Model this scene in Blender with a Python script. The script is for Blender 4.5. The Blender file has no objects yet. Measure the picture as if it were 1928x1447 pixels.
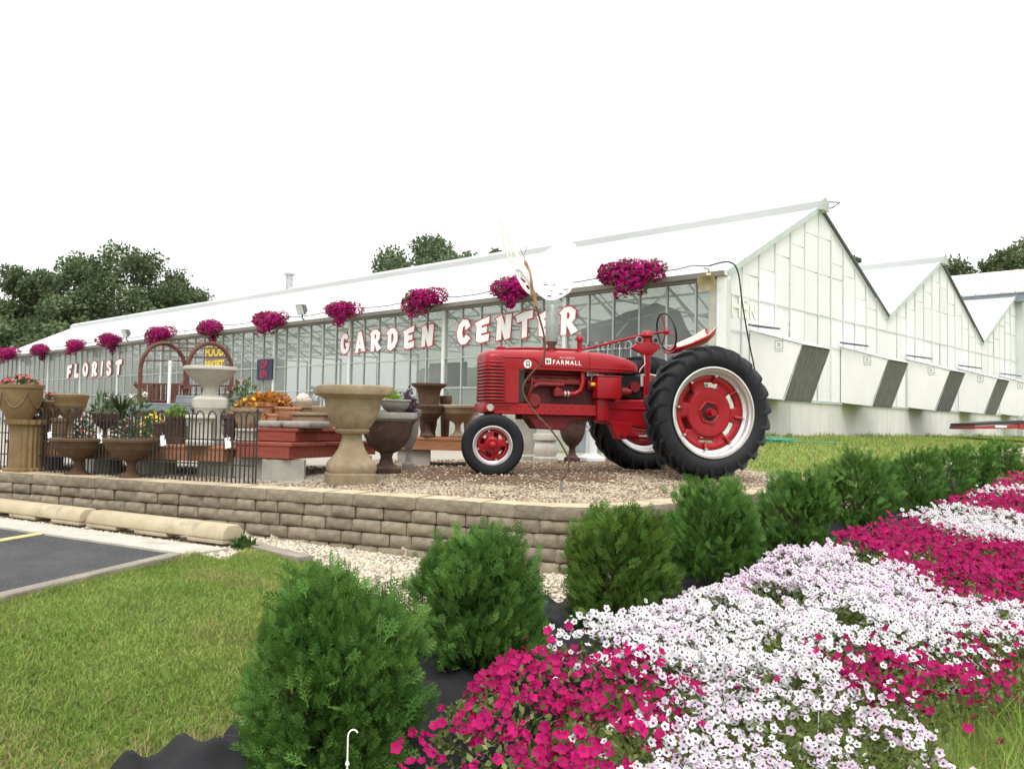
import bpy, bmesh, math, random
import numpy as np
from mathutils import Vector, Matrix, Euler

S = bpy.context.scene
COL = S.collection
R = math.radians

# ------------------------------------------------------------------ camera
FPX = 1637.0
CAMZ = 1.6
PITCH, ROLL = R(2.5), R(1.1)
cam_d = bpy.data.cameras.new('camera')
cam_d.sensor_width = 36.0
cam_d.lens = 36.0 * FPX / 1928.0
cam_d.clip_start = 0.05
cam_d.clip_end = 2000
cam = bpy.data.objects.new('camera', cam_d)
COL.objects.link(cam)
CM = Matrix.Rotation(math.pi / 2 + PITCH, 4, 'X') @ Matrix.Rotation(ROLL, 4, 'Z')
cam.matrix_world = Matrix.Translation((0, 0, CAMZ)) @ CM
S.camera = cam

# ------------------------------------------------------------------ sky: bright even overcast
W = bpy.data.worlds.new('World')
S.world = W
W.use_nodes = True
nt = W.node_tree
for n in list(nt.nodes):
    nt.nodes.remove(n)
SUN_EL, SUN_ROT = R(60), R(183)
sky = nt.nodes.new('ShaderNodeTexSky')
sky.sky_type = 'NISHITA'
sky.sun_disc = False
sky.sun_elevation = SUN_EL
sky.sun_rotation = SUN_ROT
sky.dust_density = 6.0
sky.air_density = 2.0
hs = nt.nodes.new('ShaderNodeHueSaturation')
hs.inputs['Saturation'].default_value = 0.12
bg1 = nt.nodes.new('ShaderNodeBackground')
bg1.inputs['Strength'].default_value = 0.06
bg2 = nt.nodes.new('ShaderNodeBackground')          # the cloud layer
bg2.inputs['Color'].default_value = (1.0, 1.0, 1.0, 1)
# overcast dome: a little brighter towards the zenith
tcw = nt.nodes.new('ShaderNodeTexCoord')
sxyz = nt.nodes.new('ShaderNodeSeparateXYZ')
nt.links.new(tcw.outputs['Generated'], sxyz.inputs[0])
mrw = nt.nodes.new('ShaderNodeMapRange')
mrw.inputs['From Min'].default_value = 0.0
mrw.inputs['From Max'].default_value = 1.0
mrw.inputs['To Min'].default_value = 0.98
mrw.inputs['To Max'].default_value = 1.7
nt.links.new(sxyz.outputs['Z'], mrw.inputs['Value'])
nt.links.new(mrw.outputs['Result'], bg2.inputs['Strength'])
add = nt.nodes.new('ShaderNodeAddShader')
wo = nt.nodes.new('ShaderNodeOutputWorld')
nt.links.new(sky.outputs[0], hs.inputs['Color'])
nt.links.new(hs.outputs[0], bg1.inputs['Color'])
nt.links.new(bg1.outputs[0], add.inputs[0])
nt.links.new(bg2.outputs[0], add.inputs[1])
nt.links.new(add.outputs[0], wo.inputs['Surface'])

sun_d = bpy.data.lights.new('sun', 'SUN')
sun_d.energy = 1.5
sun_d.angle = R(22)
sun_d.color = (1.0, 0.96, 0.9)
sun = bpy.data.objects.new('sun', sun_d)
COL.objects.link(sun)
sdir = Vector((math.cos(SUN_EL) * math.sin(SUN_ROT), math.cos(SUN_EL) * math.cos(SUN_ROT), math.sin(SUN_EL)))
sun.rotation_euler = sdir.to_track_quat('Z', 'Y').to_euler()
sun.location = (0, 0, 30)

S.view_settings.view_transform = 'Standard'
S.view_settings.look = 'None'
S.view_settings.exposure = 0.0
S.view_settings.gamma = 1.0
S.view_settings.use_curve_mapping = False
S.render.engine = 'CYCLES'
S.cycles.use_denoising = True
S.cycles.max_bounces = 8
S.cycles.transparent_max_bounces = 16
S.cycles.diffuse_bounces = 4
S.cycles.glossy_bounces = 3
S.cycles.caustics_reflective = False
S.cycles.caustics_refractive = False
S.cycles.sample_clamp_indirect = 6.0

# ------------------------------------------------------------------ measuring helpers
_R3 = CM.to_3x3()

def ray(u, v):
    return _R3 @ Vector(((u - 964) / FPX, -(v - 723.5) / FPX, -1.0))

def at(u, v, D):
    """point of the place seen at photo position (u, v), D metres ahead"""
    d = ray(u, v)
    return Vector((0, 0, CAMZ)) + d * (D / d.y)

def onz(u, v, z):
    d = ray(u, v)
    return Vector((0, 0, CAMZ)) + d * ((z - CAMZ) / d.z)

def lerp(a, b, t):
    return a + (b - a) * t

def sstep(a, b, x):
    t = np.clip((np.asarray(x, float) - a) / (b - a), 0, 1)
    return t * t * (3 - 2 * t)

# ------------------------------------------------------------------ object helpers
def put(name, mesh, parent=None, mats=None, loc=None, rot=None, kind=None):
    o = bpy.data.objects.new(name, mesh)
    COL.objects.link(o)
    if mats is not None and len(mesh.materials) == 0:
        for m in (mats if isinstance(mats, (list, tuple)) else [mats]):
            mesh.materials.append(m)
    if parent is not None:
        o.parent = parent
    if loc is not None:
        o.location = loc
    if rot is not None:
        o.rotation_euler = rot
    if kind:
        o['kind'] = kind
    return o

def tag(o, label, cat, group=None):
    o['label'] = label
    o['category'] = cat
    if group:
        o['group'] = group
    return o

def empty(name, loc=(0, 0, 0), rz=0.0, label=None, cat=None, group=None):
    o = bpy.data.objects.new(name, None)
    o.empty_display_size = 0.1
    COL.objects.link(o)
    o.location = loc
    o.rotation_euler = (0, 0, rz)
    if label:
        tag(o, label, cat, group)
    return o

def kids(o):
    return [c for c in bpy.data.objects if c.parent == o]

def copy_tree(root, loc, rz=None, label=None, group=None, ch=None):
    r = root.copy()
    COL.objects.link(r)
    r.location = loc
    if rz is not None:
        r.rotation_euler = (0, 0, rz)
    if label:
        r['label'] = label
    if group:
        r['group'] = group
    for c in (ch if ch is not None else kids(root)):
        d = c.copy()
        COL.objects.link(d)
        d.parent = r
        for g in kids(c):
            e = g.copy()
            COL.objects.link(e)
            e.parent = d
    return r

class MB:
    """collects simple shapes into one mesh"""
    def __init__(self):
        self.v = []
        self.f = []
        self.m = []
        self.mi = 0

    def add(self, verts, faces):
        k = len(self.v)
        self.v += [tuple(p) for p in verts]
        self.f += [tuple(i + k for i in f) for f in faces]
        self.m += [self.mi] * len(faces)
        return self

    def box(self, c, s, rot=None):
        x, y, z = s[0] / 2, s[1] / 2, s[2] / 2
        vs = [Vector(p) for p in ((-x, -y, -z), (x, -y, -z), (x, y, -z), (-x, y, -z), (-x, -y, z), (x, -y, z), (x, y, z), (-x, y, z))]
        if rot is not None:
            M = rot if isinstance(rot, Matrix) else Euler(rot).to_matrix()
            vs = [M @ p for p in vs]
        c = Vector(c)
        return self.add([p + c for p in vs], [(0, 3, 2, 1), (4, 5, 6, 7), (0, 1, 5, 4), (1, 2, 6, 5), (2, 3, 7, 6), (3, 0, 4, 7)])

    def bx(self, x0, x1, y0, y1, z0, z1):
        return self.box(((x0 + x1) / 2, (y0 + y1) / 2, (z0 + z1) / 2), (x1 - x0, y1 - y0, z1 - z0))

    def tube(self, pts, r, n=8, closed=False, cap=True):
        pts = [Vector(p) for p in pts]
        N = len(pts)
        rr = r if isinstance(r, (list, tuple)) else [r] * N
        vs, fs = [], []
        up = None
        for i, p in enumerate(pts):
            if closed:
                t = pts[(i + 1) % N] - pts[i - 1]
            else:
                t = pts[min(i + 1, N - 1)] - pts[max(i - 1, 0)]
            if t.length < 1e-9:
                t = Vector((0, 0, 1))
            t.normalize()
            if up is None:
                up = Vector((0, 0, 1)) if abs(t.z) < 0.9 else Vector((1, 0, 0))
            a = t.cross(up)
            if a.length < 1e-6:
                a = t.cross(Vector((0.3, 1, 0.2)))
            a.normalize()
            b = a.cross(t).normalized()
            up = b
            for k in range(n):
                an = 2 * math.pi * k / n
                vs.append(p + (a * math.cos(an) + b * math.sin(an)) * rr[i])
        L = N if closed else N - 1
        for i in range(L):
            j = (i + 1) % N
            for k in range(n):
                k2 = (k + 1) % n
                fs.append((i * n + k, i * n + k2, j * n + k2, j * n + k))
        if not closed and cap:
            fs.append(tuple(range(n))[::-1])
            fs.append(tuple((N - 1) * n + k for k in range(n)))
        return self.add(vs, fs)

    def lathe(self, prof, n=24, c=(0, 0, 0), axis='Z', sq=0.0, rot=0.0, arc=None, wob=None, cap=True):
        """prof: (radius, height) pairs. sq 0..1 blends towards a square section"""
        vs, fs = [], []
        full = arc is None
        a0, a1 = (0, 2 * math.pi) if full else arc
        m = n if full else n + 1
        for (r, h) in prof:
            for k in range(m):
                an = a0 + (a1 - a0) * k / n
                ca, sa = math.cos(an), math.sin(an)
                q = r
                if sq:
                    e = 2 + sq * 6
                    q = r / (abs(ca) ** e + abs(sa) ** e) ** (1 / e)
                if wob:
                    q *= wob(an, h)
                x, y = q * math.cos(an + rot), q * math.sin(an + rot)
                if axis == 'Z':
                    p = (x, y, h)
                elif axis == 'Y':
                    p = (x, h, y)
                else:
                    p = (h, x, y)
                vs.append((p[0] + c[0], p[1] + c[1], p[2] + c[2]))
        for i in range(len(prof) - 1):
            for k in range(n):
                k2 = (k + 1) % m if full else k + 1
                q4 = (i * m + k, i * m + k2, (i + 1) * m + k2, (i + 1) * m + k)
                fs.append(q4[::-1] if axis == 'Y' else q4)
        if full and cap:
            e0 = tuple(range(m))[::-1]
            e1 = tuple((len(prof) - 1) * m + k for k in range(m))
            if prof[0][0] > 1e-4:
                fs.append(e0 if axis != 'Y' else e0[::-1])
            if prof[-1][0] > 1e-4:
                fs.append(e1 if axis != 'Y' else e1[::-1])
        return self.add(vs, fs)

    def prism(self, poly, h0, h1, axis='Z', fn=None):
        """extrude a polygon given in the plane normal to axis"""
        n = len(poly)
        def P(a, b, h):
            return {'Z': (a, b, h), 'Y': (a, h, b), 'X': (h, a, b)}[axis]
        vs = [P(a, b, h0) for a, b in poly] + [P(a, b, h1) for a, b in poly]
        fs = [tuple(range(n))[::-1], tuple(range(n, 2 * n))]
        for i in range(n):
            j = (i + 1) % n
            fs.append((i, j, n + j, n + i))
        return self.add(vs, fs)

    def mesh(self, name, smooth=None, bevel=0.0, seg=1, mats=None):
        me = bpy.data.meshes.new(name)
        me.from_pydata(self.v, [], self.f)
        if any(self.m):
            me.polygons.foreach_set('material_index', self.m)
        bm = bmesh.new()
        bm.from_mesh(me)
        bmesh.ops.remove_doubles(bm, verts=bm.verts, dist=1e-5)
        bmesh.ops.recalc_face_normals(bm, faces=bm.faces)
        if bevel > 0:
            ed = [e for e in bm.edges if len(e.link_faces) == 2 and e.calc_face_angle(0) > R(35)]
            if ed:
                bmesh.ops.bevel(bm, geom=ed, offset=bevel, segments=seg, affect='EDGES', profile=0.6, clamp_overlap=True)
        if smooth is not None:
            for f in bm.faces:
                f.smooth = True
            for e in bm.edges:
                if len(e.link_faces) == 2 and e.calc_face_angle(0) > R(smooth):
                    e.smooth = False
        bm.to_mesh(me)
        bm.free()
        if mats is not None:
            for m in (mats if isinstance(mats, (list, tuple)) else [mats]):
                me.materials.append(m)
        return me

    def build(self, name, mats, parent=None, smooth=None, bevel=0.0, seg=1, kind=None, loc=None, rot=None):
        return put(name, self.mesh(name, smooth, bevel, seg, mats), parent, None, loc, rot, kind)

def np_mesh(name, V, F, mats, mi=None, tint=None, smooth=False):
    """big mesh from arrays; F is (n,3) or (n,4); tint = per-face value kept as attribute"""
    me = bpy.data.meshes.new(name)
    V = np.asarray(V, np.float32)
    F = np.asarray(F, np.int32)
    n, k = F.shape
    me.vertices.add(len(V))
    me.vertices.foreach_set('co', V.ravel())
    me.loops.add(n * k)
    me.loops.foreach_set('vertex_index', F.ravel())
    me.polygons.add(n)
    me.polygons.foreach_set('loop_start', np.arange(0, n * k, k, dtype=np.int32))
    me.polygons.foreach_set('loop_total', np.full(n, k, np.int32))
    if mi is not None:
        me.polygons.foreach_set('material_index', np.asarray(mi, np.int32))
    if smooth:
        me.polygons.foreach_set('use_smooth', np.ones(n, bool))
    me.update(calc_edges=True)
    if tint is not None:
        at_ = me.attributes.new('tint', 'FLOAT', 'FACE')
        at_.data.foreach_set('value', np.asarray(tint, np.float32))
    for m in (mats if isinstance(mats, (list, tuple)) else [mats]):
        me.materials.append(m)
    return me

# ------------------------------------------------------------------ materials
MATS = {}

def mat(name, c1, c2=None, rough=0.6, metal=0.0, scale=6.0, detail=5.0, bump=0.0, bscale=60.0, rnd=0.0, spec=0.4,
        coat=0.0, contrast=(0.35, 0.65), c3=None, c3scale=2.0, c3amt=(0.55, 0.75), stretch=None, tint=None, trans=0.0, coord='Object'):
    """noise-mixed principled surface; rnd = per-object brightness spread; tint = spread of the per-face attribute"""
    if name in MATS:
        return MATS[name]
    m = bpy.data.materials.new(name)
    m.use_nodes = True
    t = m.node_tree
    N = t.nodes
    L = t.links.new
    b = N['Principled BSDF']
    b.inputs['Roughness'].default_value = rough
    b.inputs['Metallic'].default_value = metal
    b.inputs['Specular IOR Level'].default_value = spec
    b.inputs['Coat Weight'].default_value = coat
    b.inputs['Coat Roughness'].default_value = 0.12
    tc = N.new('ShaderNodeTexCoord')
    src = tc.outputs[coord]
    if stretch:
        mp = N.new('ShaderNodeMapping')
        mp.inputs['Scale'].default_value = stretch
        L(src, mp.inputs[0])
        src = mp.outputs[0]
    def noise(sc, de=detail):
        n = N.new('ShaderNodeTexNoise')
        n.inputs['Scale'].default_value = sc
        n.inputs['Detail'].default_value = de
        n.inputs['Roughness'].default_value = 0.65
        L(src, n.inputs['Vector'])
        return n.outputs['Fac']
    def ramp(fac, lo, hi):
        r = N.new('ShaderNodeMapRange')
        r.inputs['From Min'].default_value = lo
        r.inputs['From Max'].default_value = hi
        L(fac, r.inputs['Value'])
        return r.outputs['Result']
    def mix(fac, a, bb, mode='MIX'):
        x = N.new('ShaderNodeMix')
        x.data_type = 'RGBA'
        x.blend_type = mode
        for sock, val in ((x.inputs['Factor'], fac), (x.inputs['A'], a), (x.inputs['B'], bb)):
            if hasattr(val, 'links'):
                L(val, sock)
            elif isinstance(val, (tuple, list)):
                sock.default_value = (*val[:3], 1)
            else:
                sock.default_value = val
        return x.outputs['Result']
    c2 = c2 if c2 is not None else tuple(min(1, v * 1.25) for v in c1)
    col = mix(ramp(noise(scale), *contrast), c1, c2)
    if c3 is not None:
        col = mix(ramp(noise(c3scale, 6), *c3amt), col, c3)
    if rnd:
        oi = N.new('ShaderNodeObjectInfo')
        r = N.new('ShaderNodeMapRange')
        r.inputs['To Min'].default_value = 1 - rnd
        r.inputs['To Max'].default_value = 1 + rnd
        L(oi.outputs['Random'], r.inputs['Value'])
        col = mix(1.0, col, r.outputs['Result'], 'MULTIPLY')
    if tint:
        a = N.new('ShaderNodeAttribute')
        a.attribute_name = 'tint'
        r = N.new('ShaderNodeMapRange')
        r.inputs['To Min'].default_value = tint[0]
        r.inputs['To Max'].default_value = tint[1]
        L(a.outputs['Fac'], r.inputs['Value'])
        col = mix(1.0, col, r.outputs['Result'], 'MULTIPLY')
    L(col, b.inputs['Base Color'])
    if bump:
        bp = N.new('ShaderNodeBump')
        bp.inputs['Strength'].default_value = min(1.0, bump)
        bp.inputs['Distance'].default_value = 0.01
        L(noise(bscale, 4), bp.inputs['Height'])
        L(bp.outputs[0], b.inputs['Normal'])
    if trans:
        out = N['Material Output']
        tr = N.new('ShaderNodeBsdfTranslucent')
        L(col, tr.inputs['Color'])
        ms = N.new('ShaderNodeMixShader')
        ms.inputs[0].default_value = trans
        L(b.outputs[0], ms.inputs[1])
        L(tr.outputs[0], ms.inputs[2])
        L(ms.outputs[0], out.inputs['Surface'])
    MATS[name] = m
    return m

def glass_mat(name, tint=(0.78, 0.84, 0.80), haze=0.16, hazecol=(0.42, 0.47, 0.43), refl=0.08):
    m = bpy.data.materials.new(name)
    m.use_nodes = True
    t = m.node_tree
    N, L = t.nodes, t.links.new
    N.remove(N['Principled BSDF'])
    out = N['Material Output']
    tr = N.new('ShaderNodeBsdfTransparent')
    tr.inputs['Color'].default_value = (*tint, 1)
    df = N.new('ShaderNodeBsdfDiffuse')
    df.inputs['Color'].default_value = (*hazecol, 1)
    gl = N.new('ShaderNodeBsdfGlossy')
    gl.inputs['Roughness'].default_value = 0.06
    tc = N.new('ShaderNodeTexCoord')
    nz = N.new('ShaderNodeTexNoise')
    nz.inputs['Scale'].default_value = 1.7
    nz.inputs['Detail'].default_value = 6
    L(tc.outputs['Object'], nz.inputs['Vector'])
    oi = N.new('ShaderNodeObjectInfo')
    ad = N.new('ShaderNodeMath')
    ad.operation = 'MULTIPLY_ADD'
    L(oi.outputs['Random'], ad.inputs[0])
    ad.inputs[1].default_value = 0.7
    L(nz.outputs['Fac'], ad.inputs[2])
    mr = N.new('ShaderNodeMapRange')
    mr.inputs['From Min'].default_value = 0.35
    mr.inputs['From Max'].default_value = 1.35
    mr.inputs['To Min'].default_value = haze * 0.45
    mr.inputs['To Max'].default_value = haze * 1.7
    L(ad.outputs[0], mr.inputs['Value'])
    m1 = N.new('ShaderNodeMixShader')
    L(mr.outputs[0], m1.inputs[0])
    L(tr.outputs[0], m1.inputs[1])
    L(df.outputs[0], m1.inputs[2])
    lw = N.new('ShaderNodeLayerWeight')          # Schlick reflectance, the same from both faces of a pane
    pw_ = N.new('ShaderNodeMath')
    pw_.operation = 'POWER'
    pw_.inputs[1].default_value = 5.0
    L(lw.outputs['Facing'], pw_.inputs[0])
    mu = N.new('ShaderNodeMath')
    mu.operation = 'MULTIPLY_ADD'
    mu.inputs[1].default_value = 0.9
    mu.inputs[2].default_value = refl
    L(pw_.outputs[0], mu.inputs[0])
    m2 = N.new('ShaderNodeMixShader')
    L(mu.outputs[0], m2.inputs[0])
    L(m1.outputs[0], m2.inputs[1])
    L(gl.outputs[0], m2.inputs[2])
    L(m2.outputs[0], out.inputs['Surface'])
    return m

def panel_mat(name, c1, c2, trans=0.45, rough=0.45, streak=None, rnd=0.05, scale=1.5, amt=(0.5, 0.8)):
    m = mat(name, c1, c2, rough=rough, scale=scale, trans=trans, rnd=rnd, c3=streak, c3scale=1.2, c3amt=amt, stretch=(3, 3, 0.5), spec=0.4)
    return m

RNG = np.random.default_rng(7)
random.seed(11)
# ================================================================== the ground
WP = np.array([(-22, 16.2), (-5.26, 8.93), (-2.34, 7.6), (-0.72, 6.87), (0.14, 6.42), (0.5, 6.32), (0.85, 6.4), (1.17, 6.68),
               (1.85, 7.45), (2.85, 8.7), (3.95, 9.95), (5.0, 11.2), (12, 19.5), (120, 147)], float)
WALL_END = 11          # last vertex of the block wall; beyond it the bank just slopes
BUSH = np.array([(-1.75, 2.2), (-0.68, 3.42), (-0.13, 4.5), (0.63, 5.05), (1.38, 5.9), (2.32, 7.1), (3.36, 8.4), (4.46, 9.6), (5.5, 10.9),
                 (6.6, 12.3), (7.6, 13.5), (40, 52)], float)
LOT = np.array([(-4.6, -2.0), (-2.72, 4.5), (-2.3, 6.4), (-13, 12.9), (-40, 6), (-40, -2)], float)
WALL_TOP = 1.0

def path_dist(X, Y, P):
    """signed distance (left of travel positive) and arc index of the nearest point"""
    best = np.full(X.shape, 1e9)
    sgn = np.zeros(X.shape)
    par = np.zeros(X.shape)
    for i in range(len(P) - 1):
        ax, ay = P[i]
        dx, dy = P[i + 1] - P[i]
        L2 = dx * dx + dy * dy
        t = np.clip(((X - ax) * dx + (Y - ay) * dy) / L2, 0, 1)
        d = np.hypot(X - ax - t * dx, Y - ay - t * dy)
        c = dx * (Y - ay) - dy * (X - ax)
        m = d < best - 1e-9
        best = np.where(m, d, best)
        sgn = np.where(m, np.where(c >= 0, 1, -1), sgn)
        par = np.where(m, i + t, par)
    return best * sgn, par

def inside(X, Y, P):
    r = np.zeros(X.shape, bool)
    n = len(P)
    for i in range(n):
        x0, y0 = P[i]
        x1, y1 = P[(i + 1) % n]
        c = ((y0 > Y) != (y1 > Y)) & (X < (x1 - x0) * (Y - y0) / (y1 - y0 + 1e-12) + x0)
        r ^= c
    return r

def vnoise(X, Y, s, seed=0):
    """smooth value noise 0..1"""
    g = np.random.default_rng(seed + 100).random((64, 64))
    x, y = X / s + 500.3, Y / s + 500.7
    xi, yi = np.floor(x).astype(int), np.floor(y).astype(int)
    fx, fy = x - xi, y - yi
    fx, fy = fx * fx * (3 - 2 * fx), fy * fy * (3 - 2 * fy)
    a, b = g[xi % 64, yi % 64], g[(xi + 1) % 64, yi % 64]
    c, d = g[xi % 64, (yi + 1) % 64], g[(xi + 1) % 64, (yi + 1) % 64]
    return (a * (1 - fx) + b * fx) * (1 - fy) + (c * (1 - fx) + d * fx) * fy

_BY = [-60, 0, 2, 3.4, 4.5, 5, 5.9, 7.1, 8.4, 9.6, 10.9, 12.3, 13.5, 17, 25, 60, 400]
_BZ = [0.0, 0.05, 0.08, 0.22, 0.37, 0.42, 0.5, 0.52, 0.6, 0.63, 0.68, 0.79, 0.88, 1.2, 1.5, 1.8, 2.0]

def lower(X, Y):
    b = np.interp(Y, _BY, _BZ)
    bd, _ = path_dist(X, Y, BUSH)
    b = b - 0.12 * np.clip(-bd - 0.45, 0, 3)
    ld, _ = path_dist(X, Y, np.vstack([LOT, LOT[:1]]))
    ld = np.where(inside(X, Y, LOT), 0, np.abs(ld))
    return lerp(0.588, b, sstep(0.05, 2.0, ld))

def upper(X, Y, d):
    return lerp(0.975, 1.05, sstep(0.25, 2.2, d)) + 0.35 * sstep(10.2, 15.5, Y) * sstep(1.0, 4.5, X) + 0.3 * sstep(40, 120, Y)

def height(X, Y):
    X, Y = np.asarray(X, float), np.asarray(Y, float)
    d, par = path_dist(X, Y, WP)
    w = np.where(par <= WALL_END, sstep(-0.145, -0.135, -np.abs(d - 0.14) * 0 + (d - 0.28)), sstep(-0.8, 0.6, d))
    return lerp(lower(X, Y), upper(X, Y, d), w)

def hz(x, y):
    return float(height(np.array([x]), np.array([y]))[0])

def axis_vals(lo, f0, f1, hi, fine):
    out = list(np.arange(f0, f1, fine))
    s, v = fine, f1
    while v < hi:
        out.append(v)
        s *= 1.22
        v += s
    out.append(hi)
    s, v = fine, f0
    while v > lo:
        s *= 1.22
        v -= s
        out.append(max(v, lo))
    return np.unique(np.array(out))

LAWN_EDGE = np.array([(-2.2, 7.15), (-1.6, 6.5), (-0.85, 5.6), (-0.55, 5.2)], float)

def zones(X, Y):
    """weights of: cream gravel, brown soil, pale yard (what is left is lawn)"""
    d, par = path_dist(X, Y, WP)
    nz = vnoise(X, Y, 0.5, 1) - 0.5 + 0.6 * (vnoise(X, Y, 0.17, 2) - 0.5)
    dd = d + nz * 0.9
    up = d > 0.1
    right_lawn = sstep(-0.25, 0.25, (X - 2.7) * 0.75 + (Y - 11.4) * 0.6 + nz * 0.5 - 0.4 * (X < 2.2) * 4) * up
    yard = up * np.clip(sstep(4.2, 5.0, dd) + sstep(-1.3, -2.0, X + nz * 0.4) * sstep(0.5, 0.9, dd), 0, 1)
    brown = up * (1 - yard) * (sstep(1.2, 1.9, dd) * 0.9 + 0.08)
    cream = up * (1 - yard) * (1 - brown)
    yard, brown, cream = yard * (1 - right_lawn), brown * (1 - right_lawn), cream * (1 - right_lawn)
    bd, bp = path_dist(X, Y, BUSH)
    # the strip of cream stone below the wall
    ldr = np.full(X.shape, 9.0)
    e, _ = path_dist(X, Y, LAWN_EDGE)
    strip = (~up) & (d > -3.2) & (bd > 0.05) & (par > 0.5)
    s_w = strip * sstep(-0.05, 0.06, e + 0.1 * nz) * sstep(-0.35, 0.1, Y - 4.9)
    s_w = np.where((X < -2.0) & strip, sstep(-0.1, 0.05, (X + 2.3) * 0.518 + (Y - 6.4) * 0.855), s_w)
    cream = np.where(up, cream, s_w)
    return cream, brown, yard

xs = axis_vals(-420, -7.5, 9.5, 420, 0.13)
ys = axis_vals(-40, 1.2, 17.0, 600, 0.13)
GX, GY = np.meshgrid(xs, ys, indexing='ij')
GZ = height(GX, GY)
cr, br, ya = zones(GX, GY)
near_low = (path_dist(GX, GY, WP)[0] < 0)
GZ = GZ + 0.02 * (vnoise(GX, GY, 0.35, 5) - 0.5) * (np.hypot(GX, GY) < 30) * (~inside(GX, GY, LOT))
nx, ny = GX.shape
V = np.stack([GX, GY, GZ], -1).reshape(-1, 3)
I = np.arange(nx * ny).reshape(nx, ny)
F = np.stack([I[:-1, :-1], I[1:, :-1], I[1:, 1:], I[:-1, 1:]], -1).reshape(-1, 4)

def ground_material():
    m = bpy.data.materials.new('ground_cover')
    m.use_nodes = True
    t = m.node_tree
    N, L = t.nodes, t.links.new
    b = N['Principled BSDF']
    b.inputs['Roughness'].default_value = 0.95
    b.inputs['Specular IOR Level'].default_value = 0.15
    tc = N.new('ShaderNodeTexCoord')
    def noise(sc, de=6):
        n = N.new('ShaderNodeTexNoise')
        n.inputs['Scale'].default_value = sc
        n.inputs['Detail'].default_value = de
        n.inputs['Roughness'].default_value = 0.7
        L(tc.outputs['Object'], n.inputs['Vector'])
        return n.outputs['Fac']
    def ramp(f, stops):
        r = N.new('ShaderNodeValToRGB')
        els = r.color_ramp.elements
        while len(els) < len(stops):
            els.new(0.5)
        for e, (p, c) in zip(els, stops):
            e.position = p
            e.color = (*c, 1)
        L(f, r.inputs[0])
        return r.outputs[0]
    def mix(f, a, c):
        x = N.new('ShaderNodeMix')
        x.data_type = 'RGBA'
        L(f, x.inputs['Factor'])
        L(a, x.inputs['A'])
        L(c, x.inputs['B'])
        return x.outputs['Result']
    grass = ramp(noise(5), [(0.3, (0.12, 0.18, 0.034)), (0.5, (0.19, 0.25, 0.06)), (0.68, (0.25, 0.285, 0.09))])
    soil = ramp(noise(30), [(0.3, (0.07, 0.040, 0.027)), (0.5, (0.13, 0.077, 0.052)), (0.72, (0.26, 0.175, 0.125))])
    crm = ramp(noise(45), [(0.28, (0.20, 0.16, 0.11)), (0.45, (0.42, 0.35, 0.255)), (0.7, (0.60, 0.53, 0.41))])
    yard = ramp(noise(14), [(0.3, (0.30, 0.28, 0.235)), (0.7, (0.44, 0.41, 0.35))])
    a = N.new('ShaderNodeAttribute')
    a.attribute_name = 'zone'
    sp = N.new('ShaderNodeSeparateColor')
    L(a.outputs['Color'], sp.inputs[0])
    c = mix(sp.outputs[0], grass, crm)
    c = mix(sp.outputs[1], c, soil)
    c = mix(sp.outputs[2], c, yard)
    L(c, b.inputs['Base Color'])
    bp = N.new('ShaderNodeBump')
    bp.inputs['Strength'].default_value = 0.6
    bp.inputs['Distance'].default_value = 0.02
    L(noise(60, 3), bp.inputs['Height'])
    L(bp.outputs[0], b.inputs['Normal'])
    return m

gm = np_mesh('ground', V, F, ground_material(), smooth=True)
zc = gm.attributes.new('zone', 'FLOAT_COLOR', 'POINT')
zc.data.foreach_set('color', np.stack([cr, br, ya, np.ones_like(cr)], -1).astype(np.float32).ravel())
put('ground', gm, kind='structure')

# ------------------------------------------------------------------ loose stone and grass blades (nobody could count them)
def frame_mask(X, Y, Z, m=40):
    """keeps loose stones and blades to the part of the yard near the viewpoint's field"""
    w = Y * math.cos(PITCH) + (Z - CAMZ) * math.sin(PITCH)
    u = 964 + FPX * X / np.maximum(w, 0.1)
    v = 795 - FPX * (Z - CAMZ) / np.maximum(w, 0.1)
    return (w > 0.8) & (u > -m - 250) & (u < 1928 + m + 250) & (v < 1447 + 350)

def stones(name, X, Y, size, mats, seed, lift=0.3, kind='stuff'):
    g = np.random.default_rng(seed)
    n = len(X)
    Z = height(X, Y)
    base = np.array([(1, 0, 0), (-1, 0, 0), (0, 1, 0), (0, -1, 0), (0, 0, 1), (0, 0, -1)], float)
    F0 = np.array([(0, 2, 4), (2, 1, 4), (1, 3, 4), (3, 0, 4), (2, 0, 5), (1, 2, 5), (3, 1, 5), (0, 3, 5)])
    s = size * g.uniform(0.55, 1.35, (n, 1, 1))
    P = base[None] * s * g.uniform(0.6, 1.3, (n, 6, 1)) * np.array([1.15, 0.95, 0.6])
    a = g.uniform(0, 2 * np.pi, n)
    ca, sa = np.cos(a)[:, None], np.sin(a)[:, None]
    tl = g.normal(0, 0.35, (n, 1))
    x, y, z = P[..., 0], P[..., 1], P[..., 2]
    z = z + tl * x
    P = np.stack([x * ca - y * sa + X[:, None], x * sa + y * ca + Y[:, None], z + (Z + size * lift)[:, None]], -1)
    FF = (F0[None] + 6 * np.arange(n)[:, None, None]).reshape(-1, 3)
    tint = np.repeat(g.random(n), 8)
    me = np_mesh(name, P.reshape(-1, 3), FF, mats, tint=tint)
    return put(name, me, kind=kind)

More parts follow.
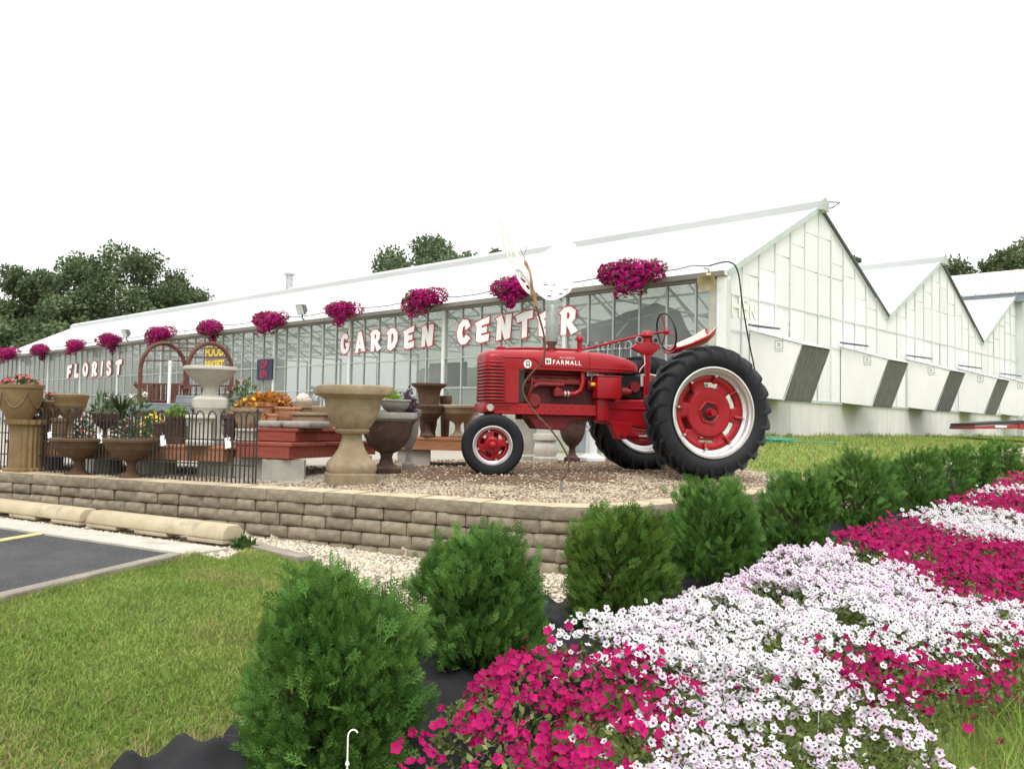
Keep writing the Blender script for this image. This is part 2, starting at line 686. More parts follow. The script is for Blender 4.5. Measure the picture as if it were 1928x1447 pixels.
g = np.random.default_rng(3)
X = g.uniform(-6.5, 5.0, 150000)
Y = g.uniform(4.4, 12.5, 150000)
c_, b_, y_ = zones(X, Y)
d_, p_ = path_dist(X, Y, WP)
bd_, _ = path_dist(X, Y, BUSH)
prob = np.where(d_ > 0.34, c_ * 0.9 + b_ * 0.07 + y_ * 0.12 * (Y < 10), 0)
keep = (g.random(len(X)) < prob) & frame_mask(X, Y, height(X, Y))
m_stone = mat('limestone_chips', (0.42, 0.325, 0.225), (0.61, 0.51, 0.385), rough=0.9, scale=9, tint=(0.3, 1.1), c3=(0.27, 0.15, 0.11), c3scale=30, c3amt=(0.55, 0.62))
stones('pad_gravel', X[keep], Y[keep], 0.016, m_stone, 21)
keep = (d_ < -0.02) & (d_ > -3.2) & (c_ > 0.4) & (~inside(X, Y, LOT)) & (bd_ > 0.1) & frame_mask(X, Y, height(X, Y)) & (X > -6.5) & (g.random(len(X)) < 0.95)
m_stone2 = mat('pale_limestone_chips', (0.58, 0.51, 0.39), (0.74, 0.68, 0.56), rough=0.9, scale=9, tint=(0.55, 1.12), c3=(0.42, 0.26, 0.19), c3scale=40, c3amt=(0.66, 0.7))
stones('strip_gravel', X[keep], Y[keep], 0.016, m_stone2, 22)

def blades(name, X, Y, hgt, wid, mats, seed, straw=None, Z=None, lean=0.55):
    g = np.random.default_rng(seed)
    n = len(X)
    if Z is None:
        Z = height(X, Y)
    h = hgt * g.uniform(0.5, 1.25, n) if np.isscalar(hgt) else hgt * g.uniform(0.6, 1.2, n)
    a = g.uniform(0, 2 * np.pi, n)
    l = np.abs(g.normal(0, lean, n)) * h
    b = g.uniform(0, 2 * np.pi, n)
    w = wid * g.uniform(0.6, 1.3, n)
    dx, dy = np.cos(a) * w, np.sin(a) * w
    P = np.zeros((n, 5, 3))
    lx, ly = np.cos(b) * l, np.sin(b) * l
    P[:, 0] = np.stack([X - dx, Y - dy, Z - 0.005], -1)
    P[:, 1] = np.stack([X + dx, Y + dy, Z - 0.005], -1)
    P[:, 2] = np.stack([X - dx * .7 + lx * .35, Y - dy * .7 + ly * .35, Z + h * .6], -1)
    P[:, 3] = np.stack([X + dx * .7 + lx * .35, Y + dy * .7 + ly * .35, Z + h * .6], -1)
    P[:, 4] = np.stack([X + lx, Y + ly, Z + h], -1)
    F0 = np.array([(0, 1, 3), (0, 3, 2), (2, 3, 4)])
    FF = (F0[None] + 5 * np.arange(n)[:, None, None]).reshape(-1, 3)
    tint = np.repeat(g.random(n), 3)
    mi = None
    if straw is not None:
        mi = np.repeat((g.random(n) < straw).astype(int), 3)
    me = np_mesh(name, P.reshape(-1, 3), FF, mats, mi=mi, tint=tint)
    return put(name, me, kind='stuff')

m_grass = mat('grass_blades', (0.195, 0.30, 0.055), (0.325, 0.41, 0.11), rough=0.6, scale=2.2, tint=(0.6, 1.3), trans=0.3, spec=0.2, contrast=(0.3, 0.7))
m_straw = mat('dry_grass', (0.30, 0.24, 0.11), (0.42, 0.34, 0.17), rough=0.8, scale=3, tint=(0.7, 1.15), trans=0.2, spec=0.15)
n = 420000
X = g.uniform(-4.5, 0.2, n)
Y = g.uniform(2.2, 7.2, n)
c_, b_, y_ = zones(X, Y)
ld_, _ = path_dist(X, Y, np.vstack([LOT, LOT[:1]]))
bd_, _ = path_dist(X, Y, BUSH)
d_, _ = path_dist(X, Y, WP)
keep = (c_ < 0.35) & (~inside(X, Y, LOT)) & (np.abs(ld_) > 0.06) & (bd_ > 0.43 + 0.15 * (vnoise(X, Y, 0.3, 9) - 0.5)) & (d_ < -0.1) & frame_mask(X, Y, height(X, Y))
keep &= ~((vnoise(X, Y, 0.3, 12) > 0.93) & (np.hypot(X + 2.05, Y - 5.25) < 0.5))
X, Y = X[keep], Y[keep]
ed = np.abs(path_dist(X, Y, np.vstack([LOT, LOT[:1]]))[0])
hh = 0.026 + 0.04 * np.exp(-(ed / 0.12) ** 2) + 0.014 * vnoise(X, Y, 0.4, 4)
sw = 0.05 + 0.5 * np.exp(-((bd_[keep] - 0.42) / 0.16) ** 2) + 0.28 * sstep(0.62, 0.85, vnoise(X, Y, 0.45, 14)) + 0.2 * np.exp(-(ed / 0.1) ** 2)
blades('lawn_grass', X, Y, hh, 0.0030, [m_grass, m_straw], 5, straw=sw, lean=0.95)
# the mown lawn on the other side of the flower bed
n = 130000
X = g.uniform(1.2, 6.5, n)
Y = g.uniform(2.5, 9, n)
bd_, _ = path_dist(X, Y, BUSH)
keep = (bd_ < -1.98) & frame_mask(X, Y, height(X, Y), -150)
blades('far_side_grass', X[keep], Y[keep], 0.05, 0.004, [m_grass, m_straw], 6, straw=np.full(keep.sum(), 0.12))
# lawn below the white gable
n = 150000
X = g.uniform(2.5, 22, n)
Y = g.uniform(10.5, 30, n)
c_, b_, y_ = zones(X, Y)
d_, _ = path_dist(X, Y, WP)
gx = (X - 3.68) * 0.689 + (Y - 15) * 0.725
gy = -(X - 3.68) * 0.725 + (Y - 15) * 0.689
keep = (d_ > -1.2) & (c_ + b_ + y_ < 0.4) & (gy < 0.0)
X, Y, gy = X[keep], Y[keep], gy[keep]
hh = 0.06 + 0.12 * np.exp(-(gy / 0.25) ** 2) * vnoise(X, Y, 0.6, 31)
blades('gable_lawn_grass', X, Y, hh, 0.008, [m_grass, m_straw], 7, straw=np.full(len(X), 0.2))

# ------------------------------------------------------------------ parking lot
m_asph = mat('asphalt', (0.036, 0.037, 0.040), (0.072, 0.073, 0.077), rough=0.85, scale=2.2, contrast=(0.3, 0.7), bump=0.5, bscale=220, c3=(0.19, 0.185, 0.18), c3scale=75, c3amt=(0.57, 0.70), spec=0.3)
m_conc = mat('pale_concrete', (0.40, 0.37, 0.31), (0.52, 0.49, 0.42), rough=0.9, scale=5, bump=0.3, bscale=120, c3=(0.25, 0.22, 0.18), c3scale=3, c3amt=(0.58, 0.75))
def sheet(name, poly, z, m, h=0.03):
    return MB().prism(poly, z - h, z).build(name, m, kind='structure')
ASPH = [(-4.6, -2.0), (-2.76, 4.5), (-2.36, 6.3), (-13, 12.75), (-40, 6), (-40, -2)]
sheet('parking_lot', ASPH, 0.604, m_asph)
def off(p, q, a, b):
    d = Vector((q[0] - p[0], q[1] - p[1])).normalized()
    nrm = Vector((-d.y, d.x))
    return [(p[0] + nrm.x * a, p[1] + nrm.y * a), (q[0] + nrm.x * a, q[1] + nrm.y * a), (q[0] + nrm.x * b, q[1] + nrm.y * b), (p[0] + nrm.x * b, p[1] + nrm.y * b)]
sheet('concrete_gutter', off((-2.3, 6.3), (-13, 12.79), 0.0, -0.36), 0.612, m_conc)
m_yel = mat('yellow_line_paint', (0.52, 0.42, 0.15), (0.62, 0.52, 0.22), rough=0.8, scale=20, c3=(0.12, 0.12, 0.11), c3scale=35, c3amt=(0.55, 0.7))
l0, l1 = onz(119, 996, 0.608), onz(0, 1016, 0.608)
ld = (l1 - l0).normalized()
l1 = l0 + ld * 4.5
sheet('parking_line', off((l0.x, l0.y), (l1.x, l1.y), -0.05, 0.05), 0.6085, m_yel, 0.004)

# ------------------------------------------------------------------ wheel stops
m_stop = mat('stop_concrete', (0.40, 0.335, 0.215), (0.50, 0.43, 0.30), rough=0.92, scale=4, bump=0.5, bscale=90, c3=(0.27, 0.235, 0.17), c3scale=5, c3amt=(0.52, 0.75))
def wheel_stop(p, q, label):
    p, q = Vector(p), Vector(q)
    L = (q - p).length
    o = empty('wheel_stop', (p.x, p.y, 0.613), math.atan2(q.y - p.y, q.x - p.x), label, 'wheel stop', 'concrete wheel stops along the lot edge')
    prof = [(-0.105, 0.032), (-0.108, 0.045), (-0.095, 0.10), (-0.055, 0.142), (0.055, 0.142), (0.095, 0.10), (0.108, 0.045), (0.105, 0.032)]
    MB().prism(prof, 0, L, axis='X').build('beam', m_stop, o, bevel=0.012, seg=2, smooth=40)
    for a, b in ((0.0, 0.24 * L), (0.38 * L, 0.62 * L), (0.76 * L, L)):
        MB().prism([(-0.104, 0.0), (-0.106, 0.031), (0.106, 0.031), (0.104, 0.0)], a + 0.004, b - 0.004, axis='X').build('foot', m_stop, o, bevel=0.006)
    return o
wdir = Vector((-0.855, 0.518))
w0 = Vector((-2.16, 6.86))
wheel_stop(w0, w0 + wdir * 1.76, 'sand coloured concrete wheel stop with its worn rounded end by the grass')
w1 = w0 + wdir * 1.86
wheel_stop(w1, w1 + wdir * 1.8, 'sand coloured concrete wheel stop at the end of the yellow parking line')

# ------------------------------------------------------------------ weathered timbers edging the lawn
m_tim = mat('grey_timber', (0.24, 0.21, 0.17), (0.36, 0.32, 0.26), rough=0.95, scale=4, bump=0.8, bscale=40, stretch=(0.6, 9, 9), c3=(0.14, 0.10, 0.07), c3scale=3, c3amt=(0.55, 0.7))
def timber(name, p, q, z, w, label, sink=0.06, top=0.05):
    p, q = Vector(p), Vector(q)
    L = (q - p).length
    mb = MB()
    mb.bx(0, L, -w / 2, w / 2, -sink, top)
    o = mb.build(name, m_tim, bevel=0.012, seg=2, loc=(p.x, p.y, z), rot=(0, 0, math.atan2(q.y - p.y, q.x - p.x)))
    return tag(o, label, 'timber')
timber('landscape_timber', (-3.32, 2.2), (-2.72, 4.38), 0.6, 0.10, 'grey weathered timber edging the lawn, nearer piece along the asphalt')
timber('landscape_timber', (-2.71, 4.42), (-2.32, 6.1), 0.6, 0.10, 'grey weathered timber edging the lawn, farther piece towards the wheel stop')
timber('landscape_timber', (-2.02, 6.86), (-1.45, 6.26), 0.57, 0.13, 'cracked grey timber between the pale gravel and the grass beyond the wheel stop')

# ------------------------------------------------------------------ black landscape fabric under the shrubs
U_ = np.linspace(0.5, 9.6, 420)
Vv = np.linspace(-1, 1, 29)
seg = np.clip(np.floor(U_).astype(int), 0, len(BUSH) - 2)
px = BUSH[seg, 0] + (BUSH[seg + 1, 0] - BUSH[seg, 0]) * (U_ - seg)
py = BUSH[seg, 1] + (BUSH[seg + 1, 1] - BUSH[seg, 1]) * (U_ - seg)
k = np.ones(19) / 19
pxs, pys = np.convolve(np.pad(px, 9, 'edge'), k, 'valid'), np.convolve(np.pad(py, 9, 'edge'), k, 'valid')
tx, ty = np.gradient(pxs), np.gradient(pys)
tl = np.hypot(tx, ty)
nxv, nyv = -ty / tl, tx / tl
FX = pxs[:, None] + nxv[:, None] * (Vv[None] * 0.54 - 0.05)
FY = pys[:, None] + nyv[:, None] * (Vv[None] * 0.54 - 0.05)
FX[:, -1] += 0.05 * (vnoise(U_, U_ * 0, 0.23, 3) - 0.5)
FZ = height(FX, FY) + 0.02 + 0.09 * (vnoise(FX, FY, 0.22, 8)) ** 2 + 0.05 * vnoise(FX, FY, 0.09, 18) ** 3 + 0.05 * np.abs(np.sin(FX * 11 + FY * 5 + 3 * vnoise(FX, FY, 0.5, 6))) ** 3 * sstep(0.3, 1, np.abs(Vv))[None]
FZ[:, -1] -= 0.06
FZ[:, 0] -= 0.05
nU, nV = FX.shape
I = np.arange(nU * nV).reshape(nU, nV)
F = np.stack([I[:-1, :-1], I[1:, :-1], I[1:, 1:], I[:-1, 1:]], -1).reshape(-1, 4)
m_fab = mat('weed_fabric', (0.007, 0.0075, 0.009), (0.016, 0.0165, 0.019), rough=0.7, scale=3, bump=0.3, bscale=300, spec=0.25, c3=(0.10, 0.08, 0.055), c3scale=14, c3amt=(0.66, 0.78))
put('landscape_fabric', np_mesh('landscape_fabric', np.stack([FX, FY, FZ], -1).reshape(-1, 3), F, m_fab, smooth=True), kind='structure')

# dry clippings blown over the fabric edge and the timbers
g = np.random.default_rng(61)
n = 9000
X, Y = g.uniform(-2.2, 0.2, n), g.uniform(2.3, 5.2, n)
bd_, _ = path_dist(X, Y, BUSH)
ok = g.random(n) < np.exp(-((bd_ - 0.46) / 0.10) ** 2)
blades('dry_clippings', X[ok], Y[ok], 0.06, 0.0022, [m_straw], 62, Z=height(X[ok], Y[ok]) + 0.035, lean=1.6)
# ================================================================== retaining wall of split-face blocks
m_blk = mat('wall_block', (0.205, 0.172, 0.122), (0.30, 0.258, 0.19), rough=0.95, scale=16, bump=1.0, bscale=95, rnd=0.16, c3=(0.16, 0.135, 0.10), c3scale=5, c3amt=(0.55, 0.75))
m_cap = mat('wall_cap', (0.42, 0.35, 0.225), (0.52, 0.44, 0.30), rough=0.93, scale=10, bump=0.4, bscale=120, rnd=0.1, c3=(0.36, 0.30, 0.2), c3scale=5, c3amt=(0.6, 0.75))
def block_mesh(seed, L, H, D, split=0.024):
    """split-face block: x along the wall, y into the bank, front face pillowed and rough"""
    r = random.Random(seed)
    nx_, nz_ = 10, 6
    vs, fs = [], []
    tilt, bow = r.uniform(-0.3, 0.3), r.uniform(0.7, 1.2)
    for i in range(nx_ + 1):
        for j in range(nz_ + 1):
            u, w = i / nx_, j / nz_
            pil = (1 - abs(2 * u - 1) ** 5) * (1 - abs(2 * w - 1) ** 3)
            y = 0.012 - split * pil * bow * (1 + tilt * (2 * u - 1)) + (r.uniform(-.0045, .0045) if 0 < i < nx_ and 0 < j < nz_ else 0)
            x = (u - 0.5) * L
            z = w * H
            if i in (0, nx_) and j in (0, nz_):
                x *= 0.975
                z += 0.004 if j == 0 else -0.004
            vs.append((x, y, z))
    idx = lambda i, j: i * (nz_ + 1) + j
    for i in range(nx_):
        for j in range(nz_):
            fs.append((idx(i, j), idx(i + 1, j), idx(i + 1, j + 1), idx(i, j + 1)))
    k = len(vs)
    ta = 0.86
    vs += [(-L / 2 * ta, D, 0), (L / 2 * ta, D, 0), (L / 2 * ta, D, H), (-L / 2 * ta, D, H)]
    bl, br_, tl_, tr_ = idx(0, 0), idx(nx_, 0), idx(0, nz_), idx(nx_, nz_)
    fs += [tuple(idx(i, nz_) for i in range(nx_ + 1)) + (k + 2, k + 3), tuple(idx(i, 0) for i in range(nx_, -1, -1)) + (k, k + 1),
           tuple(idx(0, j) for j in range(nz_ + 1)) + (k + 3, k), tuple(idx(nx_, j) for j in range(nz_, -1, -1)) + (k + 1, k + 2), (k + 1, k, k + 3, k + 2)]
    mb = MB()
    mb.add(vs, fs)
    return mb.mesh('block', smooth=50)
wall = empty('retaining_wall', (0.0, 6.4, 0.5), 0, 'low curving tan retaining wall of split-face concrete blocks below the tractor', 'retaining wall')
bm_ = []
BL, BH, BD = 0.262, 0.102, 0.24
BLS = [0.20, 0.235, 0.262, 0.285]
for s in range(12):
    me = block_mesh(s, BLS[s % 4] - 0.007, BH - 0.005, BD)
    me.materials.append(m_blk)
    bm_.append(me)
cm_ = []
for s in range(4):
    me = block_mesh(40 + s, BL + 0.033, BH - 0.004, BD + 0.06, 0.014)
    me.materials.append(m_cap)
    me.materials.append(m_blk)
    for p in me.polygons:
        if p.normal.y < -0.3:
            p.material_index = 1
    cm_.append(me)
# walk along the path
seglen = np.hypot(*(WP[1:WALL_END + 1] - WP[:WALL_END]).T)
cum = np.concatenate([[0], np.cumsum(seglen)])
def along(s):
    s = min(max(s, 0), cum[-1] - 1e-6)
    i = int(np.searchsorted(cum, s, 'right') - 1)
    t = (s - cum[i]) / seglen[i]
    return WP[i] + (WP[i + 1] - WP[i]) * t
def tang(s):
    a, b = along(s - 0.2), along(s + 0.2)
    d = (b - a) / np.hypot(*(b - a))
    return d
S0 = cum[1] - 1.3
rr = random.Random(5)
inv = Vector((0.0, 6.4, 0.5))
for c in range(5):                         # courses from the top down
    s = S0 + (0.5 if c % 2 else 0.0) * BL
    z = WALL_TOP - 0.004 - (c + 1) * BH
    step = BL + 0.035 if c == 0 else BL
    while s < cum[-1] - 2.3:
        kk = rr.randrange(4)
        step = BL + 0.035 if c == 0 else BLS[kk]
        sm = s + step / 2
        p, d = along(sm), tang(sm)
        nn = np.array([-d[1], d[0]])
        if z + BH > hz(p[0] - nn[0] * .06, p[1] - nn[1] * .06) - 0.03:
            setb = 0.010 * (4 - c)
            q = p + nn * (setb + rr.uniform(-0.010, 0.010) - (0.02 if c == 0 else 0))
            me_ = rr.choice(cm_) if c == 0 else bm_[kk + 4 * rr.randrange(3)]
            put('coping_block' if c == 0 else 'block', me_, wall,
                loc=Vector((q[0], q[1], z)) - inv, rot=(rr.uniform(-.015, .015), rr.uniform(-.012, .012), math.atan2(d[1], d[0]) + rr.uniform(-.035, .035)))
        s += step

# ================================================================== greenhouse range
GO = Vector((3.68, 15.0, 0.0))
GA = math.atan2(0.725, 0.689)
GM = Matrix.Translation(GO) @ Matrix.Rotation(GA, 4, 'Z')
EAVE, RIDGE, FND = 4.27, 6.16, 2.13
BAYW, GLEN = 7.55, 40.7
def gw(x, y, z):
    return GM @ Vector((x, y, z))
m_alu = mat('aluminium_bar', (0.36, 0.385, 0.36), (0.46, 0.48, 0.45), rough=0.5, metal=0.25, scale=3)
m_gut = mat('brown_grey_gutter', (0.22, 0.205, 0.19), (0.32, 0.30, 0.28), rough=0.6, metal=0.2, scale=2, stretch=(1, 0.4, 1))
m_white = mat('white_metal', (0.70, 0.72, 0.70), (0.78, 0.80, 0.78), rough=0.5, scale=2, spec=0.4)
m_pipe = mat('grey_pipe', (0.56, 0.58, 0.55), (0.68, 0.70, 0.67), rough=0.5, scale=3)
m_fibre = panel_mat('gable_panel', (0.825, 0.82, 0.835), (0.89, 0.88, 0.895), trans=0.08, streak=(0.72, 0.725, 0.73), rnd=0.05, amt=(0.55, 0.9))
m_roof = panel_mat('roof_panel', (0.80, 0.82, 0.82), (0.86, 0.87, 0.87), trans=0.36, rough=0.6, rnd=0.015)
m_found = mat('white_base_panel', (0.63, 0.61, 0.58), (0.72, 0.705, 0.675), rough=0.8, scale=1.6, rnd=0.04, c3=(0.50, 0.49, 0.42), c3scale=2.5, c3amt=(0.6, 0.85), stretch=(2, 2, 0.6))
m_seam = mat('seam_strip', (0.46, 0.51, 0.49), (0.54, 0.59, 0.57), rough=0.6, scale=4)
m_joint = mat('joint_grey', (0.58, 0.63, 0.61), (0.66, 0.70, 0.68), rough=0.6, scale=3)
m_glass = glass_mat('greenhouse_glass', tint=(0.77, 0.80, 0.775), haze=0.15, hazecol=(0.50, 0.525, 0.50), refl=0.035)
m_dark = mat('dark_edge', (0.10, 0.105, 0.11), rough=0.6)

def clip(poly, a, b, c):
    """keep a*x + b*y <= c"""
    out = []
    n_ = len(poly)
    for i in range(n_):
        p, q = poly[i], poly[(i + 1) % n_]
        fp, fq = a * p[0] + b * p[1] - c, a * q[0] + b * q[1] - c
        if fp <= 0:
            out.append(p)
        if fp * fq < 0:
            t = fp / (fp - fq)
            out.append((p[0] + (q[0] - p[0]) * t, p[1] + (q[1] - p[1]) * t))
    return out
def area(p):
    return abs(sum(p[i][0] * p[(i + 1) % len(p)][1] - p[(i + 1) % len(p)][0] * p[i][1] for i in range(len(p)))) / 2

SL = (RIDGE - EAVE) / (BAYW / 2)

def greenhouse(bay, length, label):
    x0 = bay * BAYW
    o = empty('greenhouse', gw(x0, 0, 1.2), GA, label, 'greenhouse', 'white greenhouse bays joined side by side')
    Z = -1.2
    def P(mb, name, m, **k):
        return mb.build(name, m, o, **k)
    # base wall below the gable, in panels
    nb = 3
    bw = BAYW / nb
    for i in range(nb):
        mb = MB()
        mb.bx(i * bw + 0.006, (i + 1) * bw - 0.006, 0.03, 0.13, 1.0 + Z, FND - 0.02 + Z)
        P(mb, 'base_panel', m_found)
    mb = MB()
    mb.bx(-0.02, BAYW, 0.0, 0.14, FND - 0.02 + Z, FND + 0.015 + Z)
    P(mb, 'base_flashing', m_seam)
    # gable panels, clipped by the roof line
    nc = 12
    cw = BAYW / nc
    rows_a = [FND + 0.02, 3.30, 3.93, 4.72, 5.35, 6.4]
    rnd = random.Random(bay + 2)
    for i in range(nc):
        xa, xb = i * cw, (i + 1) * cw
        xm = (xa + xb) / 2
        top = EAVE + SL * min(xm, BAYW - xm)
        rows = [FND + 0.02, 3.30, 3.93]
        z = 3.93
        if top > 4.5:
            zz = max(4.35, top - rnd.uniform(0.38, 0.62))
            if zz - 3.93 > 1.15:
                rows.append(4.78)
            rows.append(zz)
        rows.append(7.0)
        for a, b in zip(rows, rows[1:]):
            poly = [(xa + 0.010, a + 0.008), (xb - 0.010, a + 0.008), (xb - 0.010, b - 0.008), (xa + 0.010, b - 0.008)]
            poly = clip(poly, -SL, 1, EAVE - 0.02)
            if poly:
                poly = clip(poly, SL, 1, EAVE + SL * BAYW - 0.02)
            if len(poly) >= 3 and area(poly) > 0.004:
                mb = MB()
                yo = rnd.uniform(-0.008, 0.008)
                mb.prism([(p[0], p[1] + Z) for p in poly], 0.045 + yo, 0.055 + yo, axis='Y')
                P(mb, 'gable_panel', m_fibre)
    # backing bars behind the panel joints (seen as grey seams)
    for i in range(1, nc):
        x = i * cw
        mb = MB()
        mb.bx(x - 0.025, x + 0.025, 0.068, 0.10, FND + Z, EAVE + SL * min(x, BAYW - x) - 0.02 + Z)
        P(mb, 'gable_bar', m_seam)
        mb = MB()
        mb.bx(x - 0.014, x + 0.014, 0.026, 0.035, FND + Z, EAVE + SL * min(x, BAYW - x) - 0.04 + Z)
        P(mb, 'joint_strip', m_joint)
    for zr in (3.30, 3.93):
        mb = MB()
        mb.bx(0.0, BAYW, 0.027, 0.034, zr - 0.011 + Z, zr + 0.011 + Z)
        P(mb, 'joint_strip', m_joint)
    # verge trim
    for s in (0, 1):
        ax = 0 if s == 0 else BAYW
        mb = MB()
        lw_ = 0.08 if s == 0 else 0.0
        pts = [(ax, EAVE - lw_), (BAYW / 2, RIDGE - lw_ - 0.01), (BAYW / 2, RIDGE + 0.03), (ax, EAVE + 0.04)]
        mb.prism([(p[0], p[1] + Z) for p in pts], -0.03, 0.04, axis='Y')
        P(mb, 'verge_trim', m_seam if s == 0 else m_dark)
    # roof: long translucent sheets either side of the ridge
    nr = 17
    rl = length / nr
    for s in (0, 1):
        for i in range(nr):
            mb = MB()
            ya, yb = i * rl + 0.004, (i + 1) * rl - 0.004
            if s == 0:
                q = [(-0.10, EAVE - 0.05), (BAYW / 2 - 0.02, RIDGE)]
            else:
                q = [(BAYW + 0.05, EAVE - 0.03), (BAYW / 2 + 0.02, RIDGE)]
            zo = 0.004 * (i % 2)
            vs = [(q[0][0], ya, q[0][1] + Z + zo), (q[1][0], ya, q[1][1] + Z + zo), (q[1][0], yb, q[1][1] + Z + zo), (q[0][0], yb, q[0][1] + Z + zo)]
            vs += [(a, b_, c - 0.012) for a, b_, c in vs]
            mb.add(vs, [(0, 1, 2, 3), (0, 4, 5, 1), (1, 5, 6, 2), (2, 6, 7, 3), (3, 7, 4, 0)])
            P(mb, 'roof_panel', m_roof)
    # ridge vent flap
    mb = MB()
    mb.prism([(p[0], p[1] + Z) for p in ((BAYW / 2 - 0.17, RIDGE - 0.10), (BAYW / 2 - 0.16, RIDGE + 0.08), (BAYW / 2, RIDGE + 0.19), (BAYW / 2 + 0.16, RIDGE + 0.08), (BAYW / 2 + 0.17, RIDGE - 0.10))],
             -0.12, length, axis='Y')
    rv = P(mb, 'ridge_vent', mat('ridge_vent_grey', (0.42, 0.44, 0.43), (0.50, 0.52, 0.51), rough=0.6, scale=1, stretch=(1, .3, 1)))
    if bay == 0:
        mb = MB()
        mb.tube([(BAYW / 2 + 0.1, -0.02, RIDGE + 0.12 + Z), (BAYW / 2 + 0.26, -0.30, RIDGE + 0.09 + Z), (BAYW / 2 + 0.34, -0.1, RIDGE + 0.02 + Z), (BAYW / 2 + 0.2, 0.0, RIDGE + Z)], 0.014, 6)
        P(mb, 'vent_arm', m_dark)
    return o

G0 = greenhouse(0, GLEN, 'long greenhouse with the lettered glass front and the largest white gable')
G1 = greenhouse(1, 26, 'second white greenhouse bay, its gable joined right of the lettered one')
G2 = greenhouse(2, 22, 'third greenhouse bay at the right, its gable half hidden by the grey shed')

# ---- glass front of the first bay (plane x = 0, facing the yard)
Zc = -1.2
ND = 67
pw = GLEN / ND
SILL = 1.78
BARS = [SILL, 2.36, 3.05, EAVE - 0.12]
def GP(mb, name, m, **k):
    return mb.build(name, m, G0, **k)
mb = MB()
mb.bx(-0.02, 0.12, 0, GLEN, 0.95 + Zc, SILL - 0.03 + Zc)
GP(mb, 'knee_wall', mat('knee_wall_concrete', (0.34, 0.34, 0.31), (0.46, 0.455, 0.42), rough=0.9, scale=2))
mb = MB()
mb.bx(-0.05, 0.13, 0, GLEN, SILL - 0.03 + Zc, SILL + Zc)
GP(mb, 'sill', m_alu)
pane_meshes = []
for a, b in zip(BARS, BARS[1:]):
    mb = MB()
    mb.bx(-0.003, 0.003, 0.012, pw - 0.012, 0.02, b - a - 0.02)
    pane_meshes.append(mb.mesh('glass_pane', mats=m_glass))
mb = MB()
mb.bx(-0.03, 0.03, -0.017, 0.017, 0.0, EAVE - 0.12 - SILL)
bar_mesh = mb.mesh('glazing_bar', mats=m_alu)
mb = MB()
mb.bx(-0.045, 0.07, -0.045, 0.045, 0.0, EAVE - 0.12 - SILL)
post_mesh = mb.mesh('post', mats=m_pipe)
for i in range(ND + 1):
    if i % 6 == 0:
        put('post', post_mesh, G0, loc=(0.03, i * pw, SILL + Zc))
    else:
        put('glazing_bar', bar_mesh, G0, loc=(0.03, i * pw, SILL + Zc))
    if i < ND:
        for k_, a in enumerate(BARS[:-1]):
            put('glass_pane', pane_meshes[k_], G0, loc=(0.03 + 0.004 * math.sin(i * 7.3 + k_), i * pw, a + Zc), rot=(0, 0.004 * math.sin(i * 3.1 + k_ * 2), 0.003 * math.cos(i * 5.7)))
for zb in BARS[1:3]:
    mb = MB()
    mb.bx(0.005, 0.055, 0, GLEN, zb - 0.016 + Zc, zb + 0.016 + Zc)
    GP(mb, 'cross_bar', m_alu)
mb = MB()
mb.bx(-0.03, 0.09, 0, GLEN, EAVE - 0.12 + Zc, EAVE - 0.075 + Zc)
GP(mb, 'head_bar', m_gut)
mb = MB()
mb.prism([(-0.17, EAVE + 0.015 + Zc), (-0.15, EAVE - 0.07 + Zc), (-0.03, EAVE - 0.08 + Zc), (-0.03, EAVE - 0.065 + Zc), (-0.14, EAVE - 0.055 + Zc), (-0.155, EAVE + 0.015 + Zc)], -0.05, GLEN + 0.05, axis='Y')
GP(mb, 'gutter', m_gut)
mb = MB()
mb.bx(-0.10, 0.10, -0.03, 0.12, 1.0 + Zc, EAVE + Zc)
GP(mb, 'corner_post', m_white)
mb = MB()
mb.bx(-0.06, 0.06, 0.125, 0.30, 1.75 + Zc, EAVE - 0.12 + Zc)
GP(mb, 'corner_jamb', mat('beige_jamb', (0.42, 0.41, 0.36), (0.5, 0.49, 0.44), rough=0.7))
# closed far end and inner side
mb = MB()
mb.prism([(0, 1.0 + Zc), (BAYW, 1.0 + Zc), (BAYW, EAVE + Zc), (BAYW / 2, RIDGE + Zc - 0.03), (0, EAVE + Zc)], GLEN - 0.05, GLEN, axis='Y')
GP(mb, 'far_gable', m_fibre)
mb = MB()
mb.bx(0.1, BAYW * 2, 0.3, GLEN - 0.1, 0.9 + Zc, 1.02 + Zc)
GP(mb, 'inner_floor', mat('inner_floor_concrete', (0.28, 0.27, 0.25), (0.36, 0.35, 0.32), rough=0.9))
mb = MB()
mb.bx(BAYW * 2 - 0.1, BAYW * 2, 0.3, 26, 1.0 + Zc, EAVE - 0.1 + Zc)
mb.bx(BAYW - 0.1, BAYW, 26.02, GLEN - 0.1, 1.0 + Zc, EAVE - 0.1 + Zc)
GP(mb, 'inner_wall', mat('inner_wall_sheet', (0.46, 0.50, 0.46), (0.58, 0.62, 0.58), rough=0.8, scale=0.6))
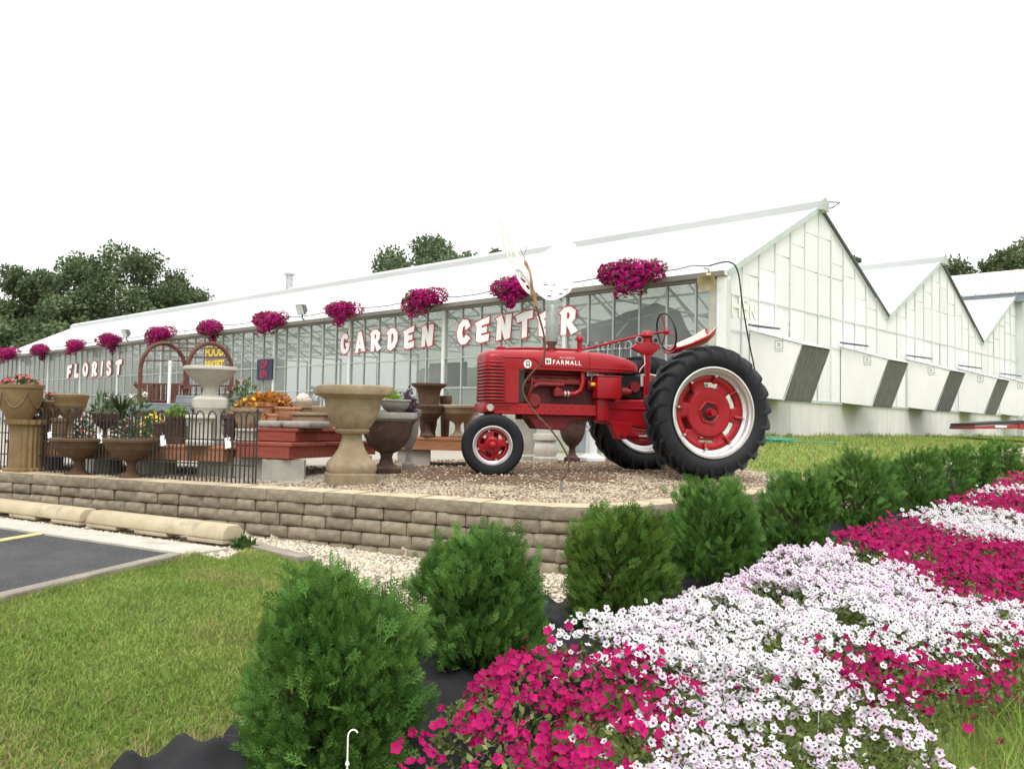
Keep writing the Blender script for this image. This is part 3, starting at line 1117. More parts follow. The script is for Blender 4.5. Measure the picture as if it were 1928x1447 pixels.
# rafters, trusses, posts inside (seen through the glass)
mb = MB()
mb.tube([(0.05, 0, EAVE - 0.07 + Zc), (BAYW / 2, 0, RIDGE - 0.09 + Zc), (BAYW - 0.05, 0, EAVE - 0.07 + Zc)], 0.04, 6)
raf = mb.mesh('rafter', mats=m_pipe)
mb = MB()
mb.tube([(0.1, 0, EAVE - 0.25 + Zc), (BAYW - 0.1, 0, EAVE - 0.25 + Zc)], 0.028, 6)
mb.tube([(0.1, 0, EAVE - 0.25 + Zc), (BAYW * .25, 0, EAVE + SL * BAYW * .25 - 0.1 + Zc), (BAYW / 2, 0, EAVE - 0.25 + Zc), (BAYW * .75, 0, EAVE + SL * BAYW * .25 - 0.1 + Zc), (BAYW - 0.1, 0, EAVE - 0.25 + Zc)], 0.02, 6)
mb.tube([(BAYW - 0.08, 0, 1.0 + Zc), (BAYW - 0.08, 0, EAVE - 0.2 + Zc)], 0.04, 8)
mb.tube([(0.12, 0, 3.3 + Zc), (1.0, 0, EAVE - 0.25 + Zc)], 0.02, 6)
tru = mb.mesh('truss', mats=m_white)
for i in range(1, 34):
    put('rafter', raf, G0, loc=(0, i * 1.2137, 0))
    if i % 2 == 0:
        put('truss', tru, G0, loc=(0, i * 1.2137, 0))
for f in (0.22, 0.45, 0.68, 0.9, 1.1, 1.32, 1.55, 1.78):
    x = f * BAYW / 2
    mb = MB()
    mb.bx(x - 0.03, x + 0.03, 0.2, GLEN - 0.1, EAVE + SL * min(x, BAYW - x) - 0.16 + Zc, EAVE + SL * min(x, BAYW - x) - 0.11 + Zc)
    GP(mb, 'purlin', m_pipe)
# ================================================================== things fixed to the greenhouse
# ---- painted cut-out letters
GLY = {
 'G': [[(.78, .78), (.62, .97), (.38, 1.0), (.12, .80), (.02, .48), (.08, .18), (.28, 0), (.55, .0), (.80, .16), (.88, .50), (.52, .52), (.50, .38), (.62, .36), (.58, .24), (.42, .20), (.32, .32), (.30, .55), (.36, .72), (.48, .78), (.56, .66)]],
 'A': [[(.05, .0), (.36, .98), (.62, 1.0), (.95, .02), (.62, .05), (.57, .2), (.38, .2), (.32, .0)], [(.42, .38), (.55, .38), (.50, .64)]],
 'R': [[(.08, .0), (.12, .75), (.02, .82), (.30, 1.0), (.62, 1.0), (.86, .84), (.82, .55), (.64, .42), (.96, .1), (.62, -.02), (.42, .32), (.37, .32), (.35, .02)], [(.39, .55), (.52, .58), (.58, .72), (.50, .82), (.41, .80)]],
 'D': [[(.10, .05), (.14, .72), (.0, .78), (.35, 1.0), (.66, .98), (.90, .75), (.90, .4), (.68, .1), (.35, -.03)], [(.38, .25), (.52, .32), (.62, .5), (.60, .7), (.48, .78), (.40, .74)]],
 'E': [[(.1, .05), (.12, .6), (.0, .78), (.4, .9), (.88, 1.02), (.86, .76), (.42, .68), (.41, .58), (.74, .62), (.74, .4), (.40, .36), (.40, .26), (.88, .32), (.86, .06), (.35, -.02)]],
 'N': [[(.06, 0), (.12, .78), (.02, .86), (.36, 1.0), (.60, .52), (.62, .98), (.96, 1.0), (.88, .08), (.56, .02), (.37, .48), (.35, .04)]],
 'C': [[(.84, .74), (.66, .98), (.36, 1.0), (.10, .78), (.0, .45), (.10, .14), (.32, -.02), (.62, .02), (.88, .24), (.62, .38), (.48, .24), (.36, .30), (.32, .52), (.38, .72), (.50, .76), (.58, .58)]],
 'T': [[(.34, .0), (.38, .68), (.1, .62), (.02, .88), (.5, 1.0), (.98, 1.02), (.96, .74), (.66, .72), (.62, .04)]],
 'F': [[(.1, .0), (.14, .62), (.02, .78), (.4, .94), (.90, 1.02), (.88, .78), (.42, .7), (.42, .58), (.76, .6), (.74, .38), (.40, .36), (.37, .02)]],
 'L': [[(.1, .05), (.14, 1.0), (.44, .98), (.40, .28), (.88, .34), (.84, .04), (.4, -.02)]],
 'O': [[(.5 + .47 * math.cos(a), .5 + .5 * math.sin(a)) for a in np.linspace(0, 2 * math.pi, 15)[:-1]], [(.5 + .17 * math.cos(a), .52 + .25 * math.sin(a)) for a in np.linspace(0, 2 * math.pi, 11)[:-1]]],
 'I': [[(.28, 0), (.34, 1.0), (.66, 1.0), (.62, .02)]],
 'S': [[(.80, .76), (.6, .98), (.32, 1.0), (.1, .82), (.14, .58), (.5, .44), (.52, .3), (.4, .22), (.3, .36), (.04, .24), (.26, .0), (.56, -.02), (.84, .2), (.82, .46), (.44, .64), (.44, .76), (.54, .76), (.6, .62)]],
}
def curve_mesh(loops, offset, depth, w, h):
    cd = bpy.data.curves.new('tmp', 'CURVE')
    cd.dimensions = '2D'
    cd.fill_mode = 'BOTH'
    for lp in loops:
        sp = cd.splines.new('POLY')
        sp.points.add(len(lp) - 1)
        for p, (a, b) in zip(sp.points, lp):
            p.co = (a * w, b * h, 0, 1)
        sp.use_cyclic_u = True
    cd.extrude = depth
    cd.offset = offset
    ob = bpy.data.objects.new('tmp', cd)
    COL.objects.link(ob)
    bpy.context.view_layer.update()
    me = bpy.data.meshes.new_from_object(ob.evaluated_get(bpy.context.evaluated_depsgraph_get()))
    bpy.data.objects.remove(ob)
    bpy.data.curves.remove(cd)
    return me
def text_mesh(txt, size, depth=0.001, bold=0.0, space=1.0, align='CENTER'):
    cd = bpy.data.curves.new('tmp', 'FONT')
    cd.body = txt
    cd.size = size
    cd.extrude = depth
    cd.offset = bold
    cd.space_character = space
    cd.align_x = align
    ob = bpy.data.objects.new('tmp', cd)
    COL.objects.link(ob)
    bpy.context.view_layer.update()
    me = bpy.data.meshes.new_from_object(ob.evaluated_get(bpy.context.evaluated_depsgraph_get()))
    bpy.data.objects.remove(ob)
    bpy.data.curves.remove(cd)
    return me
def basis(xd, yd):
    xd, yd = Vector(xd).normalized(), Vector(yd).normalized()
    z = xd.cross(yd)
    return Matrix((xd, yd, z)).transposed()

m_let = mat('letter_white', (0.80, 0.80, 0.78), (0.86, 0.86, 0.85), rough=0.6, scale=5)
m_red_let = mat('letter_red', (0.42, 0.035, 0.045), (0.50, 0.06, 0.07), rough=0.6, scale=6)
LETB = basis((0, -1, 0), (0, 0, 1))
def word(txt, ss, zs, w, h, label):
    o = empty('lettering', gw(-0.014, ss[0], zs[0]), GA, label, 'sign', 'red edged white lettering on the greenhouse glass')
    for ch, s, z in zip(txt, ss, zs):
        lp = GLY[ch]
        ww = w * (0.55 if ch == 'I' else 1.0)
        red = curve_mesh(lp, 0.032 * h / 0.53, 0.004, ww, h)
        red.materials.append(m_red_let)
        ro = put('letter', red, o)
        M = Matrix.Translation((0, s - ss[0], z - zs[0])) @ LETB.to_4x4() @ Matrix.Rotation(R(3 * math.sin(s * 9)), 4, 'Z')
        ro.matrix_local = M
        wh = curve_mesh(lp, 0.004, 0.004, ww, h)
        wh.materials.append(m_let)
        wo_ = put('letter_face', wh, ro, loc=(0, 0, 0.009))
    return o
def s_of(px):
    t = (px - 964) / FPX
    return (3.68 - 15 * t) / (0.725 + 0.689 * t)
ss = [s_of(x) for x in (640, 667, 696, 727, 758, 791)]
word('GARDEN', ss, [3.30 + 0.012 * (11 - s) for s in ss], 0.47, 0.53, 'word GARDEN in white letters edged red across the glass front')
ss = [s_of(x) for x in (859, 893, 932, 971, 1011, 1053)]
word('CENTER', ss, [3.31 + 0.010 * (11 - s) for s in ss], 0.50, 0.55, 'word CENTER in white letters edged red behind the tractor exhaust')
ss = [s_of(x) for x in (125, 139, 155, 172, 188, 199, 216)]
word('FLORIST', ss, [3.07 + 0.006 * (30 - s) for s in ss], 0.58, 0.58, 'word FLORIST in white letters edged red at the far left of the glass front')

# ---- hooded fan outlets on the gables
m_hood = mat('hood_sheet', (0.79, 0.775, 0.765), (0.845, 0.835, 0.825), rough=0.55, scale=1.5, c3=(0.50, 0.46, 0.34), c3scale=1.6, c3amt=(0.62, 0.85), stretch=(2, 2, .7), spec=0.4)
m_mesh = mat('hood_screen', (0.11, 0.11, 0.105), (0.24, 0.235, 0.225), rough=0.85, scale=6, stretch=(6, 1, 0.6), bump=0.4, bscale=150)
HW = [0.92, 4.9, 8.85, 12.85, 17.0]
HL = 1.12
hood0 = None
hn = ['first hooded fan outlet, by the corner behind the tractor', 'second hooded fan outlet along the first white gable', 'third hooded fan outlet, first below the middle gable',
      'fourth hooded fan outlet along the white gables', 'last hooded fan outlet, half cut off by the right frame edge']
HP = [(0.0, 3.34), (1.0, 3.04), (0.66, 2.08), (0.0, 2.16)]
m_logo = mat('logo_grey', (0.34, 0.36, 0.36), rough=0.7)
for i, wx in enumerate(HW):
    o = empty('fan_hood', gw(wx, 0.03, 2.1), GA, hn[i], 'fan hood', 'hooded fan outlets on the gable wall')
    zb = -2.1
    sp = [(-d, z + zb) for d, z in HP]
    MB().prism(sp, 0.0, 0.012, axis='X').build('side_panel', m_hood, o)
    MB().prism(sp, HL - 0.012, HL, axis='X').build('side_panel', m_hood, o)
    mb = MB()
    mb.add([(-0.02, 0, 3.35 + zb), (HL + 0.02, 0, 3.35 + zb), (HL + 0.02, -1.03, 3.04 + zb), (-0.02, -1.03, 3.04 + zb), (-0.02, 0, 3.365 + zb), (HL + 0.02, 0, 3.365 + zb), (HL + 0.02, -1.03, 3.055 + zb), (-0.02, -1.03, 3.055 + zb)],
           [(0, 1, 2, 3), (7, 6, 5, 4), (0, 4, 5, 1), (1, 5, 6, 2), (2, 6, 7, 3), (3, 7, 4, 0)])
    mb.build('top_panel', m_white, o)
    mb = MB()
    mb.add([(0.0, -1.0, 3.03 + zb), (HL, -1.0, 3.03 + zb), (HL, -0.655, 2.09 + zb), (0.0, -0.655, 2.09 + zb), (0.0, -0.98, 3.03 + zb), (HL, -0.98, 3.03 + zb), (HL, -0.635, 2.09 + zb), (0.0, -0.635, 2.09 + zb)],
           [(0, 1, 2, 3), (7, 6, 5, 4), (0, 4, 5, 1), (1, 5, 6, 2), (2, 6, 7, 3), (3, 7, 4, 0)])
    mb.build('screen', m_mesh, o)
    mb = MB()
    mb.add([(0.0, 0, 2.14 + zb), (HL, 0, 2.14 + zb), (HL, -0.64, 2.075 + zb), (0.0, -0.64, 2.075 + zb), (0.0, 0, 2.155 + zb), (HL, 0, 2.155 + zb), (HL, -0.64, 2.09 + zb), (0.0, -0.64, 2.09 + zb)],
           [(0, 1, 2, 3), (7, 6, 5, 4), (0, 4, 5, 1), (1, 5, 6, 2), (2, 6, 7, 3), (3, 7, 4, 0)])
    mb.build('bottom_panel', m_dark, o)
    MB().tube([(0.05, -0.02, 3.43 + zb), (0.05, -0.42, 3.36 + zb)], 0.014, 6).tube([(-0.1, -0.02, 3.44 + zb), (-0.1, -0.62, 3.33 + zb)], 0.02, 6).build('support_rod', m_dark, o)
    # maker's mark: framed double-bar emblem with a line of lettering under it
    mb = MB()
    cy, cz = -0.56, 3.06 + zb
    for a, b, c, d in ((-.08, .08, .06, .075), (-.08, .08, -.075, -.06), (-.08, -.065, -.06, .06), (.065, .08, -.06, .06), (-.035, .035, .015, .03), (-.035, .035, -.03, -.015), (-.012, .012, -.015, .015)):
        mb.bx(-0.003, 0.0, cy + a, cy + b, cz + c, cz + d)
    for k in range(6):
        mb.bx(-0.003, 0.0, cy - 0.075 + k * 0.026, cy - 0.06 + k * 0.026, cz - 0.125, cz - 0.095)
    mb.build('emblem', m_logo, o)

# ---- faded yellow and pink paint lettering on the gable
m_yfade = mat('faded_yellow_paint', (0.80, 0.80, 0.58), (0.80, 0.845, 0.80), rough=0.7, scale=9, contrast=(0.35, 0.6))
fade = empty('painted_lettering', gw(0.30, 0.03, 3.5), GA, 'faded yellow painted letters HEN flaking off the white gable', 'sign')
for k, ch in enumerate('HEN'):
    me = text_mesh(ch, 0.52 if k < 2 else 0.34, 0.001, 0.012)
    me.materials.append(m_yfade)
    lo = put('letter', me, fade)
    lo.matrix_local = Matrix.Translation((0.12 + k * 0.31, 0.003, 0.06 + (0.0 if k < 2 else 0.02))) @ basis((1, 0, 0), (0, 0, 1)).to_4x4()

# ---- chimney pipe on the ridge
ch = empty('flue_pipe', gw(BAYW / 2, 19.95, RIDGE - 0.02), GA, 'galvanised flue pipe with a flat cap standing on the greenhouse ridge', 'flue pipe')
m_galv = mat('galvanised', (0.42, 0.43, 0.44), (0.58, 0.59, 0.60), rough=0.42, metal=0.7, scale=9, spec=0.5)
MB().tube([(0, 0, -0.2), (0, 0, 0.62)], 0.13, 16).build('pipe', m_galv, ch, smooth=40)
MB().tube([(0, 0, -0.16), (0, 0, -0.1)], 0.17, 16).build('flashing', m_galv, ch, smooth=40)
MB().lathe([(0.0, 0.70), (0.2, 0.66), (0.2, 0.72), (0.02, 0.78), (0.0, 0.78)], 16).build('cap', m_galv, ch, smooth=40)
MB().tube([(0.1, 0, 0.6), (0.1, 0, 0.68)], 0.012, 5).tube([(-0.1, 0, 0.6), (-0.1, 0, 0.68)], 0.012, 5).build('cap_bracket', m_galv, ch)

# ---- floodlights over the gutter
m_flood = mat('floodlight_body', (0.08, 0.085, 0.085), (0.13, 0.13, 0.13), rough=0.5)
m_lens = mat('floodlight_lens', (0.45, 0.50, 0.50), (0.58, 0.62, 0.62), rough=0.15, spec=0.6)
for px, lab in ((578, 'black floodlight on the eave above the middle of the glass front'), (246, 'black floodlight on the eave near the far left flower baskets')):
    s_ = s_of(px)
    o = empty('floodlight', gw(-0.22, s_, EAVE + 0.02), GA, lab, 'floodlight', 'floodlights on the greenhouse eave')
    MB().tube([(0.12, 0, -0.05), (0.0, 0, 0.05), (0.0, 0, 0.16)], 0.022, 8).build('bracket', m_flood, o)
    rot = Euler((0, R(-22), R(10)))
    mb = MB()
    mb.lathe([(0.12, 0.10), (0.20, -0.06), (0.2, -0.10)], 4, axis='X', rot=math.pi / 4, c=(0, 0, 0))
    mb.build('housing', m_flood, o, bevel=0.01, loc=(0, 0, 0.3), rot=rot)
    MB().bx(-0.115, -0.103, -0.125, 0.125, -0.125, 0.125).build('lens', m_lens, o, loc=(0, 0, 0.3), rot=rot)

# ---- loudspeaker horn at the corner
m_horn = mat('tan_horn', (0.52, 0.42, 0.28), (0.62, 0.52, 0.36), rough=0.6, scale=6)
o = empty('horn_speaker', gw(-0.22, 0.22, EAVE - 0.10), GA + R(200), 'tan loudspeaker horn under the greenhouse corner', 'loudspeaker')
MB().lathe([(0.02, -0.16), (0.045, -0.15), (0.05, -0.02), (0.065, 0.05), (0.10, 0.12), (0.16, 0.17), (0.15, 0.17), (0.09, 0.11), (0.03, 0.03), (0.0, 0.02)], 18, axis='X', sq=0.25).build('horn', m_horn, o, smooth=50, rot=(0, R(40), 0))
MB().tube([(-0.03, 0, 0.04), (-0.05, 0, 0.16), (-0.12, -0.1, 0.2)], 0.015, 6).build('bracket', m_gut, o)

# ---- drooping cables
m_cab = mat('black_cable', (0.03, 0.03, 0.032), rough=0.6)
def cable(pts, r, name, label, cat):
    pts = [Vector(p) for p in pts]
    return tag(MB().tube(pts, r, 5).build(name, m_cab, smooth=60), label, cat)
c0 = [gw(-0.25, 0.2, EAVE + 0.10), gw(-0.1, -0.1, EAVE + 0.16), gw(0.12, -0.16, EAVE + 0.02), gw(0.32, -0.14, EAVE - 0.5), gw(0.58, -0.12, EAVE - 1.1), gw(0.85, -0.1, EAVE - 1.62), gw(1.05, -0.08, EAVE - 2.1)]
def smooth_pts(P, k=6):
    out = []
    for i in range(len(P) - 1):
        p0, p1, p2, p3 = P[max(i - 1, 0)], P[i], P[i + 1], P[min(i + 2, len(P) - 1)]
        for j in range(k):
            t = j / k
            out.append(0.5 * ((2 * p1) + (p2 - p0) * t + (2 * p0 - 5 * p1 + 4 * p2 - p3) * t * t + (3 * p1 - p0 - 3 * p2 + p3) * t ** 3))
    out.append(P[-1])
    return out
cable(smooth_pts(c0), 0.014, 'power_cable', 'black power cable drooping down the white gable from the corner', 'cable')
BASK_S = [1.8, 4.9, 7.7, 10.9, 14.4, 17.8, 21.4, 25.5, 29.0, 32.9, 37.2]
cp = [gw(-0.25, 0.2, EAVE + 0.10)]
for a, b in zip([0.2] + BASK_S, BASK_S):
    for k in range(1, 6):
        t = k / 5
        cp.append(gw(-0.24, lerp(a, b, t), EAVE + 0.12 + 0.1 - 0.45 * t * (1 - t)))
cable(cp, 0.010, 'string_light_cable', 'thin dark cable strung along the eave between the flower baskets', 'cable')

# ================================================================== tractor
TF = Vector((-0.954, -0.3, 0)).normalized()
TA = math.atan2(TF.y, TF.x)
m_red = mat('tractor_red', (0.275, 0.004, 0.010), (0.33, 0.007, 0.014), rough=0.36, scale=2.5, coat=0.10, spec=0.32, c3=(0.28, 0.012, 0.016), c3scale=14, c3amt=(0.62, 0.72))
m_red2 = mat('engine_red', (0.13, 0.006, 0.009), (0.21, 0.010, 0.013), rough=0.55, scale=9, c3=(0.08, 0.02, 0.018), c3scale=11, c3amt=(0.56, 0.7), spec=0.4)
m_rub = mat('tyre_rubber', (0.007, 0.0075, 0.010), (0.014, 0.015, 0.019), rough=0.5, scale=5, bump=0.25, bscale=60, spec=0.3, c3=(0.03, 0.028, 0.027), c3scale=3, c3amt=(0.66, 0.8))
m_sil = mat('silver_rim', (0.60, 0.60, 0.60), (0.72, 0.72, 0.72), rough=0.32, metal=0.55, scale=6, spec=0.5, c3=(0.45, 0.42, 0.38), c3scale=5, c3amt=(0.6, 0.75))
m_blk2 = mat('black_parts', (0.015, 0.015, 0.016), rough=0.4)
m_stackm = mat('aluminium_stack', (0.22, 0.23, 0.22), (0.30, 0.31, 0.30), rough=0.42, metal=0.6, scale=8)
m_rustm = mat('rusty_collar', (0.12, 0.06, 0.045), (0.20, 0.10, 0.07), rough=0.85, scale=20)
m_seatw = mat('seat_cream', (0.66, 0.56, 0.42), (0.74, 0.65, 0.5), rough=0.5, scale=5)
m_bolt = mat('bolt_metal', (0.45, 0.42, 0.40), rough=0.4, metal=0.6)
m_hole = mat('hole_shade', (0.02, 0.012, 0.012), rough=0.8)  # near-black puts the shade of holes and slat gaps into colour
m_ywl = mat('yellow_cap', (0.72, 0.45, 0.03), rough=0.45)
m_wht = mat('decal_white', (0.80, 0.80, 0.78), rough=0.5)
TSX = 0.955
TR = empty('tractor', (1.875, 10.1, 1.035), TA, 'glossy red vintage row-crop tractor parked on the gravel pad', 'tractor')
TR.scale = (TSX, 1, 1)
def T(mb, name, m, parent=None, **k):
    return mb.build(name, m, parent or TR, **k)

# ---- rear wheels
def rear_tyre_mesh():
    mb = MB()
    w = 0.14
    pr = [(0.455, -0.105), (0.475, -0.125), (0.54, -0.148), (0.59, -0.146), (0.628, -0.128), (0.645, -0.09), (0.652, 0.0), (0.645, 0.09), (0.628, 0.128), (0.59, 0.146), (0.54, 0.148), (0.475, 0.125), (0.455, 0.105)]
    mb.lathe(pr + pr[:1], 56, axis='Y', cap=False)
    nl = 23
    for sgn in (-1, 1):
        for k_ in range(nl):
            a0 = 2 * math.pi * (k_ + (0.5 if sgn > 0 else 0)) / nl
            st = []
            for f, r, da in ((-0.06, 0.682, 0.0), (0.3, 0.684, 0.07), (0.65, 0.682, 0.15), (0.95, 0.668, 0.22), (1.06, 0.632, 0.25), (1.10, 0.585, 0.265)):
                y = sgn * f * w
                hw = 0.030 if f < 0.9 else 0.024
                an = a0 + da
                tt = 0.05
                st.append([((r) * math.cos(an - hw), y, (r) * math.sin(an - hw)), ((r) * math.cos(an + hw), y, (r) * math.sin(an + hw)),
                           ((r - tt) * math.cos(an + hw * 1.5), y * (0.96 if f > 0.9 else 1), (r - tt) * math.sin(an + hw * 1.5)), ((r - tt) * math.cos(an - hw * 1.5), y * (0.96 if f > 0.9 else 1), (r - tt) * math.sin(an - hw * 1.5))])
            vs = [p for s in st for p in s]
            fs = []
            for i in range(len(st) - 1):
                for j in range(4):
                    j2 = (j + 1) % 4
                    fs.append((i * 4 + j, i * 4 + j2, (i + 1) * 4 + j2, (i + 1) * 4 + j))
            fs += [(0, 1, 2, 3), tuple(len(vs) - 4 + j for j in (3, 2, 1, 0))]
            mb.add(vs, fs)
    return mb.mesh('tyre', smooth=38, mats=m_rub)
rtm = rear_tyre_mesh()
def polar_disc(rings, prof, slots, na=72, th=0.012):
    """disc about Y made of rings (r, y); slots = (ring index, centre, half width) left open"""
    mb = MB()
    vs, fs = [], []
    for (r, y) in prof:
        for k_ in range(na):
            a = 2 * math.pi * k_ / na
            vs.append((r * math.cos(a), y, r * math.sin(a)))
    for i in range(len(prof) - 1):
        for k_ in range(na):
            am = 2 * math.pi * (k_ + 0.5) / na
            skip = False
            for (ri, c, hw) in slots:
                d = (am - c + math.pi) % (2 * math.pi) - math.pi
                if i in ri and abs(d) < hw:
                    skip = True
            if not skip:
                k2 = (k_ + 1) % na
                fs.append((i * na + k_, i * na + k2, (i + 1) * na + k2, (i + 1) * na + k_))
    mb.add(vs, fs)
    return mb
def solid(o, th):
    md = o.modifiers.new('thickness', 'SOLIDIFY')
    md.thickness = th
    md.offset = 0
    return o
rim_m = MB().lathe([(0.458, -0.12), (0.466, -0.135), (0.452, -0.138), (0.44, -0.11), (0.425, -0.10), (0.415, -0.06), (0.385, -0.045), (0.385, 0.045), (0.415, 0.06), (0.425, 0.10), (0.44, 0.11), (0.452, 0.138), (0.466, 0.135), (0.458, 0.12), (0.458, -0.12)], 64, axis='Y', cap=False).mesh('rim', smooth=30, mats=m_sil)
slots = [([3], R(35 + 60 * k_), R(17)) for k_ in range(6)]
disc_mb = polar_disc(None, [(0.075, 0.02), (0.10, 0.028), (0.235, 0.028), (0.255, 0.008), (0.312, 0.002), (0.335, 0.012), (0.384, 0.03)], slots)
disc_m = disc_mb.mesh('disc', smooth=35, mats=m_red)
def rear_wheel(y, side):
    o = put('rear_wheel', rtm, TR, loc=(0, y, 0.71))
    o.scale = (1.05 / TSX, 1, 1.05)
    put('rim', rim_m, o)
    d = put('disc', disc_m, o, rot=(0, 0, 0 if side > 0 else math.pi))
    solid(d, 0.014)
    s = side
    mb = MB()
    hexp = [(0.128 * math.cos(R(60 * k_ + 10)), 0.128 * math.sin(R(60 * k_ + 10))) for k_ in range(6)]
    mb.prism(hexp, -0.09 * s, -0.085 * s, axis='Y')
    T(mb, 'hub_recess', m_hole, o, loc=(0, 0.116 * s, 0))
    mb = MB()
    ring = [(0.118 * math.cos(R(60 * k_ + 10)), 0.118 * math.sin(R(60 * k_ + 10))) for k_ in range(6)]
    for k_ in range(6):
        a, b = ring[k_], ring[(k_ + 1) % 6]
        mb.tube([(a[0], 0.034 * s, a[1]), (b[0], 0.034 * s, b[1])], 0.014, 6)
    T(mb, 'hub_collar', m_red, o, smooth=50)
    mb = MB()
    mb.tube([(0, -0.1 * s, 0), (0, 0.05 * s, 0)], 0.05, 14).tube([(0, 0.05 * s, 0), (0, 0.13 * s, 0)], 0.032, 12)
    T(mb, 'axle_end', m_red, o, smooth=40)
    for k_ in range(8):
        a = R(45 * k_ + 8)
        mb = MB()
        ca, sa = math.cos(a), math.sin(a)
        mb.tube([(0.30 * ca, 0.03 * s, 0.30 * sa), (0.375 * ca, 0.06 * s, 0.375 * sa)], 0.017, 6)
        T(mb, 'clamp', m_red, o, smooth=40)
        mb = MB()
        mb.tube([(0.375 * ca, 0.05 * s, 0.375 * sa), (0.375 * ca, 0.085 * s, 0.375 * sa)], 0.013, 6)
        T(mb, 'bolt', m_bolt, o)
    return o
rear_wheel(0.785, 1)
rear_wheel(-0.785, -1)

# ---- front wheels, turned a little
STEER = R(15.8)
ft = MB().lathe([(0.185, -0.06), (0.20, -0.068), (0.25, -0.078), (0.285, -0.07), (0.303, -0.05), (0.306, -0.034), (0.299, -0.030), (0.299, -0.024), (0.311, -0.02), (0.311, -0.006), (0.302, -0.003), (0.302, 0.003), (0.311, 0.006), (0.311, 0.02), (0.299, 0.024), (0.299, 0.03), (0.306, 0.034), (0.303, 0.05), (0.285, 0.07), (0.25, 0.078), (0.20, 0.068), (0.185, 0.06), (0.185, -0.06)], 48, axis='Y', cap=False).mesh('tyre', smooth=30, mats=m_rub)
fr = MB().lathe([(0.190, -0.062), (0.196, -0.07), (0.186, -0.072), (0.175, -0.05), (0.16, -0.04), (0.16, 0.04), (0.175, 0.05), (0.186, 0.072), (0.196, 0.07), (0.190, 0.062), (0.190, -0.062)], 40, axis='Y', cap=False).mesh('rim', smooth=30, mats=m_sil)
fd = polar_disc(None, [(0.03, 0.05), (0.055, 0.05), (0.072, 0.028), (0.088, 0.022), (0.128, 0.022), (0.162, 0.01)], [([3], R(30 + 90 * k_), R(27)) for k_ in range(4)], na=60).mesh('disc', smooth=35, mats=m_red)
for s in (1, -1):
    o = put('front_wheel', ft, TR, loc=(2.28 + 0.185 * s * math.sin(STEER), 0.185 * s * math.cos(STEER), 0.322), rot=(R(-3 * s), 0, -STEER))
    o.scale = (1.07 / TSX, 1.04, 1.07)
    put('rim', fr, o)
    d = put('disc', fd, o, rot=(0, 0, 0 if s > 0 else math.pi))
    solid(d, 0.01)
    mb = MB()
    mb.lathe([(0.0, 0.088 * s), (0.025, 0.085 * s), (0.045, 0.065 * s), (0.05, 0.03 * s), (0.05, -0.05 * s)], 16, axis='Y')
    T(mb, 'hub_cap', m_red, o, smooth=40)
    for k_ in range(4):
        a = R(75 + 90 * k_)
        T(MB().tube([(0.145 * math.cos(a), 0.01 * s, 0.145 * math.sin(a)), (0.145 * math.cos(a), 0.042 * s, 0.145 * math.sin(a))], 0.011, 6), 'bolt', m_bolt, o)

# ---- hood and fuel tank, lofted
SEC = [(2.432, 0.150, 1.285, 1.16), (2.425, 0.185, 1.312, 1.15), (2.405, 0.208, 1.328, 1.14), (2.36, 0.220, 1.340, 1.14), (2.25, 0.226, 1.350, 1.14), (1.9, 0.230, 1.362, 1.14),
       (1.5, 0.230, 1.370, 1.14), (1.2, 0.230, 1.374, 1.14), (1.0, 0.228, 1.366, 1.14), (0.85, 0.220, 1.348, 1.142), (0.72, 0.205, 1.320, 1.146), (0.62, 0.185, 1.288, 1.152), (0.56, 0.158, 1.258, 1.16), (0.535, 0.12, 1.235, 1.175)]
def hood_section(w, zt, zb, n=18):
    pts = []
    zs = zb + 0.42 * (zt - zb)
    pts.append((w * 0.985, zb))
    pts.append((w, zb + 0.2 * (zt - zb)))
    for k_ in range(n + 1):
        a = math.pi * k_ / n
        c, s = math.cos(a), math.sin(a)
        e = 2 / 2.9
        pts.append((w * math.copysign(abs(c) ** e, c), zs + (zt - zs) * abs(s) ** e))
    pts.append((-w, zb + 0.2 * (zt - zb)))
    pts.append((-w * 0.985, zb))
    return pts
def loft(secs, fn):
    mb = MB()
    rows = [[(x, y, z) for (y, z) in fn(w, zt, zb)] for x, w, zt, zb in secs]
    m_ = len(rows[0])
    vs = [p for r in rows for p in r]
    fs = []
    for i in range(len(rows) - 1):
        for j in range(m_ - 1):
            fs.append((i * m_ + j, i * m_ + j + 1, (i + 1) * m_ + j + 1, (i + 1) * m_ + j))
        fs.append((i * m_ + m_ - 1, i * m_, (i + 1) * m_, (i + 1) * m_ + m_ - 1))
    fs.append(tuple(range(m_)))
    fs.append(tuple((len(rows) - 1) * m_ + j for j in range(m_))[::-1])
    mb.add(vs, fs)
    return mb
hood_front = [s for s in SEC if s[0] >= 1.2]
hood_rear = [s for s in SEC if s[0] <= 1.2]
hood_front[-1] = (1.203, 0.230, 1.374, 1.14)
hood_rear[0] = (1.197, 0.2285, 1.3725, 1.141)
T(loft(hood_front, hood_section), 'hood', m_red, smooth=40)
T(loft(hood_rear, hood_section), 'fuel_tank', m_red, smooth=40)
# pressed styling line
for s in (1, -1):
    p = [(0.60, 0.196, 1.178), (0.75, 0.214, 1.178), (0.95, 0.229, 1.178), (1.3, 0.232, 1.178), (1.76, 0.232, 1.180), (1.81, 0.232, 1.20), (1.85, 0.232, 1.24), (1.90, 0.231, 1.262), (2.08, 0.229, 1.262), (2.25, 0.226, 1.260)]
    T(MB().tube([(a, b * s, c) for a, b, c in p], 0.007, 6), 'styling_bead', m_red, smooth=60)
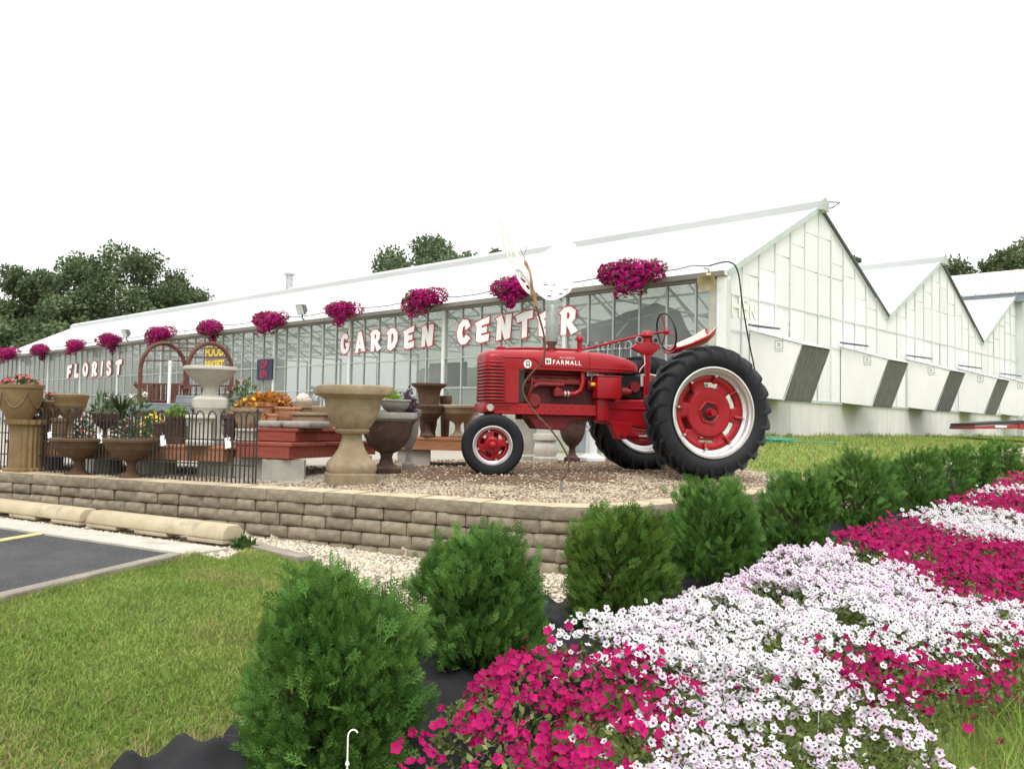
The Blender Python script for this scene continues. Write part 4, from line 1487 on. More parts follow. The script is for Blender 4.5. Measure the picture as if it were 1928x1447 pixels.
# grille shell and side panels
def shell_section(w, d0, d1):
    return None
sh = []
for (x, w) in ((2.05, 0.222), (2.30, 0.222), (2.375, 0.214), (2.41, 0.19), (2.425, 0.15)):
    sh.append((x, w))
mb = MB()
vs, fs = [], []
for (x, w) in sh:
    vs += [(x, w, 0.775), (x, w, 1.16), (x, -w, 1.16), (x, -w, 0.775)]
for i in range(len(sh) - 1):
    for j in range(4):
        j2 = (j + 1) % 4
        fs.append((i * 4 + j, i * 4 + j2, (i + 1) * 4 + j2, (i + 1) * 4 + j))
fs += [(0, 1, 2, 3), tuple(len(vs) - 4 + j for j in (3, 2, 1, 0))]
mb.add(vs, fs)
T(mb, 'radiator_shell', m_red, smooth=30)
for s in (1, -1):
    mb = MB()
    mb.add([(2.222, 0.2235 * s, 0.79), (2.30, 0.2235 * s, 0.79), (2.376, 0.2155 * s, 0.79), (2.4115, 0.191 * s, 0.79), (2.4275, 0.150 * s, 0.79), (2.4275, 0.0, 0.79), (2.222, 0.2235 * s, 1.235), (2.30, 0.2235 * s, 1.235), (2.376, 0.2155 * s, 1.235), (2.4115, 0.191 * s, 1.235), (2.4275, 0.150 * s, 1.235), (2.4275, 0.0, 1.235)],
           [(i_, i_ + 1, i_ + 7, i_ + 6) for i_ in range(5)])
    T(mb, 'slat_gap_shade', m_hole)  # dark sheet added as the shade between the slats
for k_ in range(12):
    z = 0.81 + k_ * 0.036
    T(MB().tube([(2.225, -0.224, z), (2.30, -0.229, z), (2.38, -0.217, z), (2.415, -0.19, z), (2.432, -0.14, z), (2.438, 0, z), (2.432, 0.14, z), (2.415, 0.19, z), (2.38, 0.217, z), (2.30, 0.229, z), (2.225, 0.224, z)], 0.0115, 6), 'grille_slat', m_red, smooth=60)
for s in (1, -1):
    T(MB().bx(2.19, 2.213, min(0.222 * s, 0.231 * s), max(0.222 * s, 0.231 * s), 0.78, 1.14), 'side_trim', m_red, bevel=0.003)
T(MB().lathe([(0.05, 1.345), (0.05, 1.385), (0.035, 1.395), (0.0, 1.397)], 16, c=(2.2, 0, 0)), 'radiator_cap', m_red, smooth=40)
# frame rails with bolt holes
for s in (1, -1):
    rail = T(MB().bx(1.02, 2.32, 0.175 * s - 0.025, 0.175 * s + 0.025, 0.655, 0.772), 'frame_rail', m_red, bevel=0.006, seg=2)
    for i, (x, z) in enumerate([(2.02, .735), (1.90, .735), (1.96, .695), (2.08, .695), (1.72, .735), (1.62, .735), (1.52, .735), (1.67, .695), (1.57, .695), (1.47, .695), (1.40, .735), (1.27, .735)]):
        T(MB().tube([(x, (0.199) * s, z), (x, 0.2015 * s, z)], 0.0095, 8), 'bolt_hole', m_hole, rail)
T(MB().bx(2.10, 2.45, -0.20, 0.20, 0.665, 0.765), 'front_bolster', m_red, bevel=0.025, seg=2, smooth=40)
T(MB().tube([(2.38, 0.19, 0.72), (2.38, 0.232, 0.72)], 0.038, 14), 'bolster_cap', m_bolt, smooth=40)
T(MB().lathe([(0.10, 0.665), (0.115, 0.63), (0.09, 0.58), (0.075, 0.50), (0.06, 0.30), (0.05, 0.25)], 18, c=(2.28, 0, 0)), 'steering_pedestal', m_red, smooth=40)
T(MB().tube([(2.28, -0.185, 0.305), (2.28, 0.185, 0.305)], 0.032, 10), 'front_axle', m_red, smooth=40)
# engine
T(MB().bx(1.06, 1.98, -0.115, 0.115, 0.60, 1.0), 'engine_block', mat('engine_shade_red', (0.045, 0.006, 0.007), (0.085, 0.009, 0.011), rough=0.6, scale=9), bevel=0.02, seg=2)  # engine red darkened; shade between the parts is put into the colour
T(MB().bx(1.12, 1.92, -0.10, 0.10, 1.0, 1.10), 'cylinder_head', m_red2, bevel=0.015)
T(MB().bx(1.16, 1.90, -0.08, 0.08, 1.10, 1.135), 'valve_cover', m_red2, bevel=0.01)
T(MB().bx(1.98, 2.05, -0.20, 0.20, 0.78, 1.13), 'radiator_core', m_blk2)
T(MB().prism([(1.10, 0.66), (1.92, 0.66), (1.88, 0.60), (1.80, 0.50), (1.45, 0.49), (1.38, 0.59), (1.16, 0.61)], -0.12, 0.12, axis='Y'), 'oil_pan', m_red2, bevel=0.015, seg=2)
T(MB().tube([(1.86, 0.13, 0.80), (1.86, 0.20, 0.80)], 0.085, 20).tube([(1.86, 0.20, 0.80), (1.86, 0.222, 0.80)], 0.06, 16), 'water_pump_cover', m_red2, smooth=40)
T(MB().tube([(1.90, 0.16, 0.86), (1.88, 0.175, 0.95), (1.80, 0.18, 0.985), (1.5, 0.18, 0.985)], 0.026, 10), 'water_pipe', m_red2, smooth=50)
T(MB().bx(1.22, 1.86, 0.11, 0.165, 0.99, 1.05), 'manifold', m_red2, bevel=0.015, seg=2)
for x in (1.3, 1.46, 1.64, 1.8):
    T(MB().tube([(x, 0.09, 1.04), (x, 0.16, 1.02)], 0.03, 10), 'manifold_port', m_red2, smooth=40)
T(MB().bx(1.52, 1.62, 0.13, 0.215, 0.855, 0.945), 'carburettor', m_red2, bevel=0.015, seg=2)
T(MB().tube([(1.57, 0.17, 0.94), (1.57, 0.165, 1.0)], 0.028, 10), 'carburettor_neck', m_red2, smooth=40)
T(MB().tube([(1.52, 0.175, 0.885), (1.36, 0.18, 0.89), (1.29, 0.185, 0.93), (1.265, 0.185, 1.02), (1.265, 0.17, 1.13)], 0.028, 12), 'intake_pipe', m_red, smooth=60)
for x in (1.435, 1.475):
    T(MB().tube([(x, 0.178, 0.888), (x + 0.02, 0.178, 0.888)], 0.035, 12), 'hose_clamp', m_bolt, smooth=40)
T(MB().tube([(1.20, 0.15, 0.99), (1.10, 0.15, 0.99)], 0.055, 16), 'generator', m_red2, smooth=40)
T(MB().tube([(1.17, 0.20, 1.0), (1.10, 0.21, 1.0)], 0.022, 10), 'distributor_cap', m_ywl, smooth=40)
T(MB().tube([(1.09, 0.2, 1.0), (1.05, 0.2, 1.01)], 0.026, 10), 'distributor', m_blk2, smooth=40)
T(MB().tube([(1.07, 0.22, 1.02), (1.03, 0.24, 0.95), (1.07, 0.24, 0.88), (1.13, 0.22, 0.88)], 0.008, 6).tube([(1.08, 0.21, 1.02), (1.02, 0.22, 1.05), (0.98, 0.2, 1.08)], 0.006, 6), 'ignition_wire', m_blk2, smooth=60)
T(MB().bx(0.83, 1.13, 0.13, 0.30, 0.845, 1.085), 'battery_box', m_red, bevel=0.014, seg=2, smooth=40)
T(MB().bx(0.82, 1.14, 0.125, 0.305, 1.086, 1.098), 'battery_lid', m_red, bevel=0.004)
T(MB().tube([(0.78, 0.18, 0.93), (0.70, 0.18, 0.93)], 0.05, 14).tube([(0.70, 0.18, 0.93), (0.66, 0.18, 0.93)], 0.035, 12), 'starter_motor', m_red2, smooth=40)
T(MB().tube([(1.98, 0.15, 0.79), (1.95, 0.2, 0.80), (1.90, 0.21, 0.93), (1.88, 0.2, 1.05)], 0.012, 8), 'fuel_line', m_red2, smooth=60)
T(MB().lathe([(0.13, -0.012), (0.13, 0.012), (0.03, 0.02), (0.0, 0.02)], 20, axis='X', c=(1.95, 0, 0.98)), 'fan', m_blk2, smooth=40)
T(MB().bx(0.47, 0.80, -0.13, 0.13, 0.85, 1.135), 'clutch_housing', m_blk2, bevel=0.02)
T(MB().tube([(0.60, 0.13, 0.99), (0.60, 0.19, 0.99)], 0.06, 16), 'magneto', m_red2, smooth=40)
T(MB().bx(0.44, 0.47, 0.06, 0.15, 0.86, 1.12), 'fuel_filter_bracket', m_red, bevel=0.006)
T(MB().tube([(0.50, 0.15, 1.0), (0.50, 0.15, 1.12)], 0.02, 10), 'fuel_filter', m_bolt, smooth=40)
# bell housing, transmission, final drive
T(MB().prism([(1.10, 0.60), (1.10, 0.83), (1.06, 0.875), (0.98, 0.875), (0.95, 0.83), (0.95, 0.60)], -0.235, 0.235, axis='Y'), 'bell_flange', m_red, bevel=0.02, seg=2, smooth=40)
T(MB().prism([(0.98, 0.58), (0.98, 0.85), (0.30, 0.85), (0.10, 0.98), (-0.28, 0.98), (-0.28, 0.50), (0.10, 0.48), (0.5, 0.52)], -0.155, 0.155, axis='Y'), 'transmission', m_red, bevel=0.03, seg=3, smooth=40)
T(MB().bx(0.15, 0.97, 0.152, 0.168, 0.735, 0.755), 'casting_rib', m_red, bevel=0.004)
T(MB().bx(0.02, 0.34, 0.15, 0.24, 0.62, 0.86), 'brake_cover', m_red, bevel=0.03, seg=2, smooth=40)
T(MB().tube([(0.42, 0.15, 0.66), (0.42, 0.215, 0.66)], 0.045, 14), 'brake_shaft_boss', m_red, smooth=40)
T(MB().tube([(0.0, -0.78, 0.675), (0.0, 0.78, 0.675)], [0.06, 0.06], 14).tube([(0.0, -0.42, 0.675), (0.0, -0.12, 0.675)], [0.085, 0.14], 16).tube([(0.0, 0.12, 0.675), (0.0, 0.42, 0.675)], [0.14, 0.085], 16), 'rear_axle', m_red, smooth=40)
T(MB().prism([(0.90, 0.60), (0.60, 0.58), (0.66, 0.46), (0.72, 0.40), (0.80, 0.40), (0.84, 0.48)], 0.02, 0.17, axis='Y'), 'drawbar_bracket', m_red, bevel=0.012, seg=2)
T(MB().tube([(0.76, 0.165, 0.44), (0.76, 0.178, 0.44)], 0.02, 10), 'bracket_bore', m_hole)
T(MB().bx(-0.55, 0.75, -0.03, 0.03, 0.40, 0.43), 'drawbar', m_red, bevel=0.005)
# steering post, wheel, levers
T(MB().bx(0.345, 0.405, 0.02, 0.07, 0.84, 1.46), 'steering_post', m_red, bevel=0.008)
T(MB().prism([(0.60, 1.44), (0.52, 1.50), (0.30, 1.52), (0.20, 1.47), (0.33, 1.36), (0.42, 1.36)], 0.015, 0.075, axis='Y'), 'instrument_bracket', m_red, bevel=0.012, seg=2, smooth=40)
T(MB().lathe([(0.05, 1.56), (0.075, 1.585), (0.07, 1.62), (0.035, 1.65), (0.0, 1.652)], 16, c=(0.37, 0.02, 0)), 'steering_gear_cover', m_red, smooth=50)
T(MB().tube([(0.37, 0.02, 1.50), (0.37, 0.02, 1.58)], 0.05, 12), 'steering_gear', m_red, smooth=50)
for x, y in ((0.50, 0.08), (0.29, 0.08)):
    T(MB().tube([(x, y - 0.05, 1.535), (x, y + 0.005, 1.535)], 0.036, 16), 'gauge', m_bolt, smooth=40)
    T(MB().tube([(x, y + 0.005, 1.535), (x, y + 0.008, 1.535)], 0.03, 16), 'gauge_face', m_blk2)
T(MB().tube([(1.22, 0.0, 1.392), (0.42, 0.02, 1.60), (0.12, 0.0, 1.652), (0.06, 0, 1.66)], 0.0145, 10), 'steering_shaft', m_red, smooth=50)
T(MB().tube([(2.26, 0.0, 1.36), (1.9, 0, 1.385), (1.22, 0.0, 1.392)], 0.016, 8), 'front_shaft', m_red, smooth=50)
T(MB().bx(1.66, 1.72, -0.03, 0.03, 1.36, 1.405), 'shaft_support', m_red, bevel=0.006)
swo = put('steering_wheel', MB().tube([(0, 0.222 * math.cos(a), 0.222 * math.sin(a)) for a in np.linspace(0, 2 * math.pi, 41)[:-1]], 0.0125, 8, closed=True).mesh('steering_wheel', smooth=60, mats=m_blk2), TR, loc=(0.10, 0, 1.648), rot=(0, R(14), 0))
for a in (90 + 8, 210 + 8, 330 + 8):
    T(MB().tube([(0.0, 0, 0), (0.0, 0.222 * math.cos(R(a)), 0.222 * math.sin(R(a)))], 0.008, 6), 'spoke', m_red, swo)
T(MB().tube([(-0.02, 0, 0), (0.03, 0, 0)], 0.03, 12), 'wheel_hub', m_red, swo, smooth=40)
T(MB().tube([(0.28, 0.05, 0.92), (0.24, 0.05, 1.10), (0.10, 0.05, 1.29)], 0.010, 8), 'gear_lever', m_red, smooth=50)
T(MB().lathe([(0.0, 1.275), (0.022, 1.285), (0.026, 1.305), (0.0, 1.325)], 12, c=(0.095, 0.05, 0)), 'gear_knob', m_blk2, smooth=60)
T(MB().tube([(0.43, 0.06, 1.40), (0.42, 0.075, 1.26), (0.48, 0.08, 1.2), (0.50, 0.085, 1.16)], 0.008, 6), 'throttle_rod', mat('pink_rod', (0.6, 0.35, 0.33), rough=0.5), smooth=60)
T(MB().tube([(0.22, 0.16, 0.86), (0.20, 0.20, 0.98), (0.14, 0.22, 1.02)], 0.016, 8), 'brake_pedal_arm', m_red, smooth=50)
T(MB().bx(0.06, 0.18, 0.19, 0.27, 1.01, 1.035), 'brake_pedal', m_red, bevel=0.006)
T(MB().bx(-0.35, 0.32, -0.25, 0.25, 0.982, 0.998), 'foot_platform', m_red2, bevel=0.004)
# seat pan: dished, red front and cream back
def seat_mesh():
    n1, n2 = 20, 16
    vs, fs, mi = [], [], []
    for i in range(n1 + 1):
        u = i / n1
        x = 0.06 - 0.58 * u
        w = 0.245 * (math.sin(math.pi * (0.10 + 0.86 * u)) ** 0.42)
        for j in range(n2 + 1):
            v = -1 + 2 * j / n2
            z = 1.405 + 0.02 * (v * v) + 0.19 * (u ** 1.2) + 0.075 * v ** 4 * (0.35 + 0.65 * u) + 0.05 * max(0, u - 0.75) * 3 - 0.02 * (1 - v * v) * math.sin(math.pi * u)
            vs.append((x, v * w, z))
    for i in range(n1):
        for j in range(n2):
            a = i * (n2 + 1) + j
            fs.append((a, a + 1, a + n2 + 2, a + n2 + 1))
    mb = MB()
    mb.add(vs, fs)
    return mb
o = T(seat_mesh(), 'seat', m_red, smooth=60)
solid(o, 0.018)
cush = MB()
vs, fs = [], []
n1, n2 = 12, 12
for i in range(n1 + 1):
    u = 0.36 + 0.60 * i / n1
    x = 0.06 - 0.58 * u
    w = 0.232 * (math.sin(math.pi * (0.10 + 0.86 * u)) ** 0.42)
    for j in range(n2 + 1):
        v = -1 + 2 * j / n2
        z = 1.420 + 0.02 * (v * v) + 0.19 * (u ** 1.2) + 0.075 * v ** 4 * (0.35 + 0.65 * u) + 0.05 * max(0, u - 0.75) * 3 - 0.02 * (1 - v * v) * math.sin(math.pi * u)
        vs.append((x, v * w, z))
for i in range(n1):
    for j in range(n2):
        a = i * (n2 + 1) + j
        fs.append((a, a + 1, a + n2 + 2, a + n2 + 1))
cush.add(vs, fs)
o2 = T(cush, 'seat_paint', m_seatw, o, smooth=60)
solid(o2, 0.006)
T(MB().tube([(0.05, 0, 0.99), (-0.10, 0, 1.22), (-0.25, 0, 1.42)], 0.022, 8), 'seat_post', m_red, smooth=50)
# exhaust stack and air cleaner
T(MB().tube([(1.585, 0, 1.36), (1.585, 0, 1.40)], 0.035, 14).tube([(1.585, 0, 1.40), (1.585, 0, 1.455)], 0.046, 14).tube([(1.585, 0, 1.44), (1.585, 0, 1.458)], 0.062, 14), 'exhaust_collar', m_rustm, smooth=40)
mb = MB()
mb.lathe([(0.060, 1.458), (0.074, 1.468), (0.074, 1.86), (0.066, 1.873), (0.05, 1.873), (0.05, 1.80), (0.0, 1.79)], 24, c=(1.585, 0, 0))
T(mb, 'muffler', m_stackm, smooth=40)
T(MB().tube([(1.235, 0, 1.36), (1.235, 0, 1.50)], 0.030, 14), 'air_stack', m_red, smooth=40)
T(MB().lathe([(0.03, 1.495), (0.052, 1.50), (0.052, 1.52), (0.04, 1.548), (0.015, 1.56), (0.0, 1.56)], 18, c=(1.235, 0, 0)), 'air_cap', m_red, smooth=50)
# lettering and emblems on the hood side
HB = basis((-1, 0, 0), (0, 0, 1))
def hood_text(txt, size, x, y, z, m, name, bold=0.0, sp=1.0, align='LEFT'):
    me = text_mesh(txt, size, 0.0008, bold, sp, align)
    me.materials.append(m)
    o = put(name, me, TR)
    o.matrix_local = Matrix.Translation((x, y, z)) @ HB.to_4x4()
    return o
hood_text('FARMALL', 0.066, 1.655, 0.2318, 1.205, m_wht, 'name_lettering', 0.0012, 1.36)
hood_text('McCORMICK', 0.030, 1.57, 0.2305, 1.268, mat('faded_decal_white', (0.62, 0.40, 0.38), rough=0.6), 'maker_lettering', 0.0005, 1.1)
T(MB().bx(1.675, 1.742, 0.2305, 0.2325, 1.203, 1.266), 'emblem_plate', m_wht, bevel=0.0)
hood_text('IH', 0.052, 1.734, 0.2333, 1.214, m_blk2, 'emblem', 0.002, 0.9)
T(MB().tube([(1.955, 0.2285, 1.196), (1.955, 0.2325, 1.196)], 0.046, 24), 'model_badge', m_wht, smooth=30)
hood_text('H', 0.062, 1.973, 0.2335, 1.166, m_blk2, 'model_letter', 0.002)
hood_text('SUPER', 0.019, 1.982, 0.2335, 1.215, m_blk2, 'model_word', 0.0006)
# ================================================================== the sales yard: fence, tables, urns
PADZ = 1.03
m_iron = mat('black_iron', (0.018, 0.018, 0.018), (0.035, 0.033, 0.03), rough=0.5, scale=20, spec=0.5)
# ---- hooped iron fence along the wall top
def fence_panel():
    o = empty('fence_panel', (0, 0, 0), 0, 'x', 'fence')
    L, H = 0.78, 0.655
    def hoop(x0, x1):
        xm, r = (x0 + x1) / 2, (x1 - x0) / 2
        pts = [(x0, 0, 0.0), (x0, 0, H - r)] + [(xm - r * math.cos(a), 0, H - r + r * 1.25 * math.sin(a)) for a in np.linspace(0.3, math.pi - 0.3, 7)] + [(x1, 0, H - r), (x1, 0, 0.0)]
        return MB().tube(pts, 0.0075, 6)
    for k_ in range(5):
        a = 0.035 + k_ * 0.152
        hoop(a, a + 0.098).build('hoop', m_iron, o, smooth=50)
        MB().tube([(a + 0.049, 0, 0.0), (a + 0.049, 0, H - 0.13)], [0.0065, 0.0065], 5).lathe([(0.0, H - 0.085), (0.009, H - 0.11), (0.0, H - 0.135)], 6, c=(a + 0.049, 0, 0)).build('picket', m_iron, o)
    for z in (0.17, 0.40):
        MB().bx(0, L, -0.004, 0.004, z - 0.006, z + 0.006).build('rail', m_iron, o)
    MB().tube([(0, 0, -0.05), (0, 0, H + 0.01)], 0.008, 6).lathe([(0.0, H), (0.016, H + 0.02), (0.012, H + 0.04), (0.0, H + 0.05)], 8).build('post', m_iron, o)
    return o
FP0 = fence_panel()
fch = kids(FP0)
p_r = Vector((-2.33, 7.99))
fdir = Vector((-0.91, 0.4146))
labs = ['hooped black iron fence panel, the right end one beside the big urn', 'hooped black iron fence panel, second from the right end', 'hooped black iron fence panel, third from the right end',
        'hooped black iron fence panel in front of the red pedestal bowls', 'hooped black iron fence panel below the brown bowls', 'hooped black iron fence panel in front of the fluted pedestal', 'hooped black iron fence panel at the left frame edge']
for i in range(7):
    q = p_r + fdir * (0.79 * i)
    zz = 0.985
    if i == 0:
        FP0.location = (q.x, q.y, zz)
        FP0.rotation_euler = (0, 0, math.atan2(fdir.y, fdir.x))
        tag(FP0, labs[0], 'fence', 'iron fence panels along the wall')
    else:
        copy_tree(FP0, (q.x, q.y, zz), math.atan2(fdir.y, fdir.x), labs[i], 'iron fence panels along the wall', fch)
# paper price tags tied to the fence
m_tag = mat('white_tag', (0.80, 0.80, 0.80), rough=0.6)
tg = [(0.35, 'white price tag on the fence beside the tan planter'), (1.16, 'white price tag on the fence beside the grey pedestal'), (2.02, 'white price tag on the fence left of the grey pedestal'), (2.75, 'white price tag on the fence over the red bowls'), (3.3, 'white price tag at the left stretch of the fence')]
for d, lab in tg:
    q = p_r + fdir * d
    o = empty('price_tag', (q.x + 0.01, q.y - 0.012, 1.36), math.atan2(fdir.y, fdir.x), lab, 'price tag', 'paper price tags on the fence')
    MB().bx(-0.03, 0.03, -0.001, 0.001, -0.05, 0.05).build('card', m_tag, o, rot=(R(6), R(12), R(8)))
    MB().tube([(0, 0.004, 0.045), (0.004, 0.012, 0.075), (0, 0.004, 0.045)], 0.0015, 4).build('string', m_tag, o)

# ---- low wooden display tables on concrete blocks
m_rwood = mat('red_stained_wood', (0.22, 0.045, 0.03), (0.31, 0.075, 0.05), rough=0.75, scale=3, stretch=(1, 8, 8), bump=0.4, bscale=30, rnd=0.1, c3=(0.36, 0.22, 0.16), c3scale=4, c3amt=(0.64, 0.8))
m_owood = mat('orange_stained_wood', (0.30, 0.12, 0.055), (0.42, 0.19, 0.09), rough=0.78, scale=3, stretch=(1, 8, 8), bump=0.4, bscale=30, rnd=0.12, c3=(0.44, 0.33, 0.22), c3scale=4, c3amt=(0.6, 0.78))
m_cblk = mat('grey_concrete_block', (0.33, 0.315, 0.275), (0.43, 0.41, 0.36), rough=0.95, scale=6, bump=0.7, bscale=150, rnd=0.08)
def ground_at(x, y):
    return hz(x, y)
def conc_block(x, y, rz, label, h=0.16, l=0.4, w=0.2, z=None):
    z = ground_at(x, y) if z is None else z
    mb = MB()
    wt = 0.035
    mb.bx(-l / 2, l / 2, -w / 2, -w / 2 + wt, 0, h)
    mb.bx(-l / 2, l / 2, w / 2 - wt, w / 2, 0, h)
    for xx in (-l / 2 + wt / 2, 0, l / 2 - wt / 2):
        mb.bx(xx - wt / 2, xx + wt / 2, -w / 2 + wt, w / 2 - wt, 0, h)
    o = mb.build('concrete_block', m_cblk, loc=(x, y, z - 0.005), rot=(0, 0, rz))
    return tag(o, label, 'concrete block', 'concrete blocks under the display tables')
def table(p0, ang, L, Wd, zt, m, label, fh=0.12, name='display_table'):
    """p0 = front right corner; L runs along ang, depth 90 deg further right-hand side"""
    o = empty(name, (p0[0], p0[1], zt), ang, label, 'display table', 'low wooden display tables')
    n_ = max(3, int(Wd / 0.15))
    for i in range(n_):
        w_ = Wd / n_
        MB().bx(-0.03, L + 0.03, -(i + 1) * w_ + 0.006, -i * w_ - 0.006, -0.035, random.uniform(-0.004, 0.003)).build('plank', m, o, bevel=0.004)
    MB().bx(0, L, -0.05, -0.012, -0.037 - fh, -0.037).build('fascia', m, o, bevel=0.004)
    MB().bx(0, L, -Wd + 0.012, -Wd + 0.05, -0.037 - fh, -0.037).build('fascia', m, o, bevel=0.004)
    for xx in (0.0, L - 0.04):
        MB().bx(xx, xx + 0.04, -Wd + 0.052, -0.052, -0.037 - fh, -0.037).build('end_board', m, o, bevel=0.004)
    for k_ in range(1, int(L / 0.45)):
        MB().bx(k_ * 0.45, k_ * 0.45 + 0.04, -Wd + 0.052, -0.052, -0.037 - fh, -0.037).build('joist', m, o)
    return o
aL = math.atan2(0.34, -0.94)
table((-2.15, 8.42), aL, 0.62, 1.75, 1.36, m_rwood, 'red wooden display table whose corner points at the viewer behind the big urn', 0.12)
mb_c = Vector((-2.15, 8.42))
dL, dR = Vector((-0.94, 0.34)), Vector((0.34, 0.94))
def t1(a, b):
    return mb_c + dL * a + dR * b
up0 = t1(0.08, 0.22)
table((up0.x, up0.y), aL, 0.52, 1.35, 1.50, m_rwood, 'red slatted crate platform stacked on the red display table', 0.095, 'raised_platform')
for (a, b), lab in (((0.12, 0.12), 'concrete block under the near corner of the red table'), ((0.5, 0.2), 'concrete block under the left end of the red table'), ((0.14, 1.45), 'concrete block at the back of the red table beside the big urn')):
    q = t1(a, b)
    conc_block(q.x, q.y, aL + (0.5 if a < 0.13 else 0), lab, 1.20 - ground_at(q.x, q.y))
aL2 = math.atan2(0.3, -0.95)
table((-2.86, 8.64), aL2, 2.75, 0.95, 1.31, m_owood, 'long orange-brown wooden table behind the iron fence', 0.12)
d2, n2v = Vector((-0.954, 0.3)), Vector((0.3, 0.954))
for k_, lab in ((0.2, 'concrete block under the right end of the long table'), (1.0, 'concrete block under the long table right of the white stones'), (1.7, 'concrete block under the middle left of the long table'), (2.5, 'concrete block under the left end of the long table')):
    q = Vector((-2.86, 8.64)) + d2 * k_ + n2v * 0.25
    conc_block(q.x, q.y, aL2, lab, 1.155 - ground_at(q.x, q.y))
table((-0.12, 10.62), math.atan2(-0.02 + 0.19 * 0 + 0.0, -1.0) * 0 + math.pi - 0.06, 1.32, 0.9, 1.40, m_owood, 'orange-brown wooden table holding rusty urns behind the front wheel', 0.12)
for x_, lab in ((-1.2, 'concrete block under the left end of the rusty urn table'), (-0.35, 'concrete block under the rusty urn table behind the front wheel')):
    conc_block(x_, 10.85, 0.05, lab, 1.245 - ground_at(x_, 10.85))
# grey metal benches
m_bench = mat('blue_grey_metal', (0.17, 0.20, 0.22), (0.26, 0.30, 0.32), rough=0.5, metal=0.2, scale=3)
for (u0, u1, v, D, lab) in ((345, 448, 745, 11.8, 'blue-grey metal bench behind the concrete fountain'), (255, 372, 758, 11.2, 'blue-grey metal bench behind the leafy plants')):
    a, b = at(u0, v, D), at(u1, v, D)
    o = empty('metal_bench', (a.x, a.y, PADZ), 0.0, lab, 'bench', 'metal plant benches')
    L = (b - a).length
    zt = a.z - PADZ
    MB().bx(0, L, -0.25, 0.35, zt - 0.03, zt).build('top', m_bench, o, bevel=0.004)
    MB().bx(0, L, -0.26, -0.245, zt - 0.10, zt - 0.031).build('apron', m_bench, o)
    for x_ in (0.04, L - 0.04):
        for y_ in (-0.2, 0.3):
            MB().bx(x_ - 0.02, x_ + 0.02, y_ - 0.02, y_ + 0.02, 0, zt - 0.03).build('leg', m_bench, o)

# ---- urns, bowls, pedestals
m_st1 = mat('aged_tan_stone', (0.225, 0.165, 0.10), (0.335, 0.27, 0.175), rough=0.9, scale=5, bump=0.7, bscale=80, c3=(0.13, 0.085, 0.05), c3scale=3.4, c3amt=(0.50, 0.78))
m_st2 = mat('pale_grey_stone', (0.42, 0.40, 0.345), (0.53, 0.51, 0.45), rough=0.92, scale=6, bump=0.35, bscale=110, rnd=0.08, c3=(0.30, 0.28, 0.235), c3scale=4, c3amt=(0.6, 0.75))
m_st3 = mat('dark_rust_stone', (0.055, 0.032, 0.026), (0.105, 0.06, 0.045), rough=0.85, scale=8, bump=0.5, bscale=60, c3=(0.17, 0.11, 0.085), c3scale=4, c3amt=(0.6, 0.75))
m_st4 = mat('rust_brown_iron', (0.08, 0.046, 0.028), (0.135, 0.08, 0.046), rough=0.9, scale=7, bump=0.4, bscale=90, c3=(0.12, 0.055, 0.03), c3scale=4, c3amt=(0.55, 0.7))
m_st5 = mat('olive_glaze', (0.17, 0.11, 0.05), (0.25, 0.17, 0.08), rough=0.5, scale=6, c3=(0.10, 0.05, 0.03), c3scale=3, c3amt=(0.55, 0.75))
m_st6 = mat('terracotta', (0.42, 0.19, 0.095), (0.52, 0.27, 0.15), rough=0.85, scale=6, rnd=0.08)
m_st7 = mat('weathered_grey', (0.22, 0.205, 0.185), (0.33, 0.31, 0.28), rough=0.95, scale=7, bump=0.6, bscale=70)
m_st8 = mat('black_iron_urn', (0.025, 0.02, 0.02), (0.05, 0.035, 0.032), rough=0.6, scale=8)
m_soil = mat('potting_soil', (0.03, 0.022, 0.016), (0.06, 0.045, 0.03), rough=1.0, scale=30)
URN = [(.46, 0), (.50, .03), (.50, .09), (.36, .11), (.24, .17), (.19, .27), (.23, .33), (.36, .36), (.60, .46), (.76, .60), (.83, .76), (.86, .86), (.98, .90), (1.0, .95), (.97, 1.0), (.84, 1.0), (.80, .92), (0, .90)]
BOWL = [(.42, 0), (.45, .06), (.70, .28), (.86, .55), (.91, .78), (.92, .86), (1.0, .89), (1.0, .98), (.95, 1.0), (.86, .99), (.83, .86), (0, .84)]
FBOWL = [(.42, 0), (.44, .06), (.30, .10), (.17, .20), (.15, .36), (.22, .44), (.60, .56), (.86, .74), (.93, .88), (1.0, .92), (1.0, .98), (.94, 1.0), (.85, .98), (.82, .90), (0, .88)]
POT = [(.60, 0), (.64, .04), (.74, .40), (.82, .76), (.83, .80), (.98, .83), (1.0, .90), (.98, 1.0), (.85, 1.0), (.82, .88), (0, .86)]
PED = [(.98, 0), (1.0, .03), (1.0, .12), (.90, .16), (.80, .20), (.78, .24), (.76, .78), (.80, .82), (.92, .86), (1.0, .90), (1.0, .98), (.97, 1.0), (0, 1.0)]
TALL = [(.42, 0), (.44, .05), (.40, .08), (.48, .20), (.54, .50), (.60, .78), (.70, .90), (.98, .96), (1.0, 1.0), (.90, 1.0), (.60, .92), (0, .90)]
